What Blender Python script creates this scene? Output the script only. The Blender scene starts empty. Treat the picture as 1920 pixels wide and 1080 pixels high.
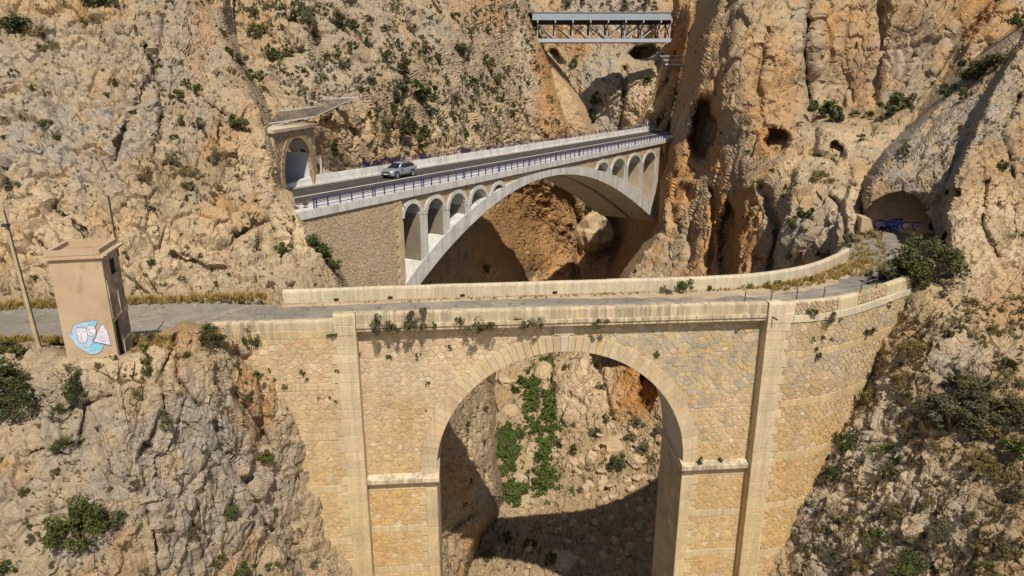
import bpy, bmesh, math, random
import numpy as np
from mathutils import Vector, Matrix

# ------------------------------------------------------------------ camera, sky, sun, exposure
S = bpy.context.scene
COL = S.collection
CAM_Z = 13.0
PITCH = math.radians(16.7)
FOC = 1280.0                       # focal length in pixels of the 1920 px wide survey photograph
cam = bpy.data.cameras.new('camera')
cam.sensor_width = 36.0
cam.lens = 36.0 * FOC / 1920.0
cam.clip_end = 3000.0
cam_o = bpy.data.objects.new('camera', cam)
cam_o.location = (0, 0, CAM_Z)
cam_o.rotation_euler = (math.pi / 2 - PITCH, 0, 0)
COL.objects.link(cam_o)
S.camera = cam_o

SUN_EL = math.radians(54.0)
SUN_DIR = Vector((0.24 * math.cos(SUN_EL), -0.9708 * math.cos(SUN_EL), math.sin(SUN_EL)))
world = bpy.data.worlds.new('World')
S.world = world
world.use_nodes = True
wn = world.node_tree
wn.nodes.clear()
wo = wn.nodes.new('ShaderNodeOutputWorld')
wb = wn.nodes.new('ShaderNodeBackground')
ws = wn.nodes.new('ShaderNodeTexSky')
ws.sky_type = 'NISHITA'
ws.sun_disc = False
ws.sun_elevation = SUN_EL
ws.sun_rotation = math.atan2(SUN_DIR.x, SUN_DIR.y)
wb.inputs['Strength'].default_value = 0.078
wn.links.new(ws.outputs[0], wb.inputs['Color'])
wn.links.new(wb.outputs[0], wo.inputs['Surface'])
sun = bpy.data.lights.new('sun', 'SUN')
sun.energy = 5.0
sun.angle = math.radians(0.5)
sun.color = (1.0, 0.915, 0.79)
sun_o = bpy.data.objects.new('sun', sun)
sun_o.rotation_euler = SUN_DIR.to_track_quat('Z', 'Y').to_euler()
sun_o.location = (30, -60, 90)
COL.objects.link(sun_o)
S.view_settings.view_transform = 'Standard'
S.view_settings.look = 'None'
S.view_settings.gamma = 1.0
S.view_settings.use_curve_mapping = False
S.view_settings.exposure = 0.09
S.cycles.max_bounces = 5
S.cycles.diffuse_bounces = 3
S.cycles.transparent_max_bounces = 6

RNG = random.Random(7)
NR = np.random.default_rng(11)
SP, CP = math.sin(PITCH), math.cos(PITCH)

# ------------------------------------------------------------------ survey: where a measured sight line meets a distance or a level
def sight(px, py):
    u = (px - 960.0) / FOC
    v = (540.0 - py) / FOC
    return Vector((u, CP + v * SP, -SP + v * CP))

def at_y(px, py, Y):
    r = sight(px, py)
    return Vector((0, 0, CAM_Z)) + r * (Y / r.y)

def at_z(px, py, z):
    r = sight(px, py)
    return Vector((0, 0, CAM_Z)) + r * ((z - CAM_Z) / r.z)

def px_per_m(P):
    d = P - Vector((0, 0, CAM_Z))
    return FOC / (d.y * CP - d.z * SP)

# ------------------------------------------------------------------ noise
def _h(ix, iy, iz, seed):
    h = (ix.astype(np.uint32) * np.uint32(374761393)) ^ (iy.astype(np.uint32) * np.uint32(668265263)) ^ \
        (iz.astype(np.uint32) * np.uint32(2246822519)) ^ np.uint32((seed * 3266489917) & 0xffffffff)
    h = (h ^ (h >> np.uint32(15))) * np.uint32(2246822519)
    h = (h ^ (h >> np.uint32(13))) * np.uint32(3266489917)
    return h ^ (h >> np.uint32(16))

def perlin(P, seed=0):
    F = np.floor(P)
    I = F.astype(np.int64)
    f = (P - F).astype(np.float32)
    w = f * f * f * (f * (f * 6 - 15) + 10)
    out = np.zeros(len(P), np.float32)
    for dx in (0, 1):
        wx = w[:, 0] if dx else 1 - w[:, 0]
        for dy in (0, 1):
            wy = w[:, 1] if dy else 1 - w[:, 1]
            for dz in (0, 1):
                wz = w[:, 2] if dz else 1 - w[:, 2]
                h = _h(I[:, 0] + dx, I[:, 1] + dy, I[:, 2] + dz, seed)
                gx = (h & np.uint32(1023)).astype(np.float32) / 511.5 - 1
                gy = ((h >> np.uint32(10)) & np.uint32(1023)).astype(np.float32) / 511.5 - 1
                gz = ((h >> np.uint32(20)) & np.uint32(1023)).astype(np.float32) / 511.5 - 1
                out += wx * wy * wz * (gx * (f[:, 0] - dx) + gy * (f[:, 1] - dy) + gz * (f[:, 2] - dz))
    return out

def fbm(P, octaves, seed=0, ridged=False, gain=0.5):
    a, s, out, tot = 1.0, 1.0, np.zeros(len(P), np.float32), 0.0
    for o in range(octaves):
        n = perlin(P * s + 17.3 * o, seed + o)
        out += a * ((1 - 2.2 * np.abs(n)) if ridged else n * 1.6)
        tot += a
        a *= gain
        s *= 2.03
    return out / tot

def cells(P, seed=0):
    """Voronoi: distance to nearest and second nearest seed, random triple of the nearest, offset to it."""
    I = np.floor(P).astype(np.int64)
    n = len(P)
    f1 = np.full(n, 9e9, np.float32)
    f2 = np.full(n, 9e9, np.float32)
    rnd = np.zeros((n, 3), np.float32)
    off = np.zeros((n, 3), np.float32)
    for dx in (-1, 0, 1):
        for dy in (-1, 0, 1):
            for dz in (-1, 0, 1):
                J = I + np.array([dx, dy, dz])
                h = _h(J[:, 0], J[:, 1], J[:, 2], seed)
                g = np.stack([(h & np.uint32(1023)), (h >> np.uint32(10)) & np.uint32(1023),
                              (h >> np.uint32(20)) & np.uint32(1023)], 1).astype(np.float32) / 1023.0
                D = (P - (J + g)).astype(np.float32)
                d = np.sqrt((D * D).sum(1))
                near = d < f1
                f2 = np.where(near, f1, np.minimum(f2, d))
                f1 = np.where(near, d, f1)
                rnd[near] = g[near]
                off[near] = D[near]
    return f1, f2, np.mod(rnd * 7.13 + rnd[:, [1, 2, 0]] * 3.7, 1.0), off

# ------------------------------------------------------------------ scene helpers
def mesh_arrays(name, V, faces, smooth=True):
    """V (N,3); faces: (M,k) array of one polygon size."""
    V = np.ascontiguousarray(V, np.float32)
    faces = np.ascontiguousarray(faces, np.int32)
    m = bpy.data.meshes.new(name)
    m.vertices.add(len(V))
    m.vertices.foreach_set('co', V.ravel())
    k = faces.shape[1]
    m.loops.add(faces.size)
    m.loops.foreach_set('vertex_index', faces.ravel())
    m.polygons.add(len(faces))
    m.polygons.foreach_set('loop_start', np.arange(0, faces.size, k, dtype=np.int32))
    m.polygons.foreach_set('use_smooth', np.full(len(faces), smooth))
    m.update(calc_edges=True)
    return m

def mesh_py(name, V, F, smooth=False):
    m = bpy.data.meshes.new(name)
    m.from_pydata([tuple(v) for v in V], [], F)
    if smooth:
        m.polygons.foreach_set('use_smooth', np.full(len(m.polygons), True))
    m.update()
    return m

def link(name, data, mats=None, parent=None, kind=None, label=None, cat=None, group=None):
    o = bpy.data.objects.new(name, data)
    COL.objects.link(o)
    if mats is not None and data is not None:
        for m in (mats if isinstance(mats, (list, tuple)) else [mats]):
            if len(data.materials) < (len(mats) if isinstance(mats, (list, tuple)) else 1):
                data.materials.append(m)
    if parent is not None:
        o.parent = parent
    if kind: o['kind'] = kind
    if label: o['label'] = label
    if cat: o['category'] = cat
    if group: o['group'] = group
    return o

def thing(name, label, cat, loc=(0, 0, 0), rz=0.0, group=None):
    o = bpy.data.objects.new(name, None)
    o.empty_display_size = 0.3
    COL.objects.link(o)
    o.location = loc
    o.rotation_euler = (0, 0, rz)
    o['label'] = label
    o['category'] = cat
    if group: o['group'] = group
    return o

class MB:
    """Collects solids in plain lists, then links them as one mesh object."""
    def __init__(self):
        self.V, self.F = [], []
    def add(self, V, F):
        b = len(self.V)
        self.V += [tuple(v) for v in V]
        self.F += [tuple(i + b for i in f) for f in F]
        return self
    def hexa(self, P):
        """8 corners: 0-3 one side counter-clockwise seen from outside, 4-7 the matching far side."""
        return self.add(P, [(0, 1, 2, 3), (7, 6, 5, 4), (4, 5, 1, 0), (5, 6, 2, 1), (6, 7, 3, 2), (7, 4, 0, 3)])
    def box(self, c, s, rz=0.0):
        cx, cy, cz = c
        hx, hy, hz = s[0] / 2, s[1] / 2, s[2] / 2
        co, si = math.cos(rz), math.sin(rz)
        P = []
        for y in (-hy, hy):
            for x, z in ((-hx, -hz), (hx, -hz), (hx, hz), (-hx, hz)):
                P.append((cx + x * co - y * si, cy + x * si + y * co, cz + z))
        return self.hexa(P)
    def tube(self, a, b, r, n=6, r2=None):
        a, b = Vector(a), Vector(b)
        d = (b - a).normalized()
        q = d.orthogonal().normalized()
        w = d.cross(q)
        r2 = r if r2 is None else r2
        V = []
        for P, rr in ((a, r), (b, r2)):
            for k in range(n):
                t = 2 * math.pi * k / n
                V.append(P + (q * math.cos(t) + w * math.sin(t)) * rr)
        F = [(k, (k + 1) % n, n + (k + 1) % n, n + k) for k in range(n)]
        F += [tuple(range(n - 1, -1, -1)), tuple(range(n, 2 * n))]
        return self.add(V, F)
    def bar(self, a, b, w, h, up=Vector((0, 0, 1))):
        """Rectangular bar from a to b: w across, h along up."""
        a, b = Vector(a), Vector(b)
        d = (b - a).normalized()
        sd = d.cross(up)
        if sd.length < 1e-4:
            sd = Vector((1, 0, 0))
        sd.normalize()
        uu = sd.cross(d).normalized()
        P = []
        for q in (a, b):
            for x, z in ((-1, -1), (1, -1), (1, 1), (-1, 1)):
                P.append(q + sd * (x * w / 2) + uu * (z * h / 2))
        return self.hexa(P)
    def build(self, name, mats, parent=None, smooth=False, **kw):
        V = self.V
        if parent is not None:
            M = parent_matrix(parent).inverted()
            V = [M @ Vector(v) for v in V]
        return link(name, mesh_py(name, V, self.F, smooth), mats, parent, **kw)

def parent_matrix(o):
    M = Matrix.Translation(o.location) @ o.rotation_euler.to_matrix().to_4x4() @ Matrix.Diagonal((*o.scale, 1))
    return parent_matrix(o.parent) @ M if o.parent else M

def face_colors(mesh, cols):
    a = mesh.attributes.new('tone', 'FLOAT_COLOR', 'FACE')
    c = np.ones((len(mesh.polygons), 4), np.float32)
    c[:, :3] = cols
    a.data.foreach_set('color', c.ravel())

# ------------------------------------------------------------------ materials
class NT:
    def __init__(self, name, rough=0.9, spec=0.2):
        self.m = bpy.data.materials.new(name)
        self.m.use_nodes = True
        self.t = self.m.node_tree
        self.b = self.t.nodes['Principled BSDF']
        self.b.inputs['Roughness'].default_value = rough
        self.b.inputs['Specular IOR Level'].default_value = spec
    def n(self, kind, **kw):
        x = self.t.nodes.new(kind)
        for k, v in kw.items():
            setattr(x, k, v)
        return x
    def l(self, a, b):
        self.t.links.new(a, b)
    def pos(self, scale=(1, 1, 1)):
        if not hasattr(self, 'geo'):
            self.geo = self.n('ShaderNodeNewGeometry')
        if tuple(scale) == (1, 1, 1):
            return self.geo.outputs['Position']
        mp = self.n('ShaderNodeMapping')
        mp.inputs['Scale'].default_value = scale
        self.l(self.geo.outputs['Position'], mp.inputs['Vector'])
        return mp.outputs[0]
    def noise(self, scale, detail=6, rough=0.6, vec=None, dist=0.0):
        x = self.n('ShaderNodeTexNoise')
        x.inputs['Scale'].default_value = scale
        x.inputs['Detail'].default_value = detail
        x.inputs['Roughness'].default_value = rough
        x.inputs['Distortion'].default_value = dist
        self.l(vec if vec is not None else self.pos(), x.inputs['Vector'])
        return x.outputs['Fac']
    def ramp(self, fac, stops):
        x = self.n('ShaderNodeValToRGB')
        e = x.color_ramp.elements
        while len(e) > 1: e.remove(e[-1])
        for i, (p, c) in enumerate(stops):
            q = e[0] if i == 0 else e.new(p)
            q.position = p
            q.color = (*c, 1) if len(c) == 3 else c
        self.l(fac, x.inputs[0])
        return x.outputs[0]
    def val(self, fac, a, b, lo=0.0, hi=1.0):
        x = self.n('ShaderNodeMapRange')
        x.interpolation_type = 'SMOOTHSTEP'
        x.inputs[1].default_value, x.inputs[2].default_value = a, b
        x.inputs[3].default_value, x.inputs[4].default_value = lo, hi
        self.l(fac, x.inputs[0])
        return x.outputs[0]
    def mix(self, fac, a, b, mode='MIX'):
        x = self.n('ShaderNodeMix', data_type='RGBA', blend_type=mode)
        for v, i in ((fac, 0), (a, 6), (b, 7)):
            if hasattr(v, 'links') or hasattr(v, 'is_output'):
                self.l(v, x.inputs[i])
            elif i == 0:
                x.inputs[0].default_value = v
            else:
                x.inputs[i].default_value = (*v, 1) if len(v) == 3 else v
        return x.outputs[2]
    def math(self, op, a, b=0.0):
        x = self.n('ShaderNodeMath', operation=op)
        for v, i in ((a, 0), (b, 1)):
            if hasattr(v, 'is_output'): self.l(v, x.inputs[i])
            else: x.inputs[i].default_value = v
        return x.outputs[0]
    def attr(self, name, out='Fac'):
        x = self.n('ShaderNodeAttribute')
        x.attribute_name = name
        return x.outputs[out]
    def color(self, c):
        if hasattr(c, 'is_output'): self.l(c, self.b.inputs['Base Color'])
        else: self.b.inputs['Base Color'].default_value = (*c, 1)
        return self
    def bump(self, h, strength=0.5, dist=0.1):
        x = self.n('ShaderNodeBump')
        x.inputs['Strength'].default_value = strength
        x.inputs['Distance'].default_value = dist
        self.l(h, x.inputs['Height'])
        self.l(x.outputs[0], self.b.inputs['Normal'])
        return self

def plain(name, c, rough=0.7, spec=0.3, metal=0.0, var=0.18, scale=3.0):
    t = NT(name, rough, spec)
    t.b.inputs['Metallic'].default_value = metal
    n = t.noise(scale, 5)
    lo = tuple(x * (1 - var) for x in c)
    hi = tuple(min(1, x * (1 + var)) for x in c)
    t.color(t.ramp(n, [(0.3, lo), (0.7, hi)]))
    return t.m

def rock_material():
    t = NT('limestone', 0.95, 0.12)
    big = t.noise(0.11, 5, 0.6)
    mid = t.noise(0.55, 8, 0.62, dist=0.3)
    fine = t.noise(4.0, 7, 0.65)
    base = t.ramp(big, [(0.34, (0.30, 0.25, 0.185)), (0.5, (0.385, 0.293, 0.188)), (0.66, (0.45, 0.325, 0.185))])
    patch = t.ramp(mid, [(0.30, (0.25, 0.215, 0.165)), (0.48, (0.385, 0.30, 0.20)), (0.68, (0.52, 0.405, 0.26))])
    c = t.mix(0.55, base, patch)
    warm = t.val(t.noise(0.17, 6, 0.6, dist=0.6), 0.48, 0.66, 0, 0.6)
    c = t.mix(warm, c, (0.46, 0.27, 0.105))
    # grey weathering runs down the faces
    st = t.val(t.noise(0.55, 7, 0.65, vec=t.pos((1.0, 1.0, 0.16))), 0.52, 0.70, 0, 0.62)
    c = t.mix(st, c, (0.20, 0.18, 0.155))
    och = t.math('MULTIPLY', t.attr('ochre'), t.val(mid, 0.30, 0.55, 0.35, 1.0))
    c = t.mix(och, c, t.ramp(fine, [(0.35, (0.37, 0.165, 0.045)), (0.65, (0.50, 0.27, 0.095))]))
    gry = t.math('MULTIPLY', t.attr('grey'), t.val(mid, 0.62, 0.36, 0.35, 1.0))
    c = t.mix(gry, c, t.ramp(fine, [(0.35, (0.265, 0.25, 0.23)), (0.7, (0.415, 0.385, 0.35))]))
    pal = t.math('MULTIPLY', t.attr('pale'), t.val(mid, 0.35, 0.6, 0.4, 1.0))
    c = t.mix(pal, c, (0.57, 0.45, 0.30))
    soil = t.math('MULTIPLY', t.attr('soil'), t.val(fine, 0.35, 0.6, 0.3, 1.0))
    c = t.mix(soil, c, (0.33, 0.245, 0.14))
    spk = t.val(t.noise(9.0, 5, 0.7), 0.58, 0.72, 0, 0.55)
    c = t.mix(spk, c, (0.20, 0.17, 0.13))
    c = t.mix(0.7, c, t.ramp(fine, [(0.25, (0.58, 0.57, 0.56)), (0.5, (1, 1, 1)), (0.78, (1.26, 1.24, 1.2))]), 'MULTIPLY')
    c = t.mix(0.6, c, t.ramp(t.noise(13.0, 4, 0.7), [(0.3, (0.60, 0.59, 0.57)), (0.55, (1, 1, 1)), (0.75, (1.25, 1.24, 1.2))]), 'MULTIPLY')
    # joints: thin dark lines, crack shade and weathering painted in, steep and shallow
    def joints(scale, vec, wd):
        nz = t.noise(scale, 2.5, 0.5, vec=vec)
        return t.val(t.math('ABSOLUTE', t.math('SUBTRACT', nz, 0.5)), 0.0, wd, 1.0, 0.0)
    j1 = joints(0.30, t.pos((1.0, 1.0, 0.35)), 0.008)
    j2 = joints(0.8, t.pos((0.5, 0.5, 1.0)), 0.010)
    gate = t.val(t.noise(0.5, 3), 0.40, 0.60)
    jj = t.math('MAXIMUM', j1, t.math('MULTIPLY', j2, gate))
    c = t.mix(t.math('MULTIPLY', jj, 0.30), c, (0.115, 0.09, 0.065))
    c = t.mix(1.0, c, (0.945, 0.937, 0.90), 'MULTIPLY')
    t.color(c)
    h = t.math('ADD', t.math('MULTIPLY', t.noise(3.6, 12, 0.72), 0.9), t.math('ADD', t.math('MULTIPLY', jj, -0.3), t.math('MULTIPLY', mid, 0.6)))
    t.bump(h, 0.9, 0.18)
    return t.m

def tone_material(name, rough=0.9, rim=0.75, stain=0.0, bump=0.5):
    """Masonry: the colour each stone carries, its grain, wear and rain stains."""
    t = NT(name, rough, 0.15)
    c = t.attr('tone', 'Color')
    g = t.noise(5.0, 7, 0.65)
    c = t.mix(0.75, c, t.ramp(g, [(0.25, (0.74, 0.73, 0.71)), (0.55, (1.0, 1.0, 1.0)), (0.8, (1.16, 1.15, 1.12))]), 'MULTIPLY')
    lg = t.noise(0.5, 6, 0.6)
    c = t.mix(0.6, c, t.ramp(lg, [(0.3, (0.80, 0.78, 0.74)), (0.65, (1.10, 1.09, 1.05))]), 'MULTIPLY')
    if stain:
        s = t.val(t.noise(2.6, 6, 0.72, vec=t.pos((1.0, 1.0, 0.05))), 0.42, 0.58, 0, stain)
        s = t.math('MULTIPLY', s, t.val(t.noise(0.22, 3), 0.34, 0.52, 0.3, 1.0))
        c = t.mix(s, c, (0.20, 0.165, 0.125))
    t.color(c)
    t.bump(t.noise(7.0, 9, 0.7), bump, 0.04)
    return t.m

def leaf_material(name, dark, light, dry=None):
    t = NT(name, 0.75, 0.15)
    oi = t.n('ShaderNodeObjectInfo')
    c = t.ramp(t.attr('shade'), [(0.0, dark), (1.0, light)])
    if dry:
        c = t.mix(t.val(oi.outputs['Random'], 0.35, 1.0, 0, 0.55), c, dry)
    t.color(c)
    tr = t.n('ShaderNodeBsdfTranslucent')
    t.l(c, tr.inputs['Color'])
    mx = t.n('ShaderNodeMixShader')
    mx.inputs[0].default_value = 0.16
    out = t.t.nodes['Material Output']
    t.l(t.b.outputs[0], mx.inputs[1])
    t.l(tr.outputs[0], mx.inputs[2])
    t.l(mx.outputs[0], out.inputs['Surface'])
    return t.m

M = {}
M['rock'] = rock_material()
M['ashlar'] = tone_material('dressed_stone', 0.85, stain=0.28, bump=0.4)
M['parapet'] = tone_material('stained_parapet_stone', 0.85, stain=0.75, bump=0.3)
M['rubble'] = tone_material('rubble_stone', 0.92, stain=0.18, bump=0.8)
t = NT('lime_mortar', 0.95, 0.1)
mc = t.ramp(t.noise(0.35, 6), [(0.3, (0.42, 0.32, 0.19)), (0.5, (0.52, 0.43, 0.30)), (0.7, (0.56, 0.46, 0.32))])
mc = t.mix(t.val(t.noise(2.0, 7, 0.7, vec=t.pos((1, 1, 0.3))), 0.52, 0.66, 0, 0.45), mc, (0.40, 0.26, 0.11))
t.color(t.mix(0.6, mc, t.ramp(t.noise(6, 6), [(0.3, (0.7, 0.7, 0.7)), (0.7, (1.15, 1.15, 1.15))]), 'MULTIPLY'))
t.bump(t.noise(8, 8), 0.6, 0.03)
M['mortar'] = t.m
t = NT('old_asphalt', 0.95, 0.15)
a1 = t.ramp(t.noise(0.5, 7, 0.65), [(0.3, (0.17, 0.152, 0.124)), (0.55, (0.24, 0.213, 0.172)), (0.75, (0.31, 0.273, 0.217))])
a1 = t.mix(t.val(t.noise(0.28, 7, 0.7, dist=0.8), 0.50, 0.66, 0, 0.75), a1, (0.33, 0.275, 0.20))
a1 = t.mix(t.val(t.noise(1.3, 9, 0.75), 0.575, 0.70, 0, 0.8), a1, (0.46, 0.41, 0.335))
ck = t.val(t.math('ABSOLUTE', t.math('SUBTRACT', t.noise(0.45, 3, 0.5), 0.5)), 0.0, 0.010, 0.75, 0.0)
a1 = t.mix(ck, a1, (0.075, 0.066, 0.055))
a1 = t.mix(t.val(t.noise(0.13, 4, 0.5, vec=t.pos((0.4, 1.6, 1))), 0.52, 0.56, 0, 0.4), a1, (0.14, 0.128, 0.11))
t.color(t.mix(0.7, a1, t.ramp(t.noise(14, 6, 0.7), [(0.3, (0.75, 0.75, 0.75)), (0.7, (1.2, 1.2, 1.2))]), 'MULTIPLY'))
t.bump(t.noise(12, 8), 0.5, 0.03)
M['old_asphalt'] = t.m
t = NT('dry_dirt', 0.97, 0.1)
a1 = t.ramp(t.noise(0.8, 8, 0.68), [(0.3, (0.33, 0.255, 0.165)), (0.55, (0.44, 0.35, 0.235)), (0.75, (0.52, 0.43, 0.31))])
t.color(t.mix(0.8, a1, t.ramp(t.noise(9, 7, 0.7), [(0.3, (0.68, 0.67, 0.64)), (0.7, (1.2, 1.18, 1.15))]), 'MULTIPLY'))
t.bump(t.noise(6, 9, 0.7), 0.8, 0.12)
M['dirt'] = t.m
t = NT('new_asphalt', 0.85, 0.25)
t.color(t.mix(t.val(t.noise(0.9, 5, vec=t.pos((0.86, -0.52, 0))), 0.45, 0.6, 0, 0.5),
              t.ramp(t.noise(2.5, 6), [(0.3, (0.042, 0.037, 0.034)), (0.7, (0.062, 0.055, 0.05))]), (0.085, 0.072, 0.064)))
M['asphalt'] = t.m
t = NT('white_concrete', 0.7, 0.25)
c = t.ramp(t.noise(0.6, 7, 0.6), [(0.3, (0.50, 0.49, 0.46)), (0.55, (0.60, 0.59, 0.565)), (0.75, (0.66, 0.65, 0.62))])
c = t.mix(t.val(t.noise(1.1, 7, 0.7, vec=t.pos((1, 1, 0.1))), 0.46, 0.64, 0, 0.6), c, (0.33, 0.29, 0.235))
c = t.mix(t.val(t.noise(0.25, 5, 0.65), 0.45, 0.62, 0, 0.35), c, (0.45, 0.43, 0.395))
dp = t.n('ShaderNodeVectorMath', operation='DOT_PRODUCT')
dp.inputs[1].default_value = (0.5205, 0.8539, 0.0)
t.l(t.pos(), dp.inputs[0])
sx = t.n('ShaderNodeSeparateXYZ')
t.l(t.pos(), sx.inputs[0])
cx = t.n('ShaderNodeCombineXYZ')
t.l(dp.outputs['Value'], cx.inputs[0])
t.l(sx.outputs['Z'], cx.inputs[1])
bk_ = t.n('ShaderNodeTexBrick', offset=0.0)
bk_.inputs['Scale'].default_value = 1.0
bk_.inputs['Brick Width'].default_value = 2.5
bk_.inputs['Row Height'].default_value = 1.25
bk_.inputs['Mortar Size'].default_value = 0.035
bk_.inputs['Color1'].default_value = (1, 1, 1, 1)
bk_.inputs['Color2'].default_value = (0.90, 0.895, 0.88, 1)
bk_.inputs['Mortar'].default_value = (0.74, 0.72, 0.69, 1)
t.l(cx.outputs[0], bk_.inputs['Vector'])
c = t.mix(0.8, c, bk_.outputs['Color'], 'MULTIPLY')
t.color(c)
t.bump(t.noise(5, 6), 0.2, 0.03)
M['white_concrete'] = t.m
t = NT('grey_concrete', 0.85, 0.2)
c = t.ramp(t.noise(0.5, 7, 0.62), [(0.3, (0.36, 0.335, 0.295)), (0.7, (0.48, 0.455, 0.41))])
c = t.mix(t.val(t.noise(1.3, 7, 0.7, vec=t.pos((1, 1, 0.12))), 0.5, 0.68, 0, 0.5), c, (0.20, 0.18, 0.155))
t.color(c)
M['grey_concrete'] = t.m
M['road_paint'] = plain('road_paint', (0.62, 0.59, 0.54), 0.7, var=0.2, scale=6)
M['blue_steel'] = plain('blue_painted_steel', (0.022, 0.035, 0.17), 0.45, 0.4)
M['bridge_steel'] = plain('blue_grey_painted_steel', (0.30, 0.345, 0.39), 0.5, 0.4, var=0.08, scale=0.5)
M['pale_steel'] = plain('pale_grey_steel', (0.40, 0.42, 0.46), 0.5, 0.4, var=0.1, scale=0.5)
M['dark_steel'] = plain('dark_weathered_steel', (0.045, 0.042, 0.045), 0.6, 0.3)
M['galv'] = plain('galvanised_steel', (0.50, 0.49, 0.46), 0.5, 0.4)
M['net'] = plain('wire_netting', (0.16, 0.135, 0.105), 0.6, 0.3)
M['bark'] = plain('shrub_bark', (0.16, 0.115, 0.075), 0.9)
M['pole_wood'] = plain('weathered_pole_wood', (0.40, 0.32, 0.185), 0.9, scale=2)
M['dark_void'] = plain('painted_dark_interior', (0.02, 0.018, 0.016), 1.0)  # near-black colour for panels that stand in for shade inside openings
M['leaf_green'] = leaf_material('shrub_green_leaf', (0.028, 0.042, 0.010), (0.115, 0.135, 0.032), (0.12, 0.105, 0.03))
M['leaf_dark'] = leaf_material('shrub_dark_leaf', (0.026, 0.036, 0.011), (0.105, 0.122, 0.038), (0.11, 0.095, 0.04))
M['leaf_olive'] = leaf_material('shrub_olive_leaf', (0.055, 0.055, 0.028), (0.15, 0.145, 0.075), (0.16, 0.12, 0.055))
M['leaf_dry'] = leaf_material('dry_scrub_leaf', (0.105, 0.072, 0.028), (0.25, 0.185, 0.075), (0.18, 0.15, 0.05))
M['leaf_ivy'] = leaf_material('bright_ground_ivy', (0.045, 0.072, 0.014), (0.135, 0.175, 0.040))
M['straw'] = leaf_material('straw_grass', (0.20, 0.135, 0.035), (0.42, 0.30, 0.09))

# ------------------------------------------------------------------ terrain: cliffs, slopes and canyon floor
def in_poly(poly, X, Y):
    ins = np.zeros(X.shape, bool)
    n = len(poly)
    for i in range(n):
        x0, y0 = poly[i]
        x1, y1 = poly[(i + 1) % n]
        if y0 == y1: continue
        c = ((y0 > Y) != (y1 > Y)) & (X < (x1 - x0) * (Y - y0) / (y1 - y0) + x0)
        ins ^= c
    return ins

def dist_line(pts, X, Y):
    best = np.full(X.shape, 1e9)
    for (x0, y0), (x1, y1) in zip(pts[:-1], pts[1:]):
        dx, dy = x1 - x0, y1 - y0
        t = np.clip(((X - x0) * dx + (Y - y0) * dy) / (dx * dx + dy * dy + 1e-9), 0, 1)
        best = np.minimum(best, np.hypot(X - x0 - t * dx, Y - y0 - t * dy))
    return best

def thin_plate(ctrl, X, Y):
    """Smooth surface through the surveyed distances (as 1/distance, which is straight for a flat face)."""
    P = np.array([(a / 500.0, b / 500.0) for a, b, _ in ctrl])
    w = np.array([1.0 / c for _, _, c in ctrl])
    n = len(P)
    def U(r2): return np.where(r2 > 0, r2 * np.log(np.maximum(r2, 1e-12)), 0.0)
    K = U(((P[:, None] - P[None]) ** 2).sum(-1)) + np.eye(n) * 2e-3
    A = np.zeros((n + 3, n + 3))
    A[:n, :n] = K
    A[:n, n], A[:n, n + 1:] = 1, P
    A[n, :n], A[n + 1:, :n] = 1, P.T
    s = np.linalg.solve(A, np.concatenate([w, np.zeros(3)]))
    out = np.full(X.shape, s[n]) + s[n + 1] * X / 500 + s[n + 2] * Y / 500
    for i in range(n):
        out += s[i] * U((X / 500 - P[i, 0]) ** 2 + (Y / 500 - P[i, 1]) ** 2)
    return 1.0 / np.maximum(out, 1.0 / 420.0)

def saw(x, drop=0.12):
    f = x - np.floor(x)
    return np.where(f < 1 - drop, f / (1 - drop), (1 - f) / drop) - 0.5

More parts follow.
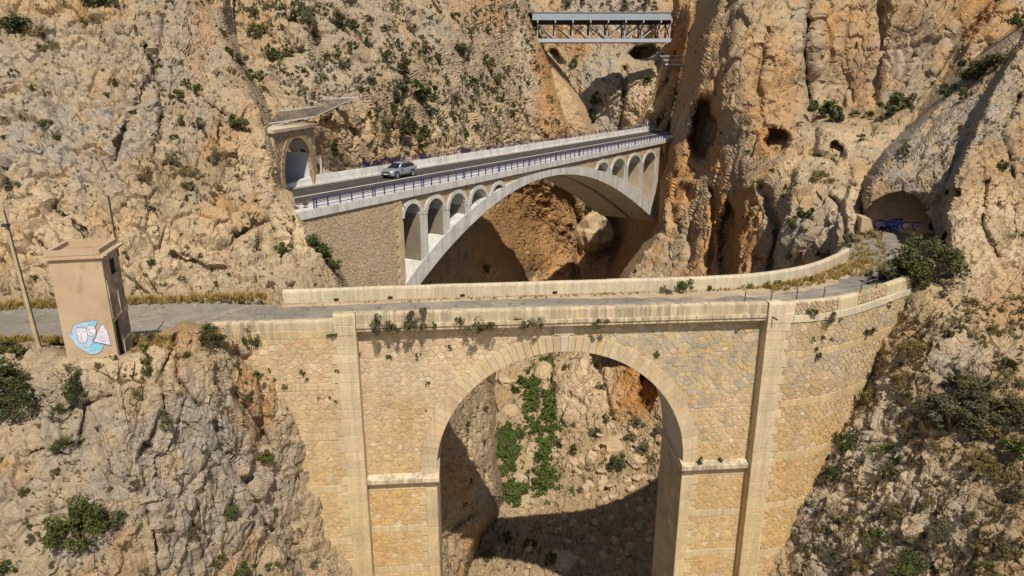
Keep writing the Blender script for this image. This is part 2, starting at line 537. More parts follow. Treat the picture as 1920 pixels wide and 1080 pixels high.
def rock_relief(P, size, seed, lean, oct_hi, long=0.40, rough=1.0, joint=1.0):
    """Height of the rock surface (about -1..1): joint-bounded slabs and blocks, bedding ledges, cracks, weathering."""
    e = np.array(lean, float)
    e /= np.linalg.norm(e)
    rg = np.random.default_rng(seed * 13 + 1)
    Q = P - long * (P @ e)[:, None] * e[None]            # blocks stand long in the lean direction
    Wp = np.stack([perlin(Q / (size * 1.3) + k * 31.7, seed + k) for k in range(3)], 1) * 0.28
    f1, f2, r, o = cells(Q / size + Wp, seed + 5)
    b1 = 0.9 * (r[:, 0] - 0.5) + ((r - 0.5) * o).sum(1) * 3.0
    k1 = np.exp(-((f2 - f1) / 0.06) ** 2)
    blk = r[:, 1]
    f1, f2, r, o = cells(Q / (size * 0.33) + Wp * 1.4 + 5.0, seed + 9)
    b2 = (r[:, 0] - 0.5) + ((r - 0.5) * o).sum(1) * 3.2
    k2 = np.exp(-((f2 - f1) / 0.09) ** 2)
    f1, f2, r, o = cells(Q / (size * 0.12) + Wp * 3.0 + 9.0, seed + 13)
    b3 = (r[:, 0] - 0.5) + ((r - 0.5) * o).sum(1) * 2.6
    big = fbm(Q / (size * 2.6), 3, seed + 21)
    rid = fbm(Q / (size * 0.9), oct_hi, seed + 31, ridged=True, gain=0.62)
    fine = fbm(Q / (size * 0.16), max(2, oct_hi - 2), seed + 35, gain=0.65)
    wv = fbm(P / (size * 1.8), 3, seed + 41)
    # bedding and two sets of steep joints: slabs that jut out and break off along straight edges
    n1 = np.array([0.30, 0.25, 0.92])
    s1 = np.cross(e, [0.3, 1.0, 0.1]); s1 /= np.linalg.norm(s1)
    s2 = s1 + np.array([0.1, 0.5, 0.35]); s2 /= np.linalg.norm(s2)
    m1 = np.clip(0.35 + 1.7 * fbm(P / (size * 2.2), 2, seed + 47), 0, 1)
    m2 = np.clip(0.45 - 1.7 * fbm(P / (size * 2.0), 2, seed + 53), 0, 1)
    bed = saw((P @ n1) / (size * 0.42) + 0.9 * wv + 0.35 * blk, 0.14) * m1
    jt = saw((P @ s1) / (size * 0.55) + 0.7 * wv + 0.5 * blk, 0.11) * m2
    jt2 = saw((P @ s2) / (size * 0.21) - 0.9 * wv + 0.8 * blk, 0.12) * (1 - 0.6 * m1)
    coarse = 0.72 * big + 0.40 * b1 - 0.18 * k1 + joint * (0.40 * bed + 0.50 * jt)
    detail = (0.24 * b2 * (0.4 + 0.6 * rough) - 0.09 * k2 + 0.13 * rough * b3 + 0.34 * rough * rid + 0.10 * rough * fine
              + joint * 0.24 * (joint > 0.7) * jt2)
    return coarse, detail

def soften(G, mask, times):
    """Weighted blur on the grid: a broken edge is a narrow steep face, not a jump between two samples."""
    W = mask.astype(np.float64)
    G = G * W
    for _ in range(times):
        for ax in (0, 1):
            G = 0.25 * np.roll(G, 1, ax) + 0.5 * G + 0.25 * np.roll(G, -1, ax)
            W = 0.25 * np.roll(W, 1, ax) + 0.5 * W + 0.25 * np.roll(W, -1, ax)
    return G / np.maximum(W, 1e-6)

class Sheet:
    def __init__(self, name, poly, ctrl, step=2.1, amp=0.9, size=3.0, seed=0, lean=(0, 0, 1), pits=(), creases=(),
                 edges=(), masks=None, holes=(), calm=(), jag=5.0, octaves=6, mat=None, long=0.40, smooth=True, rough=1.0, joint=1.0, steps=()):
        poly = [tuple(map(float, p)) for p in poly]
        xs, ys = [p[0] for p in poly], [p[1] for p in poly]
        self.x0, self.y0, self.step = min(xs), min(ys), step
        gx = np.arange(min(xs), max(xs) + step, step)
        gy = np.arange(min(ys), max(ys) + step, step)
        self.nx, self.ny = len(gx), len(gy)
        X, Y = np.meshgrid(gx, gy)
        c2 = []
        for c in ctrl:
            if len(c) == 4:                                  # (px, py, 'z', level)
                c2.append((c[0], c[1], at_z(c[0], c[1], c[3]).y))
            else:
                c2.append(c)
        D = thin_plate(c2, X, Y)
        jx = X.ravel()[:, None]
        J = np.concatenate([X.reshape(-1, 1), Y.reshape(-1, 1), np.full((X.size, 1), seed * 3.3)], 1)
        wx = (fbm(J / 38.0, 3, seed + 50) * jag).reshape(X.shape)
        wy = (fbm(J / 38.0 + 40, 3, seed + 60) * jag).reshape(X.shape)
        for line, w, a in edges:
            d = dist_line(line, X, Y)
            D += a * np.clip(1 - d / w, 0, 1) ** 2.2
        for line, w, a in steps:                             # one mass stands in front of its neighbour (line runs downwards)
            ly = np.array([p[1] for p in line], float); lx = np.array([p[0] for p in line], float)
            q = np.clip((X + wx * 1.5 - np.interp(Y, ly, lx)) / w + 0.5, 0, 1)
            fade = np.clip((Y - ly[0] + 40) / 60, 0, 1) * np.clip((ly[-1] + 40 - Y) / 60, 0, 1)
            far_ = np.clip(1 - np.abs(X - np.interp(Y, ly, lx)) / 130, 0, 1)
            D += a * (q * q * (3 - 2 * q)) * fade * far_
        for line, w, a in creases:
            d = dist_line(line, X + wx * 1.3, Y + wy * 1.3)
            D += a * np.exp(-(d / w) ** 2)
        for cx, cy, rx, ry, rot, dep in pits:
            co, si = math.cos(rot), math.sin(rot)
            dx, dy = X + wx * 2.2 - cx, Y + wy * 2.2 - cy
            q = np.hypot((dx * co + dy * si) / rx, (-dx * si + dy * co) / ry)
            D += dep * np.clip((1.15 - q) / 0.45, 0, 1) ** 1.5
        u, v = (X - 960) / FOC, (540 - Y) / FOC
        ry_ = CP + v * SP
        t = D / ry_
        V = np.stack([u * t, D, CAM_Z + (-SP + v * CP) * t], -1)
        gxv = np.gradient(V, axis=1)
        gyv = np.gradient(V, axis=0)
        N = np.cross(gyv, gxv)
        N /= np.linalg.norm(N, axis=-1, keepdims=True) + 1e-9
        view = V - np.array([0, 0, CAM_Z])
        N *= np.where((N * view).sum(-1, keepdims=True) > 0, -1, 1)
        keep_v = in_poly(poly, X + wx, Y + wy)
        for h in holes:
            keep_v &= ~in_poly(h, X + wx * 0.25, Y + wy * 0.25)
        flat = keep_v.copy()
        flat[1:] |= keep_v[:-1]; flat[:-1] |= keep_v[1:]
        flat[:, 1:] |= flat[:, :-1]; flat[:, :-1] |= flat[:, 1:]
        idx = np.nonzero(flat.ravel())[0]
        Pv = V.reshape(-1, 3)[idx]
        coarse, detail = rock_relief(Pv, size, seed, lean, octaves, long, rough, joint)
        gm = np.zeros(X.size, bool); gm[idx] = True
        full = np.zeros((2, X.size)); full[0, idx] = coarse; full[1, idx] = detail
        disp = amp * (soften(full[0].reshape(X.shape), gm.reshape(X.shape), 1) + full[1].reshape(X.shape)).ravel()[idx]
        cal = np.ones(X.shape)
        for cx, cy, rx, ry, k in calm:                       # trodden, levelled or concreted ground keeps its level
            cal *= 1 - k * np.exp(-(((X - cx) / rx) ** 2 + ((Y - cy) / ry) ** 2))
        facing = np.abs((N * view).sum(-1)) / (np.linalg.norm(view, axis=-1) + 1e-9)
        cal *= np.clip(facing * 2.1, 0.36, 1)
        for line, w, a in edges:                             # no overhanging flakes where the rock turns away
            cal *= np.clip(dist_line(line, X, Y) / min(w * 0.9, 18), 0.25, 1)
        disp = disp * cal.ravel()[idx]
        V.reshape(-1, 3)[idx] += N.reshape(-1, 3)[idx] * disp[:, None]
        self.V, self.N, self.keep = V, N, keep_v
        # faces
        k = keep_v[:-1, :-1] & keep_v[1:, :-1] & keep_v[:-1, 1:] & keep_v[1:, 1:]
        j, i = np.nonzero(k)
        a = j * self.nx + i
        F = np.stack([a, a + self.nx, a + self.nx + 1, a + 1], 1)
        used = np.unique(F)
        remap = np.full(X.size, -1, np.int64)
        remap[used] = np.arange(len(used))
        VV = V.reshape(-1, 3)[used]
        m = mesh_arrays(name, VV, remap[F], False)
        for an in ('ochre', 'grey', 'pale', 'soil'):
            val = np.zeros(X.shape)
            for cx, cy, rx, ry, s in (masks or {}).get(an, ()):
                q = ((X + wx * 3 - cx) / rx) ** 2 + ((Y + wy * 3 - cy) / ry) ** 2
                val = np.maximum(val, s * np.clip(1.35 - q, 0, 1))
            at = m.attributes.new(an, 'FLOAT', 'POINT')
            at.data.foreach_set('value', val.ravel()[used].astype(np.float32))
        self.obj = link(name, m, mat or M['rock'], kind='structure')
        self.name = name
    def at(self, px, py):
        i = min(max(int(round((px - self.x0) / self.step)), 0), self.nx - 1)
        j = min(max(int(round((py - self.y0) / self.step)), 0), self.ny - 1)
        return Vector(self.V[j, i]), Vector(self.N[j, i]), bool(self.keep[j, i])

# cliff behind the old road, on the left
left_edge = [(425, -110), (440, 60), (478, 150), (505, 205), (522, 262), (534, 318), (538, 352), (566, 378), (600, 432), (628, 480), (664, 545)]
LEFT = Sheet('left_cliff', [(-140, -110)] + left_edge + [(668, 600), (-140, 620)],
    [(-140, 590, 42), (0, 584, 42.6), (250, 574, 43.6), (420, 564, 44.6), (500, 562, 45.5), (560, 556, 47), (-140, 620, 42), (250, 600, 43.3), (560, 600, 46),
     (-140, 300, 51), (0, 430, 46.5), (0, 300, 51), (0, 150, 58), (0, 0, 64), (-140, -110, 68), (250, 430, 47.5), (250, 300, 53), (250, 150, 60), (250, 0, 70),
     (250, -110, 76), (400, 450, 50), (400, 300, 58), (400, 150, 68), (400, 0, 82), (420, -110, 90), (470, 200, 68), (500, 300, 63), (480, 400, 56),
     (530, 340, 65), (560, 400, 59), (600, 450, 57.5), (640, 520, 56), (540, 480, 53.5), (480, 500, 50), (660, 560, 57), (300, 520, 45.2)],
    step=2.0, amp=1.15, size=4.6, seed=3, rough=1.0, joint=0.9, lean=(-0.35, 0.35, 0.9),
    creases=[([(215, 300), (240, 230), (300, 120), (310, 40)], 10, 1.2), ([(300, 260), (305, 180), (270, 90)], 6, 1.6), ([(0, 310), (60, 350), (165, 440)], 5, 0.7),
             ([(440, 440), (490, 420), (485, 470)], 9, 1.8), ([(470, 60), (430, 60), (395, 10)], 18, 2.0), ([(330, 480), (380, 500), (420, 505)], 6, 1.0),
             ([(520, 470), (505, 400), (480, 380)], 9, 1.3), ([(0, 420), (60, 440), (110, 480)], 5, 0.8), ([(370, 170), (440, 240), (470, 250)], 6, 1.0),
             ([(560, 500), (545, 440), (520, 410)], 7, 1.2)],
    edges=[(left_edge, 34, 9.0)], calm=[(200, 600, 500, 30, 0.9)],
    masks={'grey': [(130, 260, 200, 130, 0.75), (330, 150, 140, 150, 0.55), (60, 120, 150, 90, 0.5), (330, 20, 120, 60, 0.5)],
           'ochre': [(430, 250, 60, 50, 0.35), (250, 330, 60, 40, 0.25), (370, 60, 25, 110, 0.55), (540, 270, 22, 30, 0.5), (410, 420, 50, 40, 0.3), (530, 360, 25, 40, 0.3)],
           'pale': [(560, 430, 60, 70, 0.9), (520, 340, 40, 60, 0.7), (60, 440, 130, 80, 0.6), (300, 480, 250, 80, 0.5), (480, 300, 70, 70, 0.4)],
           'soil': [(340, 325, 90, 30, 0.55), (450, 110, 40, 90, 0.5), (40, 60, 60, 30, 0.5), (200, 560, 500, 18, 0.6)]})

# long face beyond the new bridge, up to the gorge
mid_edge = [(965, -110), (998, 20), (1030, 110), (1058, 185), (1078, 250), (1086, 300)]
MIDDLE = Sheet('middle_cliff', [(380, -110)] + mid_edge + [(1090, 345), (560, 345), (500, 300), (400, 100)],
    [(380, -110, 104), (400, 0, 98), (420, 100, 92), (500, 200, 84), (560, 215, 81), (560, 300, 84), (600, 240, 82.5), (640, 190, 88), (600, 345, 83), (640, 335, 86), (700, 318, 92), (760, 300, 99), (700, 250, 94),
     (600, 100, 95), (600, 0, 104), (600, -110, 112), (760, 200, 104), (800, 100, 118), (800, 0, 134), (800, -110, 146), (880, 270, 120), (900, 180, 134), (940, 80, 156),
     (950, -60, 176), (1000, 262, 158), (1000, 150, 168), (990, 40, 180), (1060, 240, 168), (1085, 330, 172), (1000, 345, 162), (900, 345, 124), (800, 345, 106), (700, 345, 95)],
    step=2.1, amp=1.5, size=6.5, seed=23, joint=0.55, lean=(-0.5, -0.1, 0.86),
    creases=[([(585, 215), (600, 150), (590, 60)], 9, 2.5), ([(735, 270), (740, 190), (690, 90), (660, 10)], 14, 2.2), ([(1030, 150), (1055, 210), (1078, 240)], 10, 4.0),
             ([(860, 90), (905, 150), (930, 190)], 10, 2.0), ([(960, 60), (975, 150), (1000, 250)], 8, 1.6), ([(800, 250), (800, 130), (770, 30)], 10, 1.6),
             ([(630, 200), (660, 240), (678, 262)], 3.5, 0.8)],
    edges=[(mid_edge, 26, 14.0)], calm=[],
    masks={'grey': [(650, 80, 140, 130, 0.6), (830, 130, 110, 120, 0.5), (960, 150, 60, 130, 0.4)],
           'ochre': [(1020, 130, 22, 150, 0.8), (640, 240, 70, 60, 0.35), (1050, 240, 30, 60, 0.5), (960, 230, 40, 40, 0.4), (720, 300, 60, 25, 0.3), (900, 20, 60, 60, 0.3)],
           'pale': [(900, 250, 130, 60, 0.5), (980, 100, 30, 120, 0.4), (640, 230, 60, 50, 0.4)],
           'soil': [(760, 180, 70, 90, 0.6), (600, 60, 120, 60, 0.5), (880, 120, 60, 60, 0.4)]})

# second rib behind the first one and the rock closing the gorge
rib_edge = [(1010, 70), (1040, 110), (1075, 160), (1100, 205), (1118, 245)]
GORGE_RIB = Sheet('gorge_rib', [(960, 30)] + rib_edge + [(1122, 300), (990, 300), (960, 200)],
    [(960, 30, 200), (1010, 70, 196), (1075, 160, 188), (1118, 245, 181), (1060, 220, 178), (1000, 200, 182), (960, 300, 178), (1122, 300, 178)],
    step=2.6, amp=1.5, size=6.0, seed=31, joint=0.5, lean=(-0.5, 0, 0.86), edges=[(rib_edge, 20, 14.0)],
    masks={'ochre': [(1080, 190, 40, 60, 0.4)], 'pale': [(1070, 200, 60, 60, 0.4)]})
GORGE_END = Sheet('gorge_end_cliff', [(940, -110), (1420, -110), (1420, 330), (940, 330)],
    [(940, -110, 262), (1100, -110, 262), (1300, -110, 245), (1400, -110, 235), (1020, 60, 236), (1060, 130, 226), (1130, 140, 205), (1150, 30, 232), (1150, 220, 196), (1110, 250, 200), (1060, 100, 238),
     (1220, 60, 214), (1200, 110, 216), (1230, 160, 186), (1190, 200, 188), (1250, 230, 182), (1280, 100, 210), (1300, 0, 226), (1400, 330, 180), (940, 330, 200), (1180, 300, 180)],
    step=2.6, amp=1.6, size=7.0, seed=37, joint=0.5, lean=(-0.45, 0, 0.9),
    pits=[(1207, 99, 32, 13, -0.3, 10.0), (1046, 110, 11, 20, -0.5, 6.0)],
    creases=[([(1172, 130), (1168, 190), (1160, 240)], 6, 6.0), ([(1140, 60), (1135, 140)], 6, 2.0), ([(1238, 170), (1225, 230)], 5, 3.0)],
    masks={'grey': [(1130, 170, 40, 90, 0.9), (1150, 20, 110, 40, 0.7), (1200, 100, 50, 20, 0.5)], 'ochre': [(1060, 60, 40, 40, 0.5), (1250, 40, 60, 40, 0.5), (1090, 95, 22, 24, 0.6)],
           'pale': [(1210, 180, 40, 50, 0.7)]})
rib2_edge_l = [(1262, -110), (1260, 20), (1254, 70), (1240, 118), (1216, 180), (1186, 240), (1176, 290)]
rib2_edge_r = [(1330, -110), (1316, 0), (1300, 60), (1288, 130), (1272, 190), (1258, 250)]
GORGE_PILLAR = Sheet('gorge_pillar', rib2_edge_l + [(1176, 320), (1290, 320)] + rib2_edge_r[::-1],
    [(1262, -110, 196), (1300, -110, 192), (1338, -110, 198), (1258, 40, 186), (1290, 60, 180), (1320, 20, 190), (1240, 120, 182), (1270, 140, 176), (1200, 220, 176), (1250, 230, 170), (1180, 310, 172), (1290, 320, 168)],
    step=2.0, amp=1.8, size=5.0, seed=41, joint=0.5, lean=(0.25, 0, 0.95), edges=[(rib2_edge_l, 22, 12.0), (rib2_edge_r, 16, 16.0)],
    creases=[([(1225, 200), (1250, 150), (1265, 100)], 6, 4.0), ([(1210, 280), (1240, 220)], 6, 4.0)],
    pits=[(1292, 160, 5, 14, 0.1, 6.0), (1250, 75, 10, 14, 0.2, 6.0)],
    masks={'ochre': [(1275, 70, 40, 80, 0.85), (1240, 180, 40, 60, 0.35)], 'pale': [(1215, 200, 30, 50, 0.6)]})

# rock under the new bridge and the far wall of the lower canyon
UNDER = Sheet('canyon_head_cliff', [(690, 300), (1330, 300), (1330, 830), (1010, 840), (930, 700), (690, 700)],
    [(690, 300, 94), (800, 300, 107), (900, 320, 126), (1000, 300, 160), (1000, 350, 162), (1060, 330, 171), (700, 450, 92), (760, 520, 84), (830, 525, 96), (800, 600, 88), (760, 680, 84), (860, 430, 106), (900, 440, 113), (880, 510, 110), (940, 360, 141), (940, 430, 134), (960, 500, 136), (1000, 430, 167), (1000, 520, 163),
     (1060, 420, 175), (1060, 500, 174), (1100, 380, 188), (1110, 440, 187), (1150, 370, 202), (1145, 330, 206), (1160, 430, 194), (1120, 510, 178), (1200, 500, 150), (1200, 450, 162), (1250, 420, 128), (1330, 350, 112), (1330, 520, 100),
     (1000, 640, 134), (1010, 690, 118), (1100, 640, 116), (1150, 700, 103), (1150, 790, 92), (1060, 780, 97), (1240, 690, 95), (1250, 790, 88), (1330, 700, 90), (1330, 830, 84), (930, 640, 126), (930, 700, 119), (1010, 840, 100)],
    step=2.1, amp=1.3, size=6.5, seed=47, joint=0.7, lean=(-0.2, 0, 0.97),
    pits=[(1140, 372, 18, 36, 0.35, 10.0), (1215, 735, 22, 44, 0.15, 6.0)],
    creases=[([(1080, 520), (1088, 430), (1075, 380)], 8, 5.0), ([(1145, 520), (1160, 450)], 9, 5.0), ([(960, 400), (985, 480), (1000, 530)], 7, 1.5), ([(1110, 660), (1130, 720), (1150, 790)], 5, 1.6),
             ([(1022, 660), (1035, 720), (1030, 760)], 8, 4.0), ([(1200, 520), (1230, 450), (1260, 400)], 8, 2.0), ([(1040, 330), (1050, 400), (1045, 480)], 5, 1.2)],
    masks={'ochre': [(1010, 430, 120, 110, 0.7), (1185, 735, 62, 70, 1.0), (1140, 460, 40, 60, 0.4), (1180, 700, 30, 40, 0.6)],
           'pale': [(1090, 730, 75, 90, 0.95), (1100, 430, 30, 40, 0.8), (950, 520, 60, 30, 0.4)], 'soil': [(1130, 800, 160, 30, 0.7)]})

# canyon wall on the left, seen through the old arch
wall_edge = [(905, 560), (935, 640), (928, 700), (930, 760), (936, 860), (946, 930), (936, 975), (905, 1005), (886, 1070), (872, 1130)]
CANYON_LEFT = Sheet('canyon_side_wall', [(690, 556)] + wall_edge + [(860, 1200), (690, 1200)],
    [(690, 556, 47), (780, 570, 52), (850, 580, 60), (905, 570, 72), (925, 640, 86), (870, 660, 66), (920, 760, 76), (860, 760, 59), (830, 700, 53), (930, 880, 72), (880, 860, 60), (830, 850, 54.5), (940, 940, 69),
     (900, 930, 62), (870, 960, 58.5), (910, 985, 63), (860, 1010, 57), (830, 980, 54.5), (870, 1090, 57.5), (830, 1090, 53), (740, 800, 48.5), (740, 1000, 48.5), (690, 800, 46.5), (690, 1200, 47), (860, 1200, 55)],
    step=2.0, amp=1.1, size=4.5, seed=53, jag=12.0, lean=(-0.2, 0.3, 0.93), edges=[(wall_edge, 18, 9.0)],
    creases=[([(905, 690), (925, 740)], 6, 3.0), ([(870, 870), (905, 890), (940, 960)], 6, 1.0), ([(840, 720), (870, 780), (880, 860)], 5, 0.9), ([(850, 990), (880, 960)], 5, 1.0)],
    masks={'ochre': [(880, 690, 50, 60, 0.4), (870, 890, 40, 50, 0.5), (900, 1000, 40, 40, 0.5)], 'pale': [(900, 820, 40, 110, 0.85)]})
# canyon floor
FLOOR = Sheet('canyon_floor', [(700, 640), (1020, 640), (1045, 800), (1460, 780), (1460, 1230), (700, 1230)],
    [(700, 590, 'z', -40), (1000, 640, 'z', -35), (1460, 590, 'z', -34), (700, 800, 'z', -39), (980, 700, 'z', -38.4), (990, 800, 'z', -39.3), (1000, 900, 'z', -38.8), (1010, 1000, 'z', -38.4), (1100, 760, 'z', -37.0), (1100, 850, 'z', -37.6), (1100, 950, 'z', -37.6), (1200, 780, 'z', -34.5),
     (1200, 860, 'z', -35.8), (1200, 950, 'z', -36.4), (1200, 1080, 'z', -37.0), (930, 800, 'z', -38.6), (920, 1000, 'z', -38.0), (900, 1080, 'z', -38.0), (1050, 1080, 'z', -38.4), (1460, 800, 'z', -30), (1460, 1000, 'z', -31), (1460, 1230, 'z', -32), (700, 1230, 'z', -36), (1000, 1230, 'z', -38)],
    step=2.6, amp=1.0, size=2.6, seed=59, lean=(0.3, 0.9, 0.1), calm=[(985, 850, 22, 160, 0.8)],
    masks={'pale': [(985, 850, 26, 170, 0.8), (1120, 800, 120, 120, 0.35)], 'soil': [(1130, 870, 160, 150, 0.75), (970, 1050, 120, 60, 0.8), (960, 850, 80, 150, 0.6)]})

# right-hand cliff: pillar, caves, ledge with bushes, the rock left of the tunnel
right_edge = [(1318, -110), (1308, 0), (1290, 70), (1276, 140), (1264, 195), (1248, 245), (1250, 300), (1236, 340), (1232, 420), (1206, 455), (1170, 505), (1140, 560)]
RIGHT = Sheet('right_cliff', right_edge + [(1140, 640), (1780, 640), (2060, 300), (2060, -110)],
    [(1350, -110, 138), (1350, 20, 131), (1300, 200, 126), (1262, 270, 130), (1250, 330, 126), (1240, 420, 121), (1200, 500, 114), (1150, 560, 108), (1320, 330, 116), (1300, 430, 110), (1330, 500, 98),
     (1400, -110, 128), (1400, 20, 122), (1400, 150, 112), (1400, 260, 105), (1400, 400, 94), (1400, 520, 83), (1470, 100, 112), (1480, 260, 98), (1470, 340, 86), (1520, -110, 126), (1530, 100, 116), (1530, 210, 110),
     (1600, 0, 122), (1600, 120, 117), (1580, 215, 108), (1660, 60, 116), (1680, 190, 104), (1750, 0, 112), (1760, 120, 104), (1900, -110, 112), (2060, -110, 106), (2060, 200, 92), (1900, 100, 100),
     (1560, 250, 93), (1600, 290, 85), (1520, 330, 84), (1590, 340, 77), (1540, 400, 72), (1500, 440, 73), (1560, 460, 66.5), (1480, 500, 75), (1595, 440, 66.5), (1612, 400, 69), (1645, 430, 76), (1645, 390, 77), (1620, 520, 69), (1700, 600, 66), (1780, 640, 64), (1400, 640, 78), (1200, 640, 98),
     (1700, 300, 84), (1700, 400, 78), (1800, 400, 76), (1440, 440, 84), (1440, 520, 79)],
    step=2.0, amp=1.35, size=9.0, seed=67, joint=0.9, rough=1.0, lean=(0.22, 0.1, 0.97), long=0.36,
    steps=[([(1362, 40), (1350, 130), (1345, 220)], 14, -4.0), ([(1392, 330), (1386, 420), (1380, 540)], 14, -5.0), ([(1492, 330), (1465, 430), (1440, 540)], 16, -6.0), ([(1600, 330), (1575, 400), (1560, 480)], 14, -3.0)],
    pits=[(1318, 244, 26, 66, 0.12, 12.0), (1458, 268, 22, 28, -0.45, 6.0), (1362, 450, 17, 84, 0.05, 6.0), (1570, 282, 18, 12, 0.4, 3.5)],
    creases=[([(1528, -80), (1510, 100), (1520, 230)], 9, 3.5), ([(1440, 60), (1420, 160), (1430, 240)], 8, 2.0), ([(1445, 530), (1460, 430), (1430, 350)], 9, 4.0), ([(1330, 520), (1340, 420), (1335, 360)], 9, 3.0),
             ([(1290, 350), (1300, 420), (1290, 500)], 7, 2.0), ([(1690, 270), (1745, 170), (1800, 90), (1880, -20)], 12, 4.0), ([(1650, 20), (1660, 110), (1640, 190)], 9, 1.6), ([(1530, 250), (1520, 290), (1560, 300)], 7, 3.0),
             ([(1590, 470), (1580, 400), (1560, 370)], 6, 2.0), ([(1370, 0), (1360, 110), (1340, 180)], 8, 2.5), ([(1595, 20), (1580, 120), (1600, 190)], 6, 1.2)],
    edges=[(right_edge[:6], 46, 44.0), (right_edge[5:], 24, 16.0)],
    masks={'ochre': [(1370, 440, 70, 110, 0.85), (1270, 330, 40, 80, 0.8), (1330, 150, 50, 120, 0.4), (1450, 180, 60, 130, 0.45), (1620, 60, 120, 70, 0.35), (1310, 300, 50, 40, 0.7), (1430, 270, 22, 36, 0.8), (1640, 170, 60, 50, 0.4), (1850, 40, 60, 60, 0.6)],
           'grey': [(1680, 130, 60, 90, 0.5), (1560, 440, 70, 70, 0.6), (1510, 120, 30, 140, 0.5), (1480, 440, 40, 80, 0.5)],
           'pale': [(1530, 320, 70, 40, 0.7), (1600, 380, 40, 50, 0.85), (1600, 260, 90, 30, 0.5)], 'soil': [(1600, 225, 110, 18, 0.7), (1560, 340, 60, 20, 0.4)]})

# right-hand slope in front: diagonal ridge, tunnel mouth, scree and scrub down to the old wall
slope_edge = [(2060, -60), (1935, 14), (1900, 52), (1850, 88), (1800, 128), (1745, 188), (1700, 240), (1655, 280), (1622, 330), (1608, 372), (1612, 420)]
TUNNEL_MOUTH = [(1622, 470), (1616, 430), (1622, 400), (1640, 378), (1665, 364), (1692, 359), (1716, 366), (1735, 382), (1748, 402), (1754, 430), (1754, 470)]
TUNNEL_HOLE = TUNNEL_MOUTH + [(1754, 486), (1622, 486)]
SLOPE = Sheet('right_slope', slope_edge + [(1612, 470), (1640, 520), (1675, 545), (1690, 580), (1620, 700), (1560, 820), (1500, 920), (1440, 1060), (1400, 1200), (2060, 1200)],
    [(2060, -60, 76), (1935, 20, 82), (1850, 95, 80), (1750, 190, 77), (1660, 285, 71), (1620, 360, 66), (1620, 440, 64), (1690, 350, 64), (1760, 340, 62), (1760, 430, 60), (1700, 455, 63), (1640, 500, 58),
     (1900, 100, 73), (1900, 250, 62), (1800, 220, 70), (1810, 330, 61), (1810, 420, 57), (1900, 400, 54), (2060, 200, 60), (2060, 400, 50), (1720, 520, 47.5), (1700, 545, 46.8), (1780, 510, 49.5), (1850, 500, 49.5), (1900, 560, 45),
     (1690, 580, 45.8), (1655, 640, 44.6), (1640, 700, 43.9), (1600, 780, 42.5), (1560, 860, 41.4), (1520, 950, 40.5), (1490, 1050, 39.9), (1430, 1060, 41.2), (1500, 920, 42.5), (1560, 800, 44), (1600, 700, 46.5), (1400, 1200, 40.5), (1500, 1200, 38),
     (1740, 600, 43), (1700, 700, 41.3), (1700, 800, 39), (1650, 850, 39.5), (1600, 950, 38.5), (1560, 1060, 37.6), (1700, 900, 36.5), (1700, 1080, 33.5), (1800, 600, 41.5), (1800, 700, 38.8), (1900, 650, 39.5), (1900, 760, 36), (1900, 900, 32.5), (1900, 1080, 29.5), (2060, 600, 40), (2060, 1200, 26)],
    step=2.0, amp=0.62, size=2.8, seed=71, rough=1.0, lean=(0.55, 0.2, 0.8), holes=[TUNNEL_HOLE],
    steps=[([(1925, 60), (1870, 150), (1822, 250), (1786, 340), (1774, 420), (1780, 500)], 18, -5.0)],
    pits=[(1770, 455, 10, 22, 0.0, 2.0), (1790, 360, 16, 10, 0.0, 2.0)],
    creases=[([(1640, 330), (1700, 290), (1760, 220), (1830, 150)], 8, 1.4), ([(1770, 640), (1790, 600), (1810, 580)], 4, 0.7), ([(1870, 480), (1840, 420), (1850, 340)], 6, 1.0),
             ([(1900, 330), (1880, 250), (1910, 180)], 6, 1.0), ([(1720, 330), (1760, 290), (1800, 240)], 6, 1.0)],
    edges=[(slope_edge, 26, 9.0)], calm=[(1690, 520, 60, 28, 0.9)],
    masks={'grey': [(1720, 300, 110, 80, 0.75), (1820, 180, 90, 90, 0.7), (1800, 690, 60, 60, 0.9), (1640, 780, 70, 120, 0.8), (1700, 950, 200, 150, 0.75), (1560, 1000, 80, 100, 0.6)],
           'ochre': [(1880, 560, 60, 60, 0.35), (1830, 360, 60, 60, 0.25), (1890, 30, 50, 30, 0.7), (1850, 300, 50, 40, 0.3)],
           'pale': [(1850, 440, 90, 100, 0.8), (1770, 580, 50, 50, 0.5), (1620, 410, 14, 40, 0.6), (1680, 930, 140, 150, 0.55), (1620, 780, 60, 90, 0.5), (1790, 680, 60, 50, 0.5)],
           'soil': [(1740, 540, 60, 40, 0.6), (1840, 790, 130, 110, 0.7), (1700, 700, 60, 60, 0.4), (1850, 980, 120, 110, 0.45), (1830, 130, 60, 40, 0.5)]})

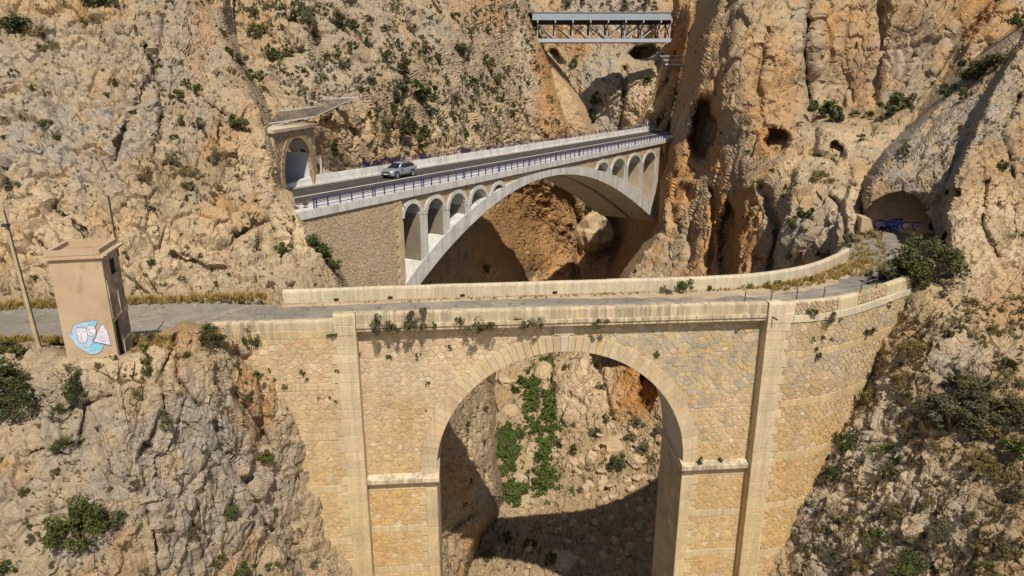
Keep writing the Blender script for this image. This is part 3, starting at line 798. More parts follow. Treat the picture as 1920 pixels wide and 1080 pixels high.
# rock shoulder in front of the old road, on the left
mound_edge = [(-140, 648), (0, 640), (60, 636), (100, 646), (140, 662), (230, 658), (262, 642), (300, 622), (345, 600), (390, 610), (430, 628)]
MOUND = Sheet('near_rock_shoulder', mound_edge + [(462, 640), (520, 720), (560, 800), (590, 900), (640, 1000), (668, 1090), (690, 1200), (-140, 1200)],
    [(-140, 650, 36.2), (0, 644, 35.6), (60, 642, 34.2), (110, 655, 32), (135, 668, 30.9), (225, 662, 30.9), (180, 680, 30.4), (260, 652, 32.0), (300, 628, 33.2), (350, 602, 34.6), (400, 620, 35.6), (430, 632, 36.6), (462, 645, 37.6),
     (440, 680, 36), (500, 720, 37.2), (530, 720, 38), (470, 760, 35.3), (545, 850, 37.1), (520, 850, 36.2), (480, 850, 34.4), (540, 920, 36.2), (575, 950, 36.9), (600, 1030, 36.9), (640, 1060, 37.4), (620, 1090, 36.4), (570, 1080, 35), (690, 1200, 37), (560, 1200, 33.6),
     (300, 680, 31.5), (380, 700, 33), (300, 800, 29.8), (400, 800, 32), (100, 760, 29.6), (0, 740, 31), (0, 900, 27), (120, 900, 26.9), (200, 840, 28), (300, 950, 27.6), (400, 950, 30.4), (470, 960, 32.6), (200, 1080, 25.2), (0, 1080, 24.4), (350, 1080, 28), (460, 1080, 31.3), (-140, 1080, 24.5), (-140, 800, 30), (-140, 1200, 23), (200, 1200, 24)],
    step=2.0, amp=0.66, size=3.6, seed=83, rough=1.05, lean=(-0.25, 0.45, 0.85),
    creases=[([(470, 900), (500, 780), (490, 700), (440, 660)], 9, 1.0), ([(270, 850), (310, 770), (300, 700), (330, 630)], 6, 0.55), ([(330, 640), (340, 720), (370, 760)], 7, 0.6), ([(150, 820), (160, 760), (205, 740)], 5, 0.45),
             ([(0, 860), (60, 850), (110, 830)], 4, 0.4), ([(300, 1080), (280, 960), (270, 860)], 5, 0.45), ([(560, 1080), (500, 980), (430, 850), (400, 790)], 6, 0.6), ([(440, 740), (480, 790), (500, 830)], 9, 1.1), ([(130, 905), (60, 900), (20, 930)], 4, 0.35)],
    edges=[(mound_edge, 16, 2.4)], calm=[(180, 668, 90, 20, 0.75), (40, 640, 90, 14, 0.7)],
    masks={'grey': [(350, 900, 210, 200, 0.85), (150, 800, 160, 110, 0.5), (200, 1000, 200, 90, 0.6), (80, 950, 90, 90, 0.4)],
           'ochre': [(480, 740, 45, 90, 0.75), (330, 650, 40, 50, 0.5), (470, 850, 40, 50, 0.5), (360, 985, 20, 25, 0.6), (20, 890, 60, 25, 0.4)],
           'pale': [(220, 690, 130, 30, 0.7), (310, 660, 40, 50, 0.5), (40, 690, 60, 40, 0.4)], 'soil': [(60, 640, 120, 20, 0.7), (330, 610, 80, 12, 0.5)]})
SHEETS = dict(left=LEFT, middle=MIDDLE, end=GORGE_END, pillar=GORGE_PILLAR, rib=GORGE_RIB, under=UNDER, side=CANYON_LEFT, floor=FLOOR, right=RIGHT, slope=SLOPE, mound=MOUND)

g = MB()
g.add([(-1500, -600, -46), (1500, -600, -46), (1500, 1600, -46), (-1500, 1600, -46)], [(0, 1, 2, 3)])
g.build('ground', M['dirt'], kind='structure')

# ------------------------------------------------------------------ old masonry viaduct
def vmix(a, b, t): return tuple(x + (y - x) * t for x, y in zip(a, b))
A0 = at_z(665, 588, 0)
A1 = at_z(1437, 568, 0)
BU = (A1 - A0).normalized()
BN = Vector((BU.y, -BU.x, 0))
S_TURN = 26.5
_curve = [A0 + BU * 22.0, A0 + BU * S_TURN, Vector((20.25, 41.0, 0)), Vector((22.97, 42.5, 0)), Vector((26.2, 44.8, 0)), Vector((28.66, 46.6, 0)), Vector((31.6, 48.6, 0)), Vector((34, 50, 0))]
def catmull(P, n=24):
    out = []
    for i in range(1, len(P) - 2):
        p0, p1, p2, p3 = P[i - 1], P[i], P[i + 1], P[i + 2]
        for k in range(n):
            t = k / n
            out.append(0.5 * ((2 * p1) + (p2 - p0) * t + (2 * p0 - 5 * p1 + 4 * p2 - p3) * t * t + (3 * p1 - p0 - 3 * p2 + p3) * t ** 3))
    out.append(P[-2])
    return out
_cv = catmull(_curve)
_cl = [0.0]
for a, b in zip(_cv[:-1], _cv[1:]): _cl.append(_cl[-1] + (b - a).length)
def wall_pt(s, z, off):
    if s <= S_TURN:
        p = A0 + BU * s + BN * off
        return Vector((p.x, p.y, z))
    d = s - S_TURN
    i = min(int(np.searchsorted(_cl, d)) - 1, len(_cv) - 2)
    i = max(i, 0)
    f = (d - _cl[i]) / max(_cl[i + 1] - _cl[i], 1e-6)
    p = _cv[i].lerp(_cv[i + 1], f)
    tg = (_cv[min(i + 2, len(_cv) - 1)] - _cv[max(i - 1, 0)]).normalized()
    p = p + Vector((tg.y, -tg.x, 0)) * off
    return Vector((p.x, p.y, z))
S_END = S_TURN + _cl[-1]

ARC_S, ARC_Z, ARC_R, ARC_T = 12.62, -11.25, 8.2, 1.02
OFF_SP, OFF_WG, OFF_PIL = -0.72, 0.0, 0.06
OLD = thing('stone_viaduct', 'old cream masonry viaduct with one big round arch carrying the abandoned road', 'bridge', wall_pt(ARC_S, -40, -3))
OLD_M = parent_matrix(OLD).inverted()

def tone(base, var=0.10):
    k = 1 + RNG.uniform(-var, var)
    return tuple(max(0.02, x * k * (1 + RNG.uniform(-0.03, 0.03))) for x in base)

CREAM, WARM, OCHRE, BLUEGREY, PALE = (0.53, 0.42, 0.28), (0.51, 0.36, 0.18), (0.48, 0.295, 0.11), (0.30, 0.29, 0.265), (0.57, 0.49, 0.38)
_pn = lambda s, z, k: float(perlin(np.array([[s * k, z * k, 3.3 + k]]), 91)[0])
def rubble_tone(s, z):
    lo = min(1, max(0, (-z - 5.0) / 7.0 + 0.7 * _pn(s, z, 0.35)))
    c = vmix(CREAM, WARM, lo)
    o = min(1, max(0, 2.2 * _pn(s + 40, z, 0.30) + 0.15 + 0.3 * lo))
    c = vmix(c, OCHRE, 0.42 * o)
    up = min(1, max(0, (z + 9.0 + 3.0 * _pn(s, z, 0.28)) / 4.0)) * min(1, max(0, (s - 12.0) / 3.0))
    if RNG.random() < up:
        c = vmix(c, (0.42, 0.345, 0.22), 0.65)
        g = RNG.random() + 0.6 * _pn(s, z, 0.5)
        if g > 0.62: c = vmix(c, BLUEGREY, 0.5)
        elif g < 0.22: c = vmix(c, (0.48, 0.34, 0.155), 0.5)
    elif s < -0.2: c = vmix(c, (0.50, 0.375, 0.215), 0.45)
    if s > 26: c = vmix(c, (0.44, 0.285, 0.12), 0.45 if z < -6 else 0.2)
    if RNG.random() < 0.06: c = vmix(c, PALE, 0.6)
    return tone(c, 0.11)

def clip_half(poly, px, pz, nx, nz):
    out = []
    n = len(poly)
    for i in range(n):
        a, b = poly[i], poly[(i + 1) % n]
        da = (a[0] - px) * nx + (a[1] - pz) * nz
        db = (b[0] - px) * nx + (b[1] - pz) * nz
        if da <= 0: out.append(a)
        if (da < 0 < db) or (db < 0 < da):
            t = da / (da - db)
            out.append((a[0] + (b[0] - a[0]) * t, a[1] + (b[1] - a[1]) * t))
    return out

def rubble_cells(s0, s1, z0, z1, w, h, jit=0.36):
    """Random rubble: irregular convex stones filling a rectangle of the wall."""
    nz = max(1, int(round((z1 - z0) / h)))
    h = (z1 - z0) / nz
    ns = max(1, int(round((s1 - s0) / w)))
    w = (s1 - s0) / ns
    seeds = {}
    for j in range(-1, nz + 1):
        for i in range(-1, ns + 2):
            big = RNG.random() < 0.12
            seeds[j, i] = (s0 + (i + 0.5 * (j % 2) + RNG.uniform(-jit, jit)) * w, z0 + (j + 0.5 + RNG.uniform(-jit, jit) * 0.9) * h, 0.10 if big else RNG.uniform(-0.05, 0.04))
    out = []
    for j in range(0, nz):
        for i in range(0, ns + 1):
            p = seeds[j, i]
            poly = [(s0, z0), (s1, z0), (s1, z1), (s0, z1)]
            poly = [(max(s0, p[0] - 1.4 * w), max(z0, p[1] - 1.6 * h)), (min(s1, p[0] + 1.4 * w), max(z0, p[1] - 1.6 * h)),
                    (min(s1, p[0] + 1.4 * w), min(z1, p[1] + 1.6 * h)), (max(s0, p[0] - 1.4 * w), min(z1, p[1] + 1.6 * h))]
            if poly[1][0] <= poly[0][0] or poly[2][1] <= poly[1][1]: continue
            for dj in (-1, 0, 1):
                for di in (-2, -1, 0, 1, 2):
                    if (dj or di) and (j + dj, i + di) in seeds:
                        q = seeds[j + dj, i + di]
                        nx, nzv = q[0] - p[0], (q[1] - p[1]) * 1.25
                        t = 0.5 + (p[2] - q[2])
                        poly = clip_half(poly, p[0] + (q[0] - p[0]) * t, p[1] + (q[1] - p[1]) * t, nx, nzv)
                        if len(poly) < 3: break
                if len(poly) < 3: break
            if len(poly) < 3: continue
            ar = 0.5 * abs(sum(poly[k][0] * poly[(k + 1) % len(poly)][1] - poly[(k + 1) % len(poly)][0] * poly[k][1] for k in range(len(poly))))
            if ar > 0.02: out.append((poly, ar))
    return out

def stone_solid(poly, off, proud, gap, mapf=wall_pt):
    n = len(poly)
    cs, cz = sum(p[0] for p in poly) / n, sum(p[1] for p in poly) / n
    V = []
    for r, g, o in ((0, gap, off - 0.05), (1, gap * 1.0, off + proud * 0.55), (2, gap * 2.4, off + proud)):
        for s, z in poly:
            d = math.hypot(s - cs, z - cz) + 1e-6
            k = max(0.25, 1 - g / d)
            V.append(mapf(cs + (s - cs) * k, cz + (z - cz) * k, o + (RNG.uniform(-0.012, 0.012) if r == 2 else 0)))
    V.append(mapf(cs, cz, off + proud * RNG.uniform(0.9, 1.35)))
    F = []
    for r in (0, 1):
        for k in range(n):
            F.append((r * n + k, r * n + (k + 1) % n, (r + 1) * n + (k + 1) % n, (r + 1) * n + k))
    for k in range(n):
        F.append((2 * n + k, 2 * n + (k + 1) % n, 3 * n))
    # counter-clockwise seen from outside
    a = sum(poly[k][0] * poly[(k + 1) % n][1] - poly[(k + 1) % n][0] * poly[k][1] for k in range(n))
    if a < 0: F = [f[::-1] for f in F]
    return V, F

rubble = []           # (poly, area, off, proud)
def add_rubble(s0, s1, z0, z1, w, h, off, test=None):
    for poly, ar in rubble_cells(s0, s1, z0, z1, w, h):
        c = (sum(p[0] for p in poly) / len(poly), sum(p[1] for p in poly) / len(poly))
        if test and not test(*c): continue
        rubble.append((poly, ar, c, off, RNG.uniform(0.012, 0.05)))

out_arch = lambda s, z: z < ARC_Z or math.hypot(s - ARC_S, z - ARC_Z) > ARC_R + ARC_T * 0.8
PIER_L, PIER_R = 4.42, 20.84
in_pier = lambda s, z: s < PIER_L - 0.9 or s > PIER_R + 0.9
add_rubble(0.0, 25.27, -7.4, -1.2, 0.47, 0.335, OFF_SP, out_arch)
add_rubble(0.0, 25.27, -11.25, -7.4, 0.42, 0.29, OFF_SP, out_arch)
PIER_BANDS = [(-12.45, -11.9), (-15.65, -15.15), (-18.85, -18.35), (-22.1, -21.6)]
zt = -12.45
for zb, ztop in PIER_BANDS[1:]:
    add_rubble(0.0, PIER_L, ztop, zt, 0.44, 0.31, OFF_SP, in_pier)
    add_rubble(PIER_R, 25.27, ztop, zt, 0.44, 0.31, OFF_SP, in_pier)
    zt = zb
LB = [(-4.85, -4.4), (-8.25, -7.75), (-12.0, -11.45), (-15.9, -15.4), (-19.8, -19.3)]
zt = -1.5
for zb, ztop in LB:
    add_rubble(-9.5, -1.1, ztop, zt, 0.44, 0.31, OFF_WG)
    zt = zb
RB = [(-3.75, -3.3), (-7.2, -6.7), (-11.0, -10.5), (-14.8, -14.3), (-18.6, -18.1), (-22.4, -21.9)]
zt = -1.35
for zb, ztop in RB:
    add_rubble(26.6, min(S_END, 44), ztop, zt, 0.44, 0.28, OFF_WG)
    zt = zb
add_rubble(27.0, 30.2, -0.86, -0.04, 0.30, 0.20, OFF_WG - 0.02)
add_rubble(32.1, 35.7, -0.80, -0.10, 0.34, 0.22, OFF_WG - 0.06)

# the 300 stones that show largest become parts of their own; the others are one mass
rubble.sort(key=lambda r: -r[1] * (1.0 if r[2][1] > -13 else 0.4))
M['rubble'].use_nodes = True
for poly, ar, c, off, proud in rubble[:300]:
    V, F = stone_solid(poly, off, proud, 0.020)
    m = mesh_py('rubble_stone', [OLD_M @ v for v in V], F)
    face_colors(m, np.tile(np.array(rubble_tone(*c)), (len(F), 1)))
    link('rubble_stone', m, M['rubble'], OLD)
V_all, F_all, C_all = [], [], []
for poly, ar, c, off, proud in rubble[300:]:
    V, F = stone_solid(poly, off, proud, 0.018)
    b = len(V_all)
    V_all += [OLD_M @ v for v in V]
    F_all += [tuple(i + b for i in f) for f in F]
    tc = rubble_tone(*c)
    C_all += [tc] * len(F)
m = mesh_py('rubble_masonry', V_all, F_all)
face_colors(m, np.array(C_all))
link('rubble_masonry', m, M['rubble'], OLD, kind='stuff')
print('rubble stones', len(rubble))

def block(name, s0, s1, z0, z1, ob, of, col, mat='ashlar', cham=0.018, gap=0.006, mapf=wall_pt, root=None):
    """A dressed stone: front face with a small chamfer, real thickness, open joint round it."""
    s0 += gap; s1 -= gap; z0 += gap; z1 -= gap
    c = cham
    V = [mapf(s, z, ob) for s, z in ((s0, z0), (s1, z0), (s1, z1), (s0, z1))]
    V += [mapf(s, z, of - c) for s, z in ((s0, z0), (s1, z0), (s1, z1), (s0, z1))]
    V += [mapf(s, z, of) for s, z in ((s0 + c, z0 + c), (s1 - c, z0 + c), (s1 - c, z1 - c), (s0 + c, z1 - c))]
    F = [(3, 2, 1, 0), (8, 9, 10, 11)]
    for r in (0, 4):
        F += [(r + k, r + (k + 1) % 4, r + 4 + (k + 1) % 4, r + 4 + k) for k in range(4)]
    root = root or OLD
    Mi = parent_matrix(root).inverted()
    m = mesh_py(name, [Mi @ v for v in V], F)
    face_colors(m, np.tile(np.array(col), (len(F), 1)))
    return link(name, m, M[mat], root)

# core: mortar face, barrel, piers
core = MB()
def core_quad(P): core.add(P, [(0, 1, 2, 3)])
ss = sorted(set([0.0, PIER_L, PIER_R, 25.3] + [ARC_S + ARC_R * math.cos(math.pi * k / 48) for k in range(49)]))
def arc_z(s): return ARC_Z + math.sqrt(max(0, ARC_R ** 2 - (s - ARC_S) ** 2))
BACK = -5.4
for a, b in zip(ss[:-1], ss[1:]):
    mid_s = (a + b) / 2
    if ARC_S - ARC_R < mid_s < ARC_S + ARC_R:
        za, zb = arc_z(a), arc_z(b)
    else:
        za = zb = -46.0
    core_quad([wall_pt(a, za, OFF_SP), wall_pt(b, zb, OFF_SP), wall_pt(b, -1.1, OFF_SP), wall_pt(a, -1.1, OFF_SP)])
    core_quad([wall_pt(b, zb, BACK), wall_pt(a, za, BACK), wall_pt(a, -1.1, BACK), wall_pt(b, -1.1, BACK)])
for s in (PIER_L, PIER_R):
    P = [wall_pt(s, -46, OFF_SP), wall_pt(s, -46, BACK), wall_pt(s, ARC_Z, BACK), wall_pt(s, ARC_Z, OFF_SP)]
    core_quad(P if s == PIER_L else P[::-1])
# wing walls and pilaster bodies
def slab(s0, s1, off, z0, z1, n, back=BACK):
    for k in range(n):
        a, b = s0 + (s1 - s0) * k / n, s0 + (s1 - s0) * (k + 1) / n
        core.hexa([wall_pt(a, z0, off), wall_pt(b, z0, off), wall_pt(b, z1, off), wall_pt(a, z1, off),
                   wall_pt(a, z0, back), wall_pt(b, z0, back), wall_pt(b, z1, back), wall_pt(a, z1, back)])
slab(-10.5, -1.15, OFF_WG, -46, -1.15, 2)
slab(-1.15, -0.003, OFF_PIL - 0.05, -46, -1.15, 1)
slab(25.273, 26.45, OFF_PIL - 0.05, -46, -1.15, 1)
slab(26.45, S_END - 0.3, OFF_WG, -46, -1.15, 24, back=-1.6)
core.build('wall_core', M['mortar'], OLD)
# barrel lining and jambs in dressed courses
bar = MB()
for k in range(48):
    t0, t1 = math.pi * k / 48, math.pi * (k + 1) / 48
    r = ARC_R
    a, b = (ARC_S + r * math.cos(t0), ARC_Z + r * math.sin(t0)), (ARC_S + r * math.cos(t1), ARC_Z + r * math.sin(t1))
    bar.add([wall_pt(*a, OFF_SP), wall_pt(*b, OFF_SP), wall_pt(*b, BACK), wall_pt(*a, BACK)], [(0, 1, 2, 3)])
bo = bar.build('arch_barrel', M['grey_concrete'], OLD)
for side, s, sg in ((0, PIER_L, 1), (1, PIER_R, -1)):
    z, j = -11.9, 0
    while z > -30:
        hh = RNG.uniform(0.55, 0.68)
        xs = [OFF_SP + 0.1, OFF_SP - 0.75 - 0.5 * (j % 2), OFF_SP - 2.0 - 0.4 * (j % 2), OFF_SP - 3.3 + 0.3 * (j % 2), BACK]
        for a, b in zip(xs[:-1], xs[1:]):
            mp = lambda q, zz, o, s=s, sg=sg: wall_pt(s + sg * o, zz, q)
            block('jamb_stone', min(a, b), max(a, b), z - hh, z, -0.03, 0.03, tone((0.40, 0.33, 0.23), 0.12), mapf=(mp if side == 1 else mp), cham=0.012)
        z -= hh
        j += 1
# voussoirs
NV = 59
for k in range(NV):
    t0, t1 = math.pi * k / NV, math.pi * (k + 1) / NV
    g = 0.004 / ARC_R * 6
    ro = ARC_R + ARC_T + RNG.uniform(-0.03, 0.05)
    pts = [(ARC_R - 0.015, t0 + g * 0.3), (ro, t0 + g * 0.25), (ro, t1 - g * 0.25), (ARC_R - 0.015, t1 - g * 0.3)]
    P2 = [(ARC_S + r * math.cos(t), ARC_Z + r * math.sin(t)) for r, t in pts]
    V, F = stone_solid(P2, OFF_SP, 0.13 + RNG.uniform(-0.012, 0.012), 0.006)
    n = 4
    V = [wall_pt(*p, OFF_SP - 0.6) for p in P2] + [wall_pt(*p, OFF_SP + 0.10) for p in P2]
    cs, cz = sum(p[0] for p in P2) / 4, sum(p[1] for p in P2) / 4
    pf = 0.125 + RNG.uniform(-0.012, 0.012)
    V += [wall_pt(cs + (p[0] - cs) * 0.95, cz + (p[1] - cz) * 0.97, OFF_SP + pf) for p in P2]
    F = [(3, 2, 1, 0), (8, 9, 10, 11)]
    for r in (0, 4): F += [(r + q, r + (q + 1) % 4, r + 4 + (q + 1) % 4, r + 4 + q) for q in range(4)]
    F = [f[::-1] for f in F]
    m = mesh_py('voussoir', [OLD_M @ v for v in V], F)
    col = tone(vmix((0.53, 0.435, 0.29), (0.52, 0.385, 0.225), RNG.choice([0, 0, 0.3, 0.8])), 0.07)
    if k == NV // 2: col = (0.54, 0.47, 0.36)
    face_colors(m, np.tile(np.array(col), (len(F), 1)))
    link('voussoir', m, M['ashlar'], OLD)
block('date_stone', 11.95, 13.25, -1.98, -1.24, OFF_SP - 0.2, OFF_SP + 0.12, (0.57, 0.51, 0.41))
block('date_stone', 12.25, 12.95, -2.06, -1.985, OFF_SP - 0.2, OFF_SP + 0.10, (0.57, 0.51, 0.41))
# impost ledges with sloping top, on the face and returning into the arch
for s0, s1 in ((0.0, PIER_L + 0.18), (PIER_R - 0.18, 25.268)):
    ns = 4
    for k in range(ns):
        a, b = s0 + (s1 - s0) * k / ns + 0.005, s0 + (s1 - s0) * (k + 1) / ns - 0.005
        V = [wall_pt(x, z, o) for x in (a, b) for o, z in ((OFF_SP - 0.3, -11.9), (OFF_SP + 0.22, -11.9), (OFF_SP + 0.46, -11.72), (OFF_SP + 0.46, -11.45), (OFF_SP + 0.04, -11.22), (OFF_SP - 0.3, -11.22))]
        F = [(k2, (k2 + 1) % 6, 6 + (k2 + 1) % 6, 6 + k2) for k2 in range(6)] + [(5, 4, 3, 2, 1, 0), (6, 7, 8, 9, 10, 11)]
        F = [f[::-1] for f in F]
        m = mesh_py('impost_stone', [OLD_M @ v for v in V], F)
        face_colors(m, np.tile(np.array(tone((0.55, 0.46, 0.33), 0.05)), (len(F), 1)))
        link('impost_stone', m, M['parapet'], OLD)
for s, sg in ((PIER_L, 1), (PIER_R, -1)):
    for k in range(3):
        a, b = OFF_SP + 0.0 - k * 1.56, OFF_SP - 1.55 - k * 1.56
        V = [wall_pt(s + sg * o, z, q) for q in (a, b) for o, z in ((-0.2, -11.9), (0.05, -11.9), (0.18, -11.72), (0.18, -11.45), (0.0, -11.22), (-0.2, -11.22))]
        F = [(k2, (k2 + 1) % 6, 6 + (k2 + 1) % 6, 6 + k2) for k2 in range(6)] + [(5, 4, 3, 2, 1, 0), (6, 7, 8, 9, 10, 11)]
        m = mesh_py('impost_stone', [OLD_M @ v for v in V], F)
        face_colors(m, np.tile(np.array(tone((0.52, 0.43, 0.30), 0.05)), (len(F), 1)))
        link('impost_stone', m, M['ashlar'], OLD)
def course(name, s0, s1, z0, z1, ob, of, L, base, mat='ashlar', var=0.06):
    n = max(1, int(round((s1 - s0) / L)))
    e = [s0 + (s1 - s0) * k / n + (RNG.uniform(-0.12, 0.12) * L if 0 < k < n else 0) for k in range(n + 1)]
    for a, b in zip(e[:-1], e[1:]):
        block(name, a, b, z0, z1, ob, of + RNG.uniform(-0.006, 0.006), tone(base, var), mat)
BAND = (0.53, 0.415, 0.25)
for zb, ztop in PIER_BANDS:
    course('band_stone', 0.02, PIER_L - 0.75, zb, ztop, OFF_SP - 0.2, OFF_SP + 0.05, 1.2, BAND)
    course('band_stone', PIER_R + 0.75, 25.25, zb, ztop, OFF_SP - 0.2, OFF_SP + 0.05, 1.2, BAND)
for zb, ztop in LB:
    course('band_stone', -9.5, -1.45, zb, ztop, OFF_WG - 0.2, OFF_WG + 0.045, 1.15, BAND)
for zb, ztop in RB:
    course('band_stone', 26.75, S_END - 0.4, zb, ztop, OFF_WG - 0.2, OFF_WG + 0.045, 1.4, vmix(BAND, WARM, 0.4))
# quoins of pilasters and piers
def quoins(s_edge, sg, z_top, z_bot, short, long, off, base, h=0.60, ob=None):
    z, j = z_top, RNG.randint(0, 1)
    while z > z_bot:
        hh = h * RNG.uniform(0.92, 1.08)
        L = long if j % 2 else short
        L *= RNG.uniform(0.95, 1.08)
        a, b = (s_edge, s_edge + sg * L) if sg > 0 else (s_edge + sg * L, s_edge)
        lo = min(1, max(0, (-z - 8) / 8))
        block('quoin', a, b, z - hh, z, (ob if ob is not None else off - 0.3), off + RNG.uniform(-0.005, 0.005), tone(vmix(base, (0.51, 0.40, 0.225), lo), 0.075))
        z -= hh
        j += 1
QB = (0.535, 0.435, 0.295)
quoins(25.255, 1, -1.36, -22, 1.2, 1.58, OFF_PIL, QB, ob=-0.75)
quoins(-0.004, -1, -1.36, -22, 1.2, 1.58, OFF_PIL, QB, ob=-0.75)
quoins(PIER_L - 0.02, -1, -12.45, -22, 0.72, 1.15, OFF_SP + 0.08, QB)
quoins(PIER_R + 0.02, 1, -12.45, -22, 0.72, 1.15, OFF_SP + 0.08, QB)
# parapet on the span: cornice, parapet blocks with rounded top
PARA = (0.50, 0.415, 0.275)
def parapet(s0, s1, top, face, L, height, thick=0.5, base=PARA, mapf=wall_pt, name='parapet_block', mat='parapet', sgn=1, root=None):
    n = max(1, int(round((s1 - s0) / L)))
    root = root or OLD
    Mi = parent_matrix(root).inverted()
    prof = [(face, top - height), (face, top - 0.16), (face - 0.03, top - 0.06), (face - 0.10, top), (face - thick + 0.10, top), (face - thick + 0.03, top - 0.06), (face - thick, top - 0.16), (face - thick, top - height)]
    for k in range(n):
        a, b = s0 + (s1 - s0) * k / n + 0.004, s0 + (s1 - s0) * (k + 1) / n - 0.004
        q = len(prof)
        cuts = [a + (b - a) * i / 3 for i in range(4)]
        dz = RNG.uniform(-0.02, 0.012)
        V = [mapf(x, z + dz, o) for x in cuts for o, z in prof]
        F = []
        for c in range(3):
            F += [(c * q + i, c * q + (i + 1) % q, (c + 1) * q + (i + 1) % q, (c + 1) * q + i) for i in range(q)]
        F += [tuple(range(q - 1, -1, -1)), tuple(range(3 * q, 4 * q))]
        F = [f[::-1] for f in F] if sgn > 0 else F
        m = mesh_py(name, [Mi @ v for v in V], F)
        face_colors(m, np.tile(np.array(tone(base, 0.05)), (len(F), 1)))
        link(name, m, M[mat], root)
parapet(0.02, 25.24, 0.0, -0.12, 2.3, 0.74)
course('cornice_stone', 0.02, 25.24, -0.98, -0.72, -1.1, -0.01, 1.15, (0.54, 0.45, 0.31), 'parapet')
course('cornice_stone', 0.02, 25.24, -1.20, -0.985, -1.1, -0.10, 1.15, (0.54, 0.46, 0.32), 'parapet')
# left wing parapet, pilaster heads
parapet(-8.35, -1.3, -0.36, -0.02, 2.4, 0.62)
course('coping_stone', -8.4, -1.3, -1.5, -0.99, -1.0, 0.03, 1.5, (0.52, 0.415, 0.245), 'parapet')
parapet(-1.29, 0.0, -0.03, 0.02, 1.4, 0.7, thick=0.66)
course('coping_stone', -1.29, 0.0, -1.36, -0.74, -1.0, 0.085, 1.5, (0.54, 0.45, 0.31), 'parapet')
parapet(25.26, 26.15, 0.03, 0.05, 1.1, 0.72, thick=0.68, mat='ashlar', base=(0.57, 0.50, 0.38))
course('coping_stone', 25.255, 26.9, -1.355, -0.70, -1.0, 0.085, 2.0, (0.55, 0.47, 0.33), 'ashlar')
# right wing parapet: rubble panels between plain ones, pale coping course below
parapet(26.16, 27.0, 0.0, OFF_WG + 0.02, 1.0, 0.86, base=(0.54, 0.45, 0.30), mat='ashlar')
parapet(27.0, 30.2, 0.0, OFF_WG - 0.06, 3.2, 0.86, base=(0.50, 0.41, 0.27), mat='ashlar')
parapet(30.2, 32.1, 0.0, OFF_WG + 0.02, 2.0, 0.86, base=(0.55, 0.46, 0.31), mat='ashlar')
parapet(32.1, 35.7, 0.0, OFF_WG - 0.10, 3.6, 0.86, base=(0.34, 0.26, 0.15), mat='ashlar')
parapet(35.7, 41.4, 0.0, OFF_WG + 0.02, 2.8, 0.86, base=(0.54, 0.44, 0.28), mat='ashlar')
course('coping_stone', 26.9, 41.4, -1.35, -0.865, -1.0, OFF_WG + 0.10, 1.3, (0.56, 0.49, 0.36), 'ashlar')
# drain spouts under the cornice end
sp = MB()
sp.bar(wall_pt(25.5, -0.9, 0.05), wall_pt(25.62, -0.93, 0.55), 0.07, 0.07)
sp.build('drain_spout', M['dark_steel'], OLD)

# far parapet of the old road, curving to the tunnel
_fp = [at_z(*q, 0) for q in [(300, 551.5), (528, 545), (760, 537), (1000, 530), (1200, 523.5), (1340, 519), (1430, 513), (1500, 502), (1550, 488), (1594, 466), (1612, 440)]]
_fc = catmull(_fp, 16)
_fl = [0.0]
for a, b in zip(_fc[:-1], _fc[1:]): _fl.append(_fl[-1] + (b - a).length)
def far_pt(s, z, off):
    i = max(0, min(int(np.searchsorted(_fl, s)) - 1, len(_fc) - 2))
    f = (s - _fl[i]) / max(_fl[i + 1] - _fl[i], 1e-6)
    p = _fc[i].lerp(_fc[i + 1], f)
    tg = (_fc[min(i + 2, len(_fc) - 1)] - _fc[max(i - 1, 0)]).normalized()
    p = p + Vector((tg.y, -tg.x, 0)) * off
    return Vector((p.x, p.y, z))
F_END = _fl[-1]
parapet(0.05, F_END - 0.05, 0.0, 0.0, 2.4, 1.05, thick=0.45, base=(0.55, 0.475, 0.345), mapf=far_pt, name='parapet_block', mat='ashlar')
pl = MB()
n = 60
for k in range(n):
    a, b = 0.05 + (F_END - 0.1) * k / n, 0.05 + (F_END - 0.1) * (k + 1) / n
    pl.hexa([far_pt(a, -1.1, 0.06), far_pt(b, -1.1, 0.06), far_pt(b, -0.86, 0.06), far_pt(a, -0.86, 0.06), far_pt(a, -1.1, -0.1), far_pt(b, -1.1, -0.1), far_pt(b, -0.86, -0.1), far_pt(a, -0.86, -0.1)])
pl.build('parapet_plinth', M['dirt'], OLD)
_sw = [at_z(*q, 0.15) for q in [(1588, 470), (1597, 458), (1604, 447), (1608, 443)]]
def short_pt(s, z, off):
    k = min(int(s), 2); p = _sw[k].lerp(_sw[k + 1], s - k)
    tg = (_sw[3] - _sw[0]).normalized()
    p = p + Vector((tg.y, -tg.x, 0)) * off
    return Vector((p.x, p.y, z))
# weep holes at the foot of the far parapet
for px in (725, 860, 1045, 633):
    P = at_z(px, 560 if px < 1000 else 551, -0.83)
    w = MB()
    s_near = min(range(len(_fc)), key=lambda i: (_fc[i] - Vector((P.x, P.y, 0))).length)
    sv = _fl[s_near]
    w.hexa([far_pt(sv - 0.16, -0.80, 0.066), far_pt(sv + 0.16, -0.80, 0.066), far_pt(sv + 0.16, -0.66, 0.066), far_pt(sv - 0.16, -0.66, 0.066), far_pt(sv - 0.16, -0.80, -0.05), far_pt(sv + 0.16, -0.80, -0.05), far_pt(sv + 0.16, -0.66, -0.05), far_pt(sv - 0.16, -0.66, -0.05)])
    w.build('weep_hole', M['dark_void'], OLD)

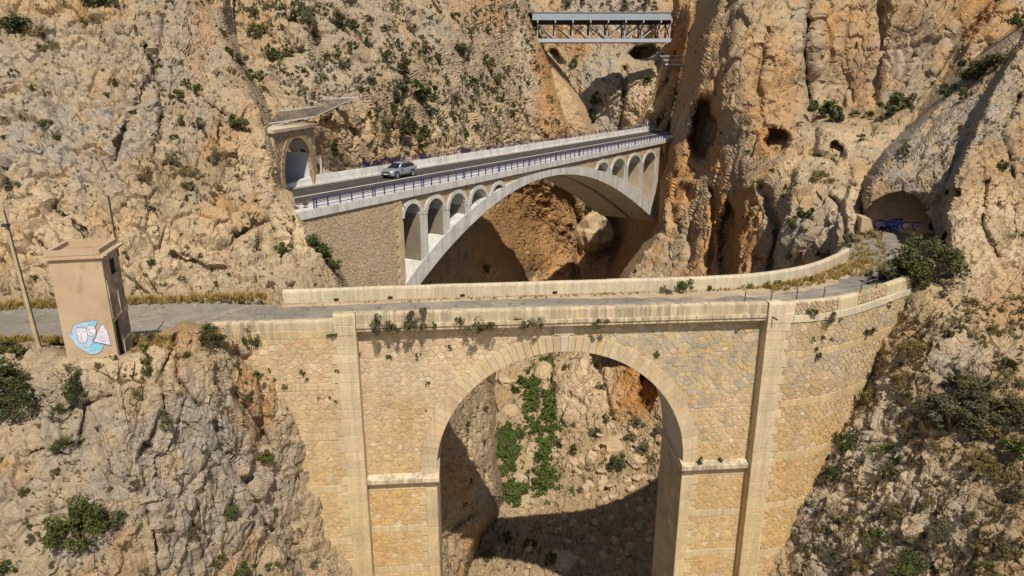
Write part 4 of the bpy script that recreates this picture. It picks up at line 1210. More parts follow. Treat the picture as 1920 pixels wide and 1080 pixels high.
# ------------------------------------------------------------------ old road: asphalt, verges
ROAD_Z = -1.0
fr = [at_z(-140, 634, ROAD_Z), at_z(0, 632, ROAD_Z), at_z(200, 636, ROAD_Z), at_z(330, 634, ROAD_Z)] + [wall_pt(s, ROAD_Z, -0.75) for s in np.linspace(-8.4, 41.4, 34)] + [Vector((33.5, 52, ROAD_Z)), Vector((36, 58, ROAD_Z)), Vector((38.5, 68, ROAD_Z))]
bk = [at_z(-140, 579, ROAD_Z), at_z(0, 580, ROAD_Z), at_z(200, 573, ROAD_Z), at_z(330, 568, ROAD_Z)] + [far_pt(s, ROAD_Z, 0.02) for s in np.linspace(0.0, F_END, 34)] + [Vector((28.2, 57.5, ROAD_Z)), Vector((31.4, 62, ROAD_Z)), Vector((33.0, 68, ROAD_Z))]
r = MB()
for a, b, c, d in zip(fr[:-1], fr[1:], bk[1:], bk[:-1]):
    r.add([a, b, c, d], [(0, 1, 2, 3)])
r.build('old_road', M['old_asphalt'], kind='structure')
def verge(name, line, widths, z, mat, seed, n=160, inward=1):
    """Uneven strip of dirt along a line (list of points, offset vectors)."""
    V, F = [], []
    for k in range(n + 1):
        t = k / n * (len(line) - 1)
        i = min(int(t), len(line) - 2)
        (p0, d0, w0), (p1, d1, w1) = line[i], line[i + 1]
        f = t - i
        p, d, w = p0.lerp(p1, f), d0.lerp(d1, f), w0 + (w1 - w0) * f
        w *= 1 + 0.5 * float(perlin(np.array([[k * 0.31, seed, 0.5]]))[0]) + 0.25 * float(perlin(np.array([[k * 0.9, seed, 4.5]]))[0])
        bump = 0.05 + 0.06 * float(perlin(np.array([[k * 0.5, seed, 9.5]]))[0])
        V += [p + Vector((0, 0, z + 0.05)), p + d * w * 0.5 + Vector((0, 0, z + bump)), p + d * w + Vector((0, 0, z + 0.006))]
    for k in range(n):
        a = 3 * k
        F += [(a, a + 1, a + 4, a + 3), (a + 1, a + 2, a + 5, a + 4)]
    link(name, mesh_py(name, V, F, True), mat, kind='structure')
vl = []
for s in np.linspace(0, F_END, 40):
    p = far_pt(s, 0, 0.05)
    q = far_pt(s, 0, 1.05)
    x = p.x
    wv = 0.45 if x < 2 else (0.45 + (x - 2) * 0.10 if x < 14 else max(1.0, 1.7 - (x - 14) * 0.0))
    if x > 20: wv = 1.9
    vl.append((p, (q - p).normalized(), wv))
verge('road_verge', vl, None, ROAD_Z, M['dirt'], 3.3)
vl = [(at_z(px, py, ROAD_Z), Vector((0.05, -1, 0)), w) for px, py, w in [(-140, 574, 1.2), (0, 575, 1.0), (120, 572, 0.8), (240, 568, 0.9), (340, 563, 0.9), (440, 559, 0.9), (530, 556, 0.7)]]
verge('road_verge', vl, None, ROAD_Z, M['dirt'], 5.3, 80)
vl = [(at_z(px, py, ROAD_Z), Vector((-0.05, 1, 0)), w) for px, py, w in [(-140, 642, 1.0), (0, 640, 1.0), (150, 650, 1.6), (260, 644, 1.3), (340, 640, 1.4), (428, 636, 0.9)]]
verge('road_verge', vl, None, ROAD_Z, M['dirt'], 7.3, 80)
gnd = MB()
gnd.add([Vector((-70, 30, -1.9)), Vector((-19.5, 37.2, -1.7)), Vector((-19, 46.5, -1.06)), Vector((-70, 46.5, -1.06))], [(0, 1, 2, 3)])
gnd.build('road_bed', M['dirt'], kind='structure')
gnd = MB()
gnd.add([at_z(1590, 478, -1.02), at_z(1720, 516, -1.02), at_z(1830, 520, -1.02), at_z(1830, 438, -1.02), at_z(1600, 436, -1.02)], [(0, 1, 2, 3, 4)])
gnd.build('tunnel_forecourt', M['dirt'], kind='structure')

# ------------------------------------------------------------------ new concrete road bridge
_t = math.atan((1775 - 960) / 1337.0)
NU = Vector((math.sin(_t), math.cos(_t), 0))
NN = Vector((math.cos(_t), -math.sin(_t), 0))           # towards the camera side
N0 = at_z(590, 395, 2)
def bp(s, d, z):
    p = N0 + NU * s - NN * d
    return Vector((p.x, p.y, z))
DECK = 2.0
NEW = thing('arch_bridge', 'white concrete arch bridge with blue railings carrying the asphalt road across the gorge', 'bridge', bp(46, 6, -14))
NEW_M = parent_matrix(NEW).inverted()
def bbox(mb, s0, s1, d0, d1, z0, z1, z0b=None, z1b=None):
    """Box along the bridge; z0b/z1b give other heights at the far end s1."""
    z0b = z0 if z0b is None else z0b
    z1b = z1 if z1b is None else z1b
    return mb.hexa([bp(s0, d0, z0), bp(s1, d0, z0b), bp(s1, d0, z1b), bp(s0, d0, z1), bp(s0, d1, z0), bp(s1, d1, z0b), bp(s1, d1, z1b), bp(s0, d1, z1)])
S0, S1 = -2.0, 136.0
m = MB(); bbox(m, S0, S1, 0.3, 13.4, 1.42, 1.92); m.build('deck_slab', M['grey_concrete'], NEW)
for k in range(24):
    m = MB(); a = S0 + (96 - S0) * k / 24; b = S0 + (96 - S0) * (k + 1) / 24
    bbox(m, a + 0.012, b - 0.012, 0.0, 0.42, 1.40, 2.14)
    m.build('edge_beam', M['white_concrete'], NEW)
m = MB(); bbox(m, S0, S1, 0.43, 3.25, 1.925, 2.06); m.build('sidewalk', M['white_concrete'], NEW)
m = MB(); bbox(m, S0 - 12, S1, 3.26, 12.35, 1.70, 1.965); m.build('carriageway', M['asphalt'], NEW)
m = MB()
for d, w in ((7.25, 0.28), (4.15, 0.13), (12.05, 0.16)):
    m.add([bp(S0 - 8, d, 1.970), bp(S1, d, 1.970), bp(S1, d + w, 1.970), bp(S0 - 8, d + w, 1.970)], [(0, 1, 2, 3)])
m.build('road_marking', M['road_paint'], NEW)
m = MB(); bbox(m, 4, S1, 12.36, 13.0, 1.9, 2.03); m.build('gutter', M['grey_concrete'], NEW)
prof = [(12.75, 1.95), (12.83, 2.25), (12.95, 2.95), (13.3, 2.95), (13.35, 1.6), (12.75, 1.6)]
n = 22
for k in range(n):
    a, b = 6.5 + 126.5 * k / n + 0.015, 6.5 + 126.5 * (k + 1) / n - 0.015
    h0 = 1.0 if k else 0.25
    V = [bp(s, d, 1.95 + (z - 1.95) * (h0 if s == a else 1)) for s in (a, b) for d, z in prof]
    F = [(i, 6 + i, 6 + (i + 1) % 6, (i + 1) % 6) for i in range(6)] + [(0, 1, 2, 3, 4, 5), (11, 10, 9, 8, 7, 6)]
    MB().add(V, F).build('barrier_block', M['white_concrete'], NEW)

_is = np.array([14.87, 20.0, 23.9, 29.1, 34.7, 42, 47, 50.25, 56.35, 62.2, 71.9, 80.1, 88.2])
_iz = np.array([-8.76, -5.32, -3.9, -2.45, -0.95, -0.12, 0.02, -0.15, -1.0, -2.4, -5.74, -9.12, -12.6])
_pi = np.polyfit(_is - 47, _iz, 4)
_es = np.array([16.4, 19.45, 23.96, 28.55, 33.0, 40, 47, 50.2, 60, 66.6, 74.2, 82.2, 87.7])
_ez = np.array([-5.5, -3.9, -2.12, -0.68, 0.12, 0.85, 1.0, 0.85, -0.43, -1.78, -4.09, -6.97, -9.78])
_pe = np.polyfit(_es - 47, _ez, 4)
def intr(s): return float(np.polyval(_pi, s - 47))
def extr(s):
    e = float(np.polyval(_pe, s - 47))
    return max(e, intr(s) + 0.9)
OPEN = [(12.55, 15.3, 0.6), (16.5, 19.5, 0.6), (20.65, 23.9, 0.6), (25.1, 28.5, 0.58), (29.85, 32.7, 0.55), (61.7, 66.2, 0.30), (68.0, 73.6, 0.28), (75.3, 81.2, 0.2), (83.1, 89.3, 0.1)]
ss = list(np.linspace(9.5, 92.0, 84))
for (d0, d1) in ((0.2, 5.4), (6.4, 12.6)):
    m = MB()
    V, F = [], []
    for s in ss:
        V += [bp(s, d0, intr(s)), bp(s, d0, extr(s)), bp(s, d1, extr(s)), bp(s, d1, intr(s))]
    for i in range(len(ss) - 1):
        a, b = 4 * i, 4 * i + 4
        F += [(a, b, b + 1, a + 1), (a + 1, b + 1, b + 2, a + 2), (a + 2, b + 2, b + 3, a + 3), (a + 3, b + 3, b, a)]
    m.add(V, F).build('arch_rib', M['white_concrete'], NEW)
m = MB()
for a, b in zip(ss[:-1], ss[1:]):
    bbox(m, a, b, 5.41, 6.39, extr(a) - 0.3, extr(a) - 0.02, extr(b) - 0.3, extr(b) - 0.02)
m.build('rib_infill', M['white_concrete'], NEW)
# spandrel piers
edges_ = [(OPEN[i][1], OPEN[i + 1][0]) for i in range(len(OPEN) - 1) if i != 4] + [(89.3, 91.2)]
for a, b in edges_:
    tops = [o for o in OPEN if abs(o[1] - a) < 0.01 or abs(o[0] - b) < 0.01]
    zt = min(o[2] - (o[1] - o[0]) / 2 * (1 if o[0] < 50 else 0.62) for o in tops) + 0.5
    m = MB(); bbox(m, a, b, 0.26, 12.55, extr(a) - 0.4, zt, extr(b) - 0.4, zt); m.build('spandrel_pier', M['white_concrete'], NEW)
# vaults over the openings, with archivolts
def vault_curve(o, n=16, grow=0.0):
    c, r = (o[0] + o[1]) / 2, (o[1] - o[0]) / 2
    rz = r * (1 if o[0] < 50 else 0.62)
    return [(c - (r + grow) * math.cos(math.pi * k / n), o[2] - rz + (rz + grow) * math.sin(math.pi * k / n)) for k in range(n + 1)]
for o in OPEN:
    ci, co = vault_curve(o), vault_curve(o, grow=0.48)
    m = MB()
    V, F = [], []
    for (a, za), (b, zb) in zip(ci, co):
        zc, zd = max(za, extr(a) - 0.05), max(zb, extr(b) - 0.05)
        V += [bp(a, 0.20, zc), bp(b, 0.20, max(zd, zc)), bp(b, 12.5, max(zd, zc)), bp(a, 12.5, zc)]
    for i in range(len(ci) - 1):
        a, b = 4 * i, 4 * i + 4
        F += [(a, b, b + 1, a + 1), (a + 1, b + 1, b + 2, a + 2), (a + 2, b + 2, b + 3, a + 3), (a + 3, b + 3, b, a)]
    m.add([v for v in V], F).build('spandrel_vault', M['white_concrete'], NEW)
# masonry facing above the arches, up to the deck
m = MB()
grid = sorted(set(list(np.linspace(12.1, 92, 180)) + [x for o in OPEN for x, _ in vault_curve(o)]))
def face_bottom(s):
    z = extr(s) - 0.1
    for o in OPEN:
        if o[0] <= s <= o[1]:
            c, r = (o[0] + o[1]) / 2, (o[1] - o[0]) / 2
            rz = r * (1 if o[0] < 50 else 0.62)
            z = max(z, o[2] - rz + rz * math.sqrt(max(0, 1 - ((s - c) / r) ** 2)) + 0.02)
    return z
for a, b in zip(grid[:-1], grid[1:]):
    za, zb = face_bottom(a + 1e-3), face_bottom(b - 1e-3)
    if za < 1.38 and zb < 1.38:
        bbox(m, a, b, 0.40, 12.4, za, 1.41, zb, 1.41)
m.build('spandrel_wall', M['mortar'], NEW)
PINK = (0.47, 0.355, 0.225)
Vs, Fs, Cs = [], [], []
def face_stones(s0, s1, z0, z1, w, h, d, test, proud=(0.02, 0.06)):
    for poly, ar in rubble_cells(s0, s1, z0, z1, w, h):
        c = (sum(p[0] for p in poly) / len(poly), sum(p[1] for p in poly) / len(poly))
        if not test(*c): continue
        V, F = stone_solid(poly, 0, RNG.uniform(*proud), 0.03, mapf=lambda s, z, o: bp(s, d - o, z))
        b = len(Vs)
        Vs.extend([NEW_M @ v for v in V]); Fs.extend([tuple(i + b for i in f) for f in F])
        Cs.extend([tone(vmix(PINK, (0.47, 0.375, 0.265), RNG.random()), 0.07)] * len(F))
face_stones(12.2, 92, -0.6, 1.40, 0.85, 0.5, 0.40, lambda s, z: z > face_bottom(s) + 0.42)
face_stones(-4.0, 11.1, -18.0, 1.36, 0.60, 0.36, 0.20, lambda s, z: True, (0.01, 0.035))
msh = mesh_py('facing_masonry', Vs, Fs); face_colors(msh, np.array(Cs))
link('facing_masonry', msh, M['rubble'], NEW, kind='stuff')
m = MB(); bbox(m, -8, 12.1, 0.22, 12.6, -24, 1.415); m.build('abutment', M['mortar'], NEW)
z, j = 1.36, 0
while z > -14:
    L = 0.75 if j % 2 else 1.15
    block('abutment_quoin', 12.12 - L, 12.12, z - 0.55, z, -0.6, 0.07, tone((0.53, 0.42, 0.26), 0.07), mapf=lambda s, zz, o: bp(s, 0.20 - o, zz), root=NEW)
    z -= 0.55; j += 1
for s in (12.2, 24.0, 36, 48, 60, 74.5, 88):
    m = MB(); m.tube(bp(s, 0.3, 1.28), bp(s, -0.28, 1.2), 0.07, 6); m.build('drain_spout', M['dark_steel'], NEW)
# railings: posts are one shared mesh, rails run through
def railing(name, label_d, s0, s1, step, zb, h, rails, double, post_w=0.09):
    rt = link(name, None, None, NEW)
    rt.location = NEW_M @ bp(s0, label_d, zb)
    R = MB(); R.box((0, 0, h / 2), (post_w, post_w, h), -_t)
    pm = mesh_py('post', R.V, R.F)
    pm.materials.append(M['blue_steel'])
    n = int((s1 - s0) / step)
    for k in range(n + 1):
        for dd in ((-0.16, 0.16) if k % double == 0 else (0,)):
            o = bpy.data.objects.new('post', pm); COL.objects.link(o); o.parent = rt
            o.location = NU * (k * step + dd)
    for z in rails:
        m = MB(); m.bar(NU * -0.1 + Vector((0, 0, z)), NU * (n * step + 0.1) + Vector((0, 0, z)), 0.05, 0.055)
        link('rail', mesh_py('rail', m.V, m.F), M['blue_steel'], rt)
    return rt
railing('railing', 0.20, 0.3, 95, 1.55, 2.14, 0.98, (0.22, 0.50, 0.95), 5)
railing('railing', 13.15, 20.5, 131, 1.9, 2.95, 0.62, (0.28, 0.59), 6, 0.08)
# old steel fencing piled at the far end of the far parapet
for k in range(7):
    m = MB(); a = 114 + k * 1.6
    m.bar(bp(a, 13.6, 2.6), bp(a, 13.6, 4.3), 0.12, 0.12)
    m.build('railing_post', M['blue_steel'], NEW)
m = MB()
for z in (3.2, 3.75, 4.2): m.bar(bp(114, 13.6, z), bp(126, 13.6, z), 0.09, 0.09)
m.build('railing_rails', M['blue_steel'], NEW)

# ------------------------------------------------------------------ tunnel portal at the left end of the new bridge
PO = Vector((-23.6, 67.2, 0))
PD = Vector((0.1, 0.995, 0)).normalized()
PN = Vector((PD.y, -PD.x, 0))
def pp(t, z, o): 
    p = PO + PD * t + PN * o
    return Vector((p.x, p.y, z))
PORT = thing('tunnel_portal', 'stone tunnel portal with pale lining at the left end of the white bridge', 'tunnel portal', pp(6.6, DECK, 0))
PC, PR, PS = 6.7, 3.75, 3.75
m = MB()
arc = [(PC - PR * math.cos(math.pi * k / 24), PS + PR * math.sin(math.pi * k / 24)) for k in range(25)]
m.hexa([pp(1.2, 0, 0), pp(PC - PR, 0, 0), pp(PC - PR, 8.3, 0), pp(1.2, 8.3, 0), pp(1.2, 0, -0.35), pp(PC - PR, 0, -0.35), pp(PC - PR, 8.3, -0.35), pp(1.2, 8.3, -0.35)])
m.hexa([pp(PC + PR, 0, 0), pp(12.0, 0, 0), pp(12.0, 8.3, 0), pp(PC + PR, 8.3, 0), pp(PC + PR, 0, -0.35), pp(12.0, 0, -0.35), pp(12.0, 8.3, -0.35), pp(PC + PR, 8.3, -0.35)])
for (a, za), (b, zb) in zip(arc[:-1], arc[1:]):
    m.hexa([pp(a, za, 0), pp(b, zb, 0), pp(b, 8.3, 0), pp(a, 8.3, 0), pp(a, za, -0.35), pp(b, zb, -0.35), pp(b, 8.3, -0.35), pp(a, 8.3, -0.35)])
m.build('portal_wall', M['mortar'], PORT)
PM = parent_matrix(PORT).inverted()
Vs, Fs, Cs = [], [], []
for poly, ar in rubble_cells(1.3, 12.0, 2.0, 8.25, 0.8, 0.5):
    c = (sum(p[0] for p in poly) / len(poly), sum(p[1] for p in poly) / len(poly))
    if (c[1] < PS and abs(c[0] - PC) < PR + 0.5) or (c[1] >= PS and math.hypot(c[0] - PC, c[1] - PS) < PR + 0.55): continue
    V, F = stone_solid(poly, 0, RNG.uniform(0.02, 0.07), 0.03, mapf=lambda t, z, o: pp(t, z, o))
    b = len(Vs); Vs += [PM @ v for v in V]; Fs += [tuple(i + b for i in f) for f in F]; Cs += [tone((0.37, 0.285, 0.185), 0.16)] * len(F)
msh = mesh_py('portal_masonry', Vs, Fs); face_colors(msh, np.array(Cs)); link('portal_masonry', msh, M['rubble'], PORT, kind='stuff')
for k in range(19):
    t0, t1 = math.pi * k / 19 + 0.008, math.pi * (k + 1) / 19 - 0.008
    P2 = [(PC - r * math.cos(t), PS + r * math.sin(t)) for r, t in ((PR, t0), (PR, t1), (PR + 0.75, t1), (PR + 0.75, t0))]
    V = [pp(t, z, -0.3) for t, z in P2] + [pp(t, z, 0.12) for t, z in P2]
    msh = mesh_py('portal_voussoir', [PM @ v for v in V], [(0, 1, 2, 3), (7, 6, 5, 4), (4, 5, 1, 0), (5, 6, 2, 1), (6, 7, 3, 2), (7, 4, 0, 3)])
    face_colors(msh, np.tile(np.array(tone((0.42, 0.31, 0.18), 0.1)), (6, 1))); link('portal_voussoir', msh, M['rubble'], PORT)
for sg in (-1, 1):
    z = DECK
    while z < PS - 0.05:
        t0 = PC + sg * PR; t1 = t0 + sg * 0.75
        V = [pp(t, zz, o) for o in (-0.3, 0.12) for t, zz in ((min(t0, t1), z), (max(t0, t1), z), (max(t0, t1), z + 0.56), (min(t0, t1), z + 0.56))]
        msh = mesh_py('portal_jamb', [PM @ v for v in V], [(3, 2, 1, 0), (4, 5, 6, 7), (0, 1, 5, 4), (1, 2, 6, 5), (2, 3, 7, 6), (3, 0, 4, 7)])
        face_colors(msh, np.tile(np.array(tone((0.48, 0.33, 0.16), 0.1)), (6, 1))); link('portal_jamb', msh, M['rubble'], PORT)
        z += 0.58
m = MB(); m.hexa([pp(0.9, 8.3, 0.3), pp(12.3, 8.3, 0.3), pp(12.3, 8.62, 0.3), pp(0.9, 8.62, 0.3), pp(0.9, 8.3, -1.6), pp(12.3, 8.3, -1.6), pp(12.3, 8.75, -1.6), pp(0.9, 8.75, -1.6)])
m.build('portal_coping', M['mortar'], PORT)
def liner(name, pts, mat, d0=-0.34, d1=-26):
    m = MB()
    for (a, za), (b, zb) in zip(pts[:-1], pts[1:]):
        m.add([pp(a, za, d0), pp(b, zb, d0), pp(b, zb, d1), pp(a, za, d1)], [(0, 1, 2, 3)])
    m.build(name, mat, PORT)
lin = [(PC - PR - 0.02, 1.9)] + [(PC - (PR + 0.02) * math.cos(math.pi * k / 24), PS + (PR + 0.02) * math.sin(math.pi * k / 24)) for k in range(25)] + [(PC + PR + 0.02, 1.9)]
M['lining'] = plain('pale_tunnel_lining', (0.50, 0.52, 0.55), 0.7, var=0.12, scale=0.6)
liner('tunnel_vault', [p for p in lin if p[1] > 5.7], M['grey_concrete'])
liner('tunnel_lining', [p for p in lin if p[0] < PC and p[1] < 5.9], M['lining'], d0=-0.30)
liner('tunnel_lining', [p for p in lin if p[0] > PC and p[1] < 5.9], M['lining'], d0=-0.30)
# road out of the portal onto the bridge
m = MB(); m.add([bp(-1.9, 0.5, 1.9), bp(-1.9, 13.3, 1.9), pp(PC + PR, 1.9, 0.6), pp(PC + PR, 1.9, -26), pp(PC - PR, 1.9, -26), pp(PC - PR, 1.9, 0.6)], [(0, 1, 2, 3, 4, 5)])
m.build('tunnel_road', M['asphalt'], kind='structure')
m = MB(); m.add([bp(-1, 12.3, 1.93), bp(4.5, 12.3, 1.98), bp(4.5, 15.5, 1.98), pp(12.2, 1.93, 1.5), pp(PC + PR, 1.93, 0.4)], [(0, 1, 2, 3, 4)])
m.build('tunnel_apron', M['grey_concrete'], kind='structure')
mk = MB(); mk.tube(pp(11.9, 2.0, 0.5), pp(11.9, 4.8, 0.5), 0.12, 6); mk.tube(pp(12.2, 2.0, 0.7), pp(12.2, 3.6, 0.7), 0.09, 6)
mk.build('drain_pipe', M['galv'], PORT)

# ------------------------------------------------------------------ steel truss bridge high in the gorge
TY = 185.0
tp = lambda px, py, Y=TY: at_y(px, py, Y)
TR = thing('truss_bridge', 'blue grey steel truss bridge spanning the gorge high above the concrete arch', 'bridge', tp(1130, 79, TY + 3))
xL, xR = tp(999, 30).x, tp(1257, 30).x
zT, zG, zB1, zB0 = tp(1130, 22.5).z, tp(1130, 37.5).z, tp(1130, 71.5).z, tp(1130, 78.5).z
m = MB(); m.box(((xL + xR) / 2, TY + 0.1, (zT + zG) / 2), (xR - xL + 0.2, 0.25, zT - zG)); m.build('edge_girder', M['bridge_steel'], TR)
m = MB(); m.box(((xL + xR) / 2, TY + 4.4, zT - 0.22), (xR - xL + 3, 8.9, 0.24)); m.build('deck_plate', M['dark_steel'], TR)
m = MB(); m.box(((xL + xR) / 2, TY + 8.8, (zT + zG) / 2), (xR - xL + 3, 0.25, zT - zG)); m.build('edge_girder', M['bridge_steel'], TR)
nodes = [tp(px, 50, TY + 1.8).x for px in (975, 1007.8, 1040.5, 1073.2, 1106, 1138.7, 1171.5, 1204, 1236.8, 1256)]
for yy in (TY + 1.8, TY + 7.2):
    m = MB(); m.box(((xL + xR) / 2, yy, zG - 0.25), (xR - xL + 3, 0.5, 0.7)); m.build('top_chord', M['dark_steel'], TR)
    m = MB(); m.box(((nodes[1] + nodes[-1]) / 2 + 0.3, yy, (zB0 + zB1) / 2), (nodes[-1] - nodes[1] + 5.5, 0.5, zB1 - zB0)); m.build('bottom_chord', M['pale_steel'], TR)
    for i, x in enumerate(nodes):
        if i == 0: continue
        m = MB(); m.bar((x, yy, zB1), (x, yy, zG - 0.6), 0.30, 0.26, Vector((0, 1, 0))); m.build('vertical_strut', M['pale_steel'] if yy < TY + 4 else M['dark_steel'], TR)
        if i < len(nodes) - 1:
            a, b = ((x, yy, zG - 0.6), (nodes[i + 1], yy, zB1)) if i < 5 else ((x, yy, zB1), (nodes[i + 1], yy, zG - 0.6))
            m = MB(); m.bar(a, b, 0.26, 0.26, Vector((0, 1, 0))); m.build('diagonal_strut', M['pale_steel'] if yy < TY + 4 else M['dark_steel'], TR)
for i, x in enumerate(nodes[1:], 1):
    m = MB(); m.bar((x, TY + 0.3, zG - 0.15), (x, TY + 8.6, zG - 0.15), 0.26, 0.5); m.build('cross_beam', M['dark_steel'], TR)
    m = MB(); m.bar((x, TY + 0.05, zG - 0.65), (x, TY + 0.05, zG + 0.35), 0.28, 0.3, Vector((0, 1, 0))); m.build('bracket', M['pale_steel'], TR)
    m = MB(); m.bar((x, TY + 1.8, zB1), (x, TY + 7.2, zG - 0.6), 0.18, 0.18); m.bar((x, TY + 7.2, zB1), (x, TY + 1.8, zG - 0.6), 0.18, 0.18); m.build('cross_brace', M['dark_steel'], TR)
    m = MB(); m.bar((x, TY + 1.8, zB0 + 0.2), (x, TY + 7.2, zB0 + 0.2), 0.2, 0.25); m.build('cross_beam', M['dark_steel'], TR)

# ------------------------------------------------------------------ rockfall nets
def netting(label, quad, n, mth, beams, group=None):
    a, b, c, d = quad
    root = thing('rockfall_net', label, 'rockfall net', (a + b + c + d) / 4)
    m = MB()
    for k in range(n + 1):
        m.bar(a.lerp(b, k / n), d.lerp(c, k / n) , 0.035, 0.035)
    for k in range(mth + 1):
        m.bar(a.lerp(d, k / mth), b.lerp(c, k / mth), 0.035, 0.035)
    m.build('mesh_panel', M['net'], root, kind='stuff')
    for p, q, r in beams:
        m = MB(); m.bar(p, q, r, r); m.build('support_beam', M['galv'], root)
    return root
q = [at_y(503, 232, 72.5), at_y(590, 219, 77), at_y(604, 198, 80.5), at_y(523, 209, 79)]
netting('wire rockfall net on two pale beams sheltering the portal beside the left cliff', q, 26, 16, [(q[0], q[1], 0.11), (q[3], q[2], 0.11), (at_y(509, 236, 72), at_y(540, 229, 74), 0.09), (at_y(575, 186, 80.8), q[2], 0.06), (at_y(585, 188, 81), at_y(604, 198, 80), 0.05), (at_y(520, 183, 78), at_y(548, 203, 78), 0.05)])
q = [at_y(590, 219, 77.5), at_y(622, 208, 79.5), at_y(664, 184, 82), at_y(600, 187, 82)]
netting('wire rockfall net tilting out to the right above the portal', q, 24, 14, [(at_y(600, 186.5, 82), at_y(671, 182, 83), 0.10), (q[0], q[2], 0.06), (at_y(658, 186, 82), at_y(678, 258, 88.5), 0.05)])
q = [at_y(1253, 121.5, 172), at_y(1296, 122, 172), at_y(1300, 104.5, 175), at_y(1237, 105, 175)]
netting('upper wire rockfall net slung across the gorge below the truss', q, 30, 9, [(at_y(1244, 112.5, 173), at_y(1298, 113, 173), 0.2), (q[3], q[2], 0.16)])
q = [at_y(1272, 134, 170), at_y(1294, 134, 170), at_y(1302, 122.5, 172), at_y(1248, 121.5, 172)]
netting('lower wire rockfall net slung across the gorge below the truss', q, 28, 9, [(at_y(1247, 120.5, 171), at_y(1303, 122, 171), 0.3), (at_y(1292, 131.5, 170), at_y(1304, 136, 170), 0.2)])
for k, (a, b, lab) in enumerate([((1290, 77, 178), (1320, 49.5, 172), 'longest grey steel beam braced across the dark cleft right of the truss'), ((1291, 77.5, 176), (1304, 70, 174), 'short grey steel beam braced low in the dark cleft'), ((1300, 81, 176), (1311, 74, 174), 'short grey steel beam braced across the right wall of the dark cleft')]):
    m = MB(); m.bar(at_y(*a), at_y(*b), 0.3, 0.3); o = m.build('steel_beam', M['galv']); o['label'] = lab; o['category'] = 'steel beam'; o['group'] = 'steel beams in the gorge cleft'

# ------------------------------------------------------------------ concrete hut tower with the mural
TW = 2.24
PHI = math.radians(12.0)
T0 = Vector((-21.49, 30.63, 0))
TX = Vector((math.cos(PHI), math.sin(PHI), 0)); TYD = Vector((-TX.y, TX.x, 0))
TD = 2.25
def tw(u, v, z):
    p = T0 + TX * u + TYD * v
    return Vector((p.x, p.y, z))
TOW = thing('hut_tower', 'narrow concrete hut tower with a blue and white mural beside the old road', 'tower', tw(TW / 2, TD / 2, -0.4))
t = NT('weathered_render', 0.9, 0.1)
c = t.ramp(t.noise(0.7, 7, 0.62), [(0.3, (0.37, 0.275, 0.175)), (0.55, (0.44, 0.335, 0.22)), (0.75, (0.47, 0.365, 0.245))])
c = t.mix(t.val(t.noise(1.6, 8, 0.72, vec=t.pos((1, 1, 0.35))), 0.56, 0.68, 0, 0.55), c, (0.30, 0.20, 0.115))
t.color(c); t.bump(t.noise(9, 8), 0.3, 0.03); M['render'] = t.m
t = NT('stained_render', 0.95, 0.1)
c = t.ramp(t.noise(1.1, 9, 0.7, dist=0.5), [(0.3, (0.17, 0.135, 0.10)), (0.5, (0.30, 0.235, 0.165)), (0.68, (0.52, 0.46, 0.37))])
t.color(c); t.bump(t.noise(6, 8), 0.6, 0.05); M['stained'] = t.m
def tbox(mb, u0, u1, v0, v1, z0, z1):
    return mb.hexa([tw(u0, v0, z0), tw(u1, v0, z0), tw(u1, v0, z1), tw(u0, v0, z1), tw(u0, v1, z0), tw(u1, v1, z0), tw(u1, v1, z1), tw(u0, v1, z1)])
ZC = 5.16
w = 0.2
m = MB(); tbox(m, 0, TW, 0, w, -1.2, ZC); tbox(m, 0, w, w + 0.001, TD, -1.2, ZC); tbox(m, w + 0.001, TW - 0.12, TD - w, TD, -1.2, ZC); m.build('wall', M['render'], TOW)
m = MB()                                                     # doorway side: wall pieces round the opening
dv0, dv1, dz = 0.27, 1.0, 1.85
wv0, wv1, wz0, wz1 = 0.95, 1.65, 4.05, 4.80
for v0, v1, z0, z1 in ((w + 0.001, dv0, -1.2, ZC), (dv1, TD, -1.2, 4.0), (dv0, dv1, dz, 4.0), (dv0, wv0, 4.001, ZC), (wv1, TD, 4.001, ZC), (wv0, wv1, 4.001, wz0), (wv0, wv1, wz1, ZC)):
    tbox(m, TW - 0.05, TW, v0, v1, z0, z1)
m.build('wall', M['stained'], TOW)
m = MB(); tbox(m, TW - 0.10, TW - 0.055, dv0 - 0.06, dv1 + 0.06, -1.0, dz + 0.06); m.build('doorway', M['dark_void'], TOW)  # black panel close behind the wall, painted for the unlit inside
m = MB(); tbox(m, TW - 0.10, TW - 0.055, wv0 - 0.06, wv1 + 0.06, wz0 - 0.06, wz1 + 0.06); m.build('window', M['dark_void'], TOW)  # same black panel in place of the shaded room
m = MB(); tbox(m, TW - 0.05, TW - 0.02, dv1 - 0.13, dv1 - 0.003, 0.1, dz - 0.04); d_o = m.build('door', M['stained'], TOW)
m = MB(); tbox(m, TW + 0.001, TW + 0.05, 0.25, TD, 1.95, 2.07); m.build('lintel_band', M['render'], TOW)
m = MB(); tbox(m, TW + 0.001, TW + 0.05, 0.12, 0.20, 2.08, 4.0); m.build('pilaster_strip', M['stained'], TOW)
m = MB(); tbox(m, TW + 0.001, TW + 0.05, 1.28, 1.36, 2.08, 3.5); m.build('pilaster_strip', M['stained'], TOW)
m = MB(); tbox(m, TW + 0.001, TW + 0.06, wv0 - 0.08, wv1 + 0.08, wz0 - 0.09, wz0); m.build('window_sill', M['render'], TOW)
m = MB(); tbox(m, -0.1, TW + 0.16, -0.14, TD + 0.14, ZC, ZC + 0.10); m.build('cornice', M['render'], TOW)
m = MB(); tbox(m, -0.06, TW + 0.30, -0.12, TD + 0.14, ZC + 0.101, ZC + 0.18); m.build('roof_slab', M['render'], TOW)
m = MB()
pz0, pz1 = ZC + 0.181, ZC + 0.42
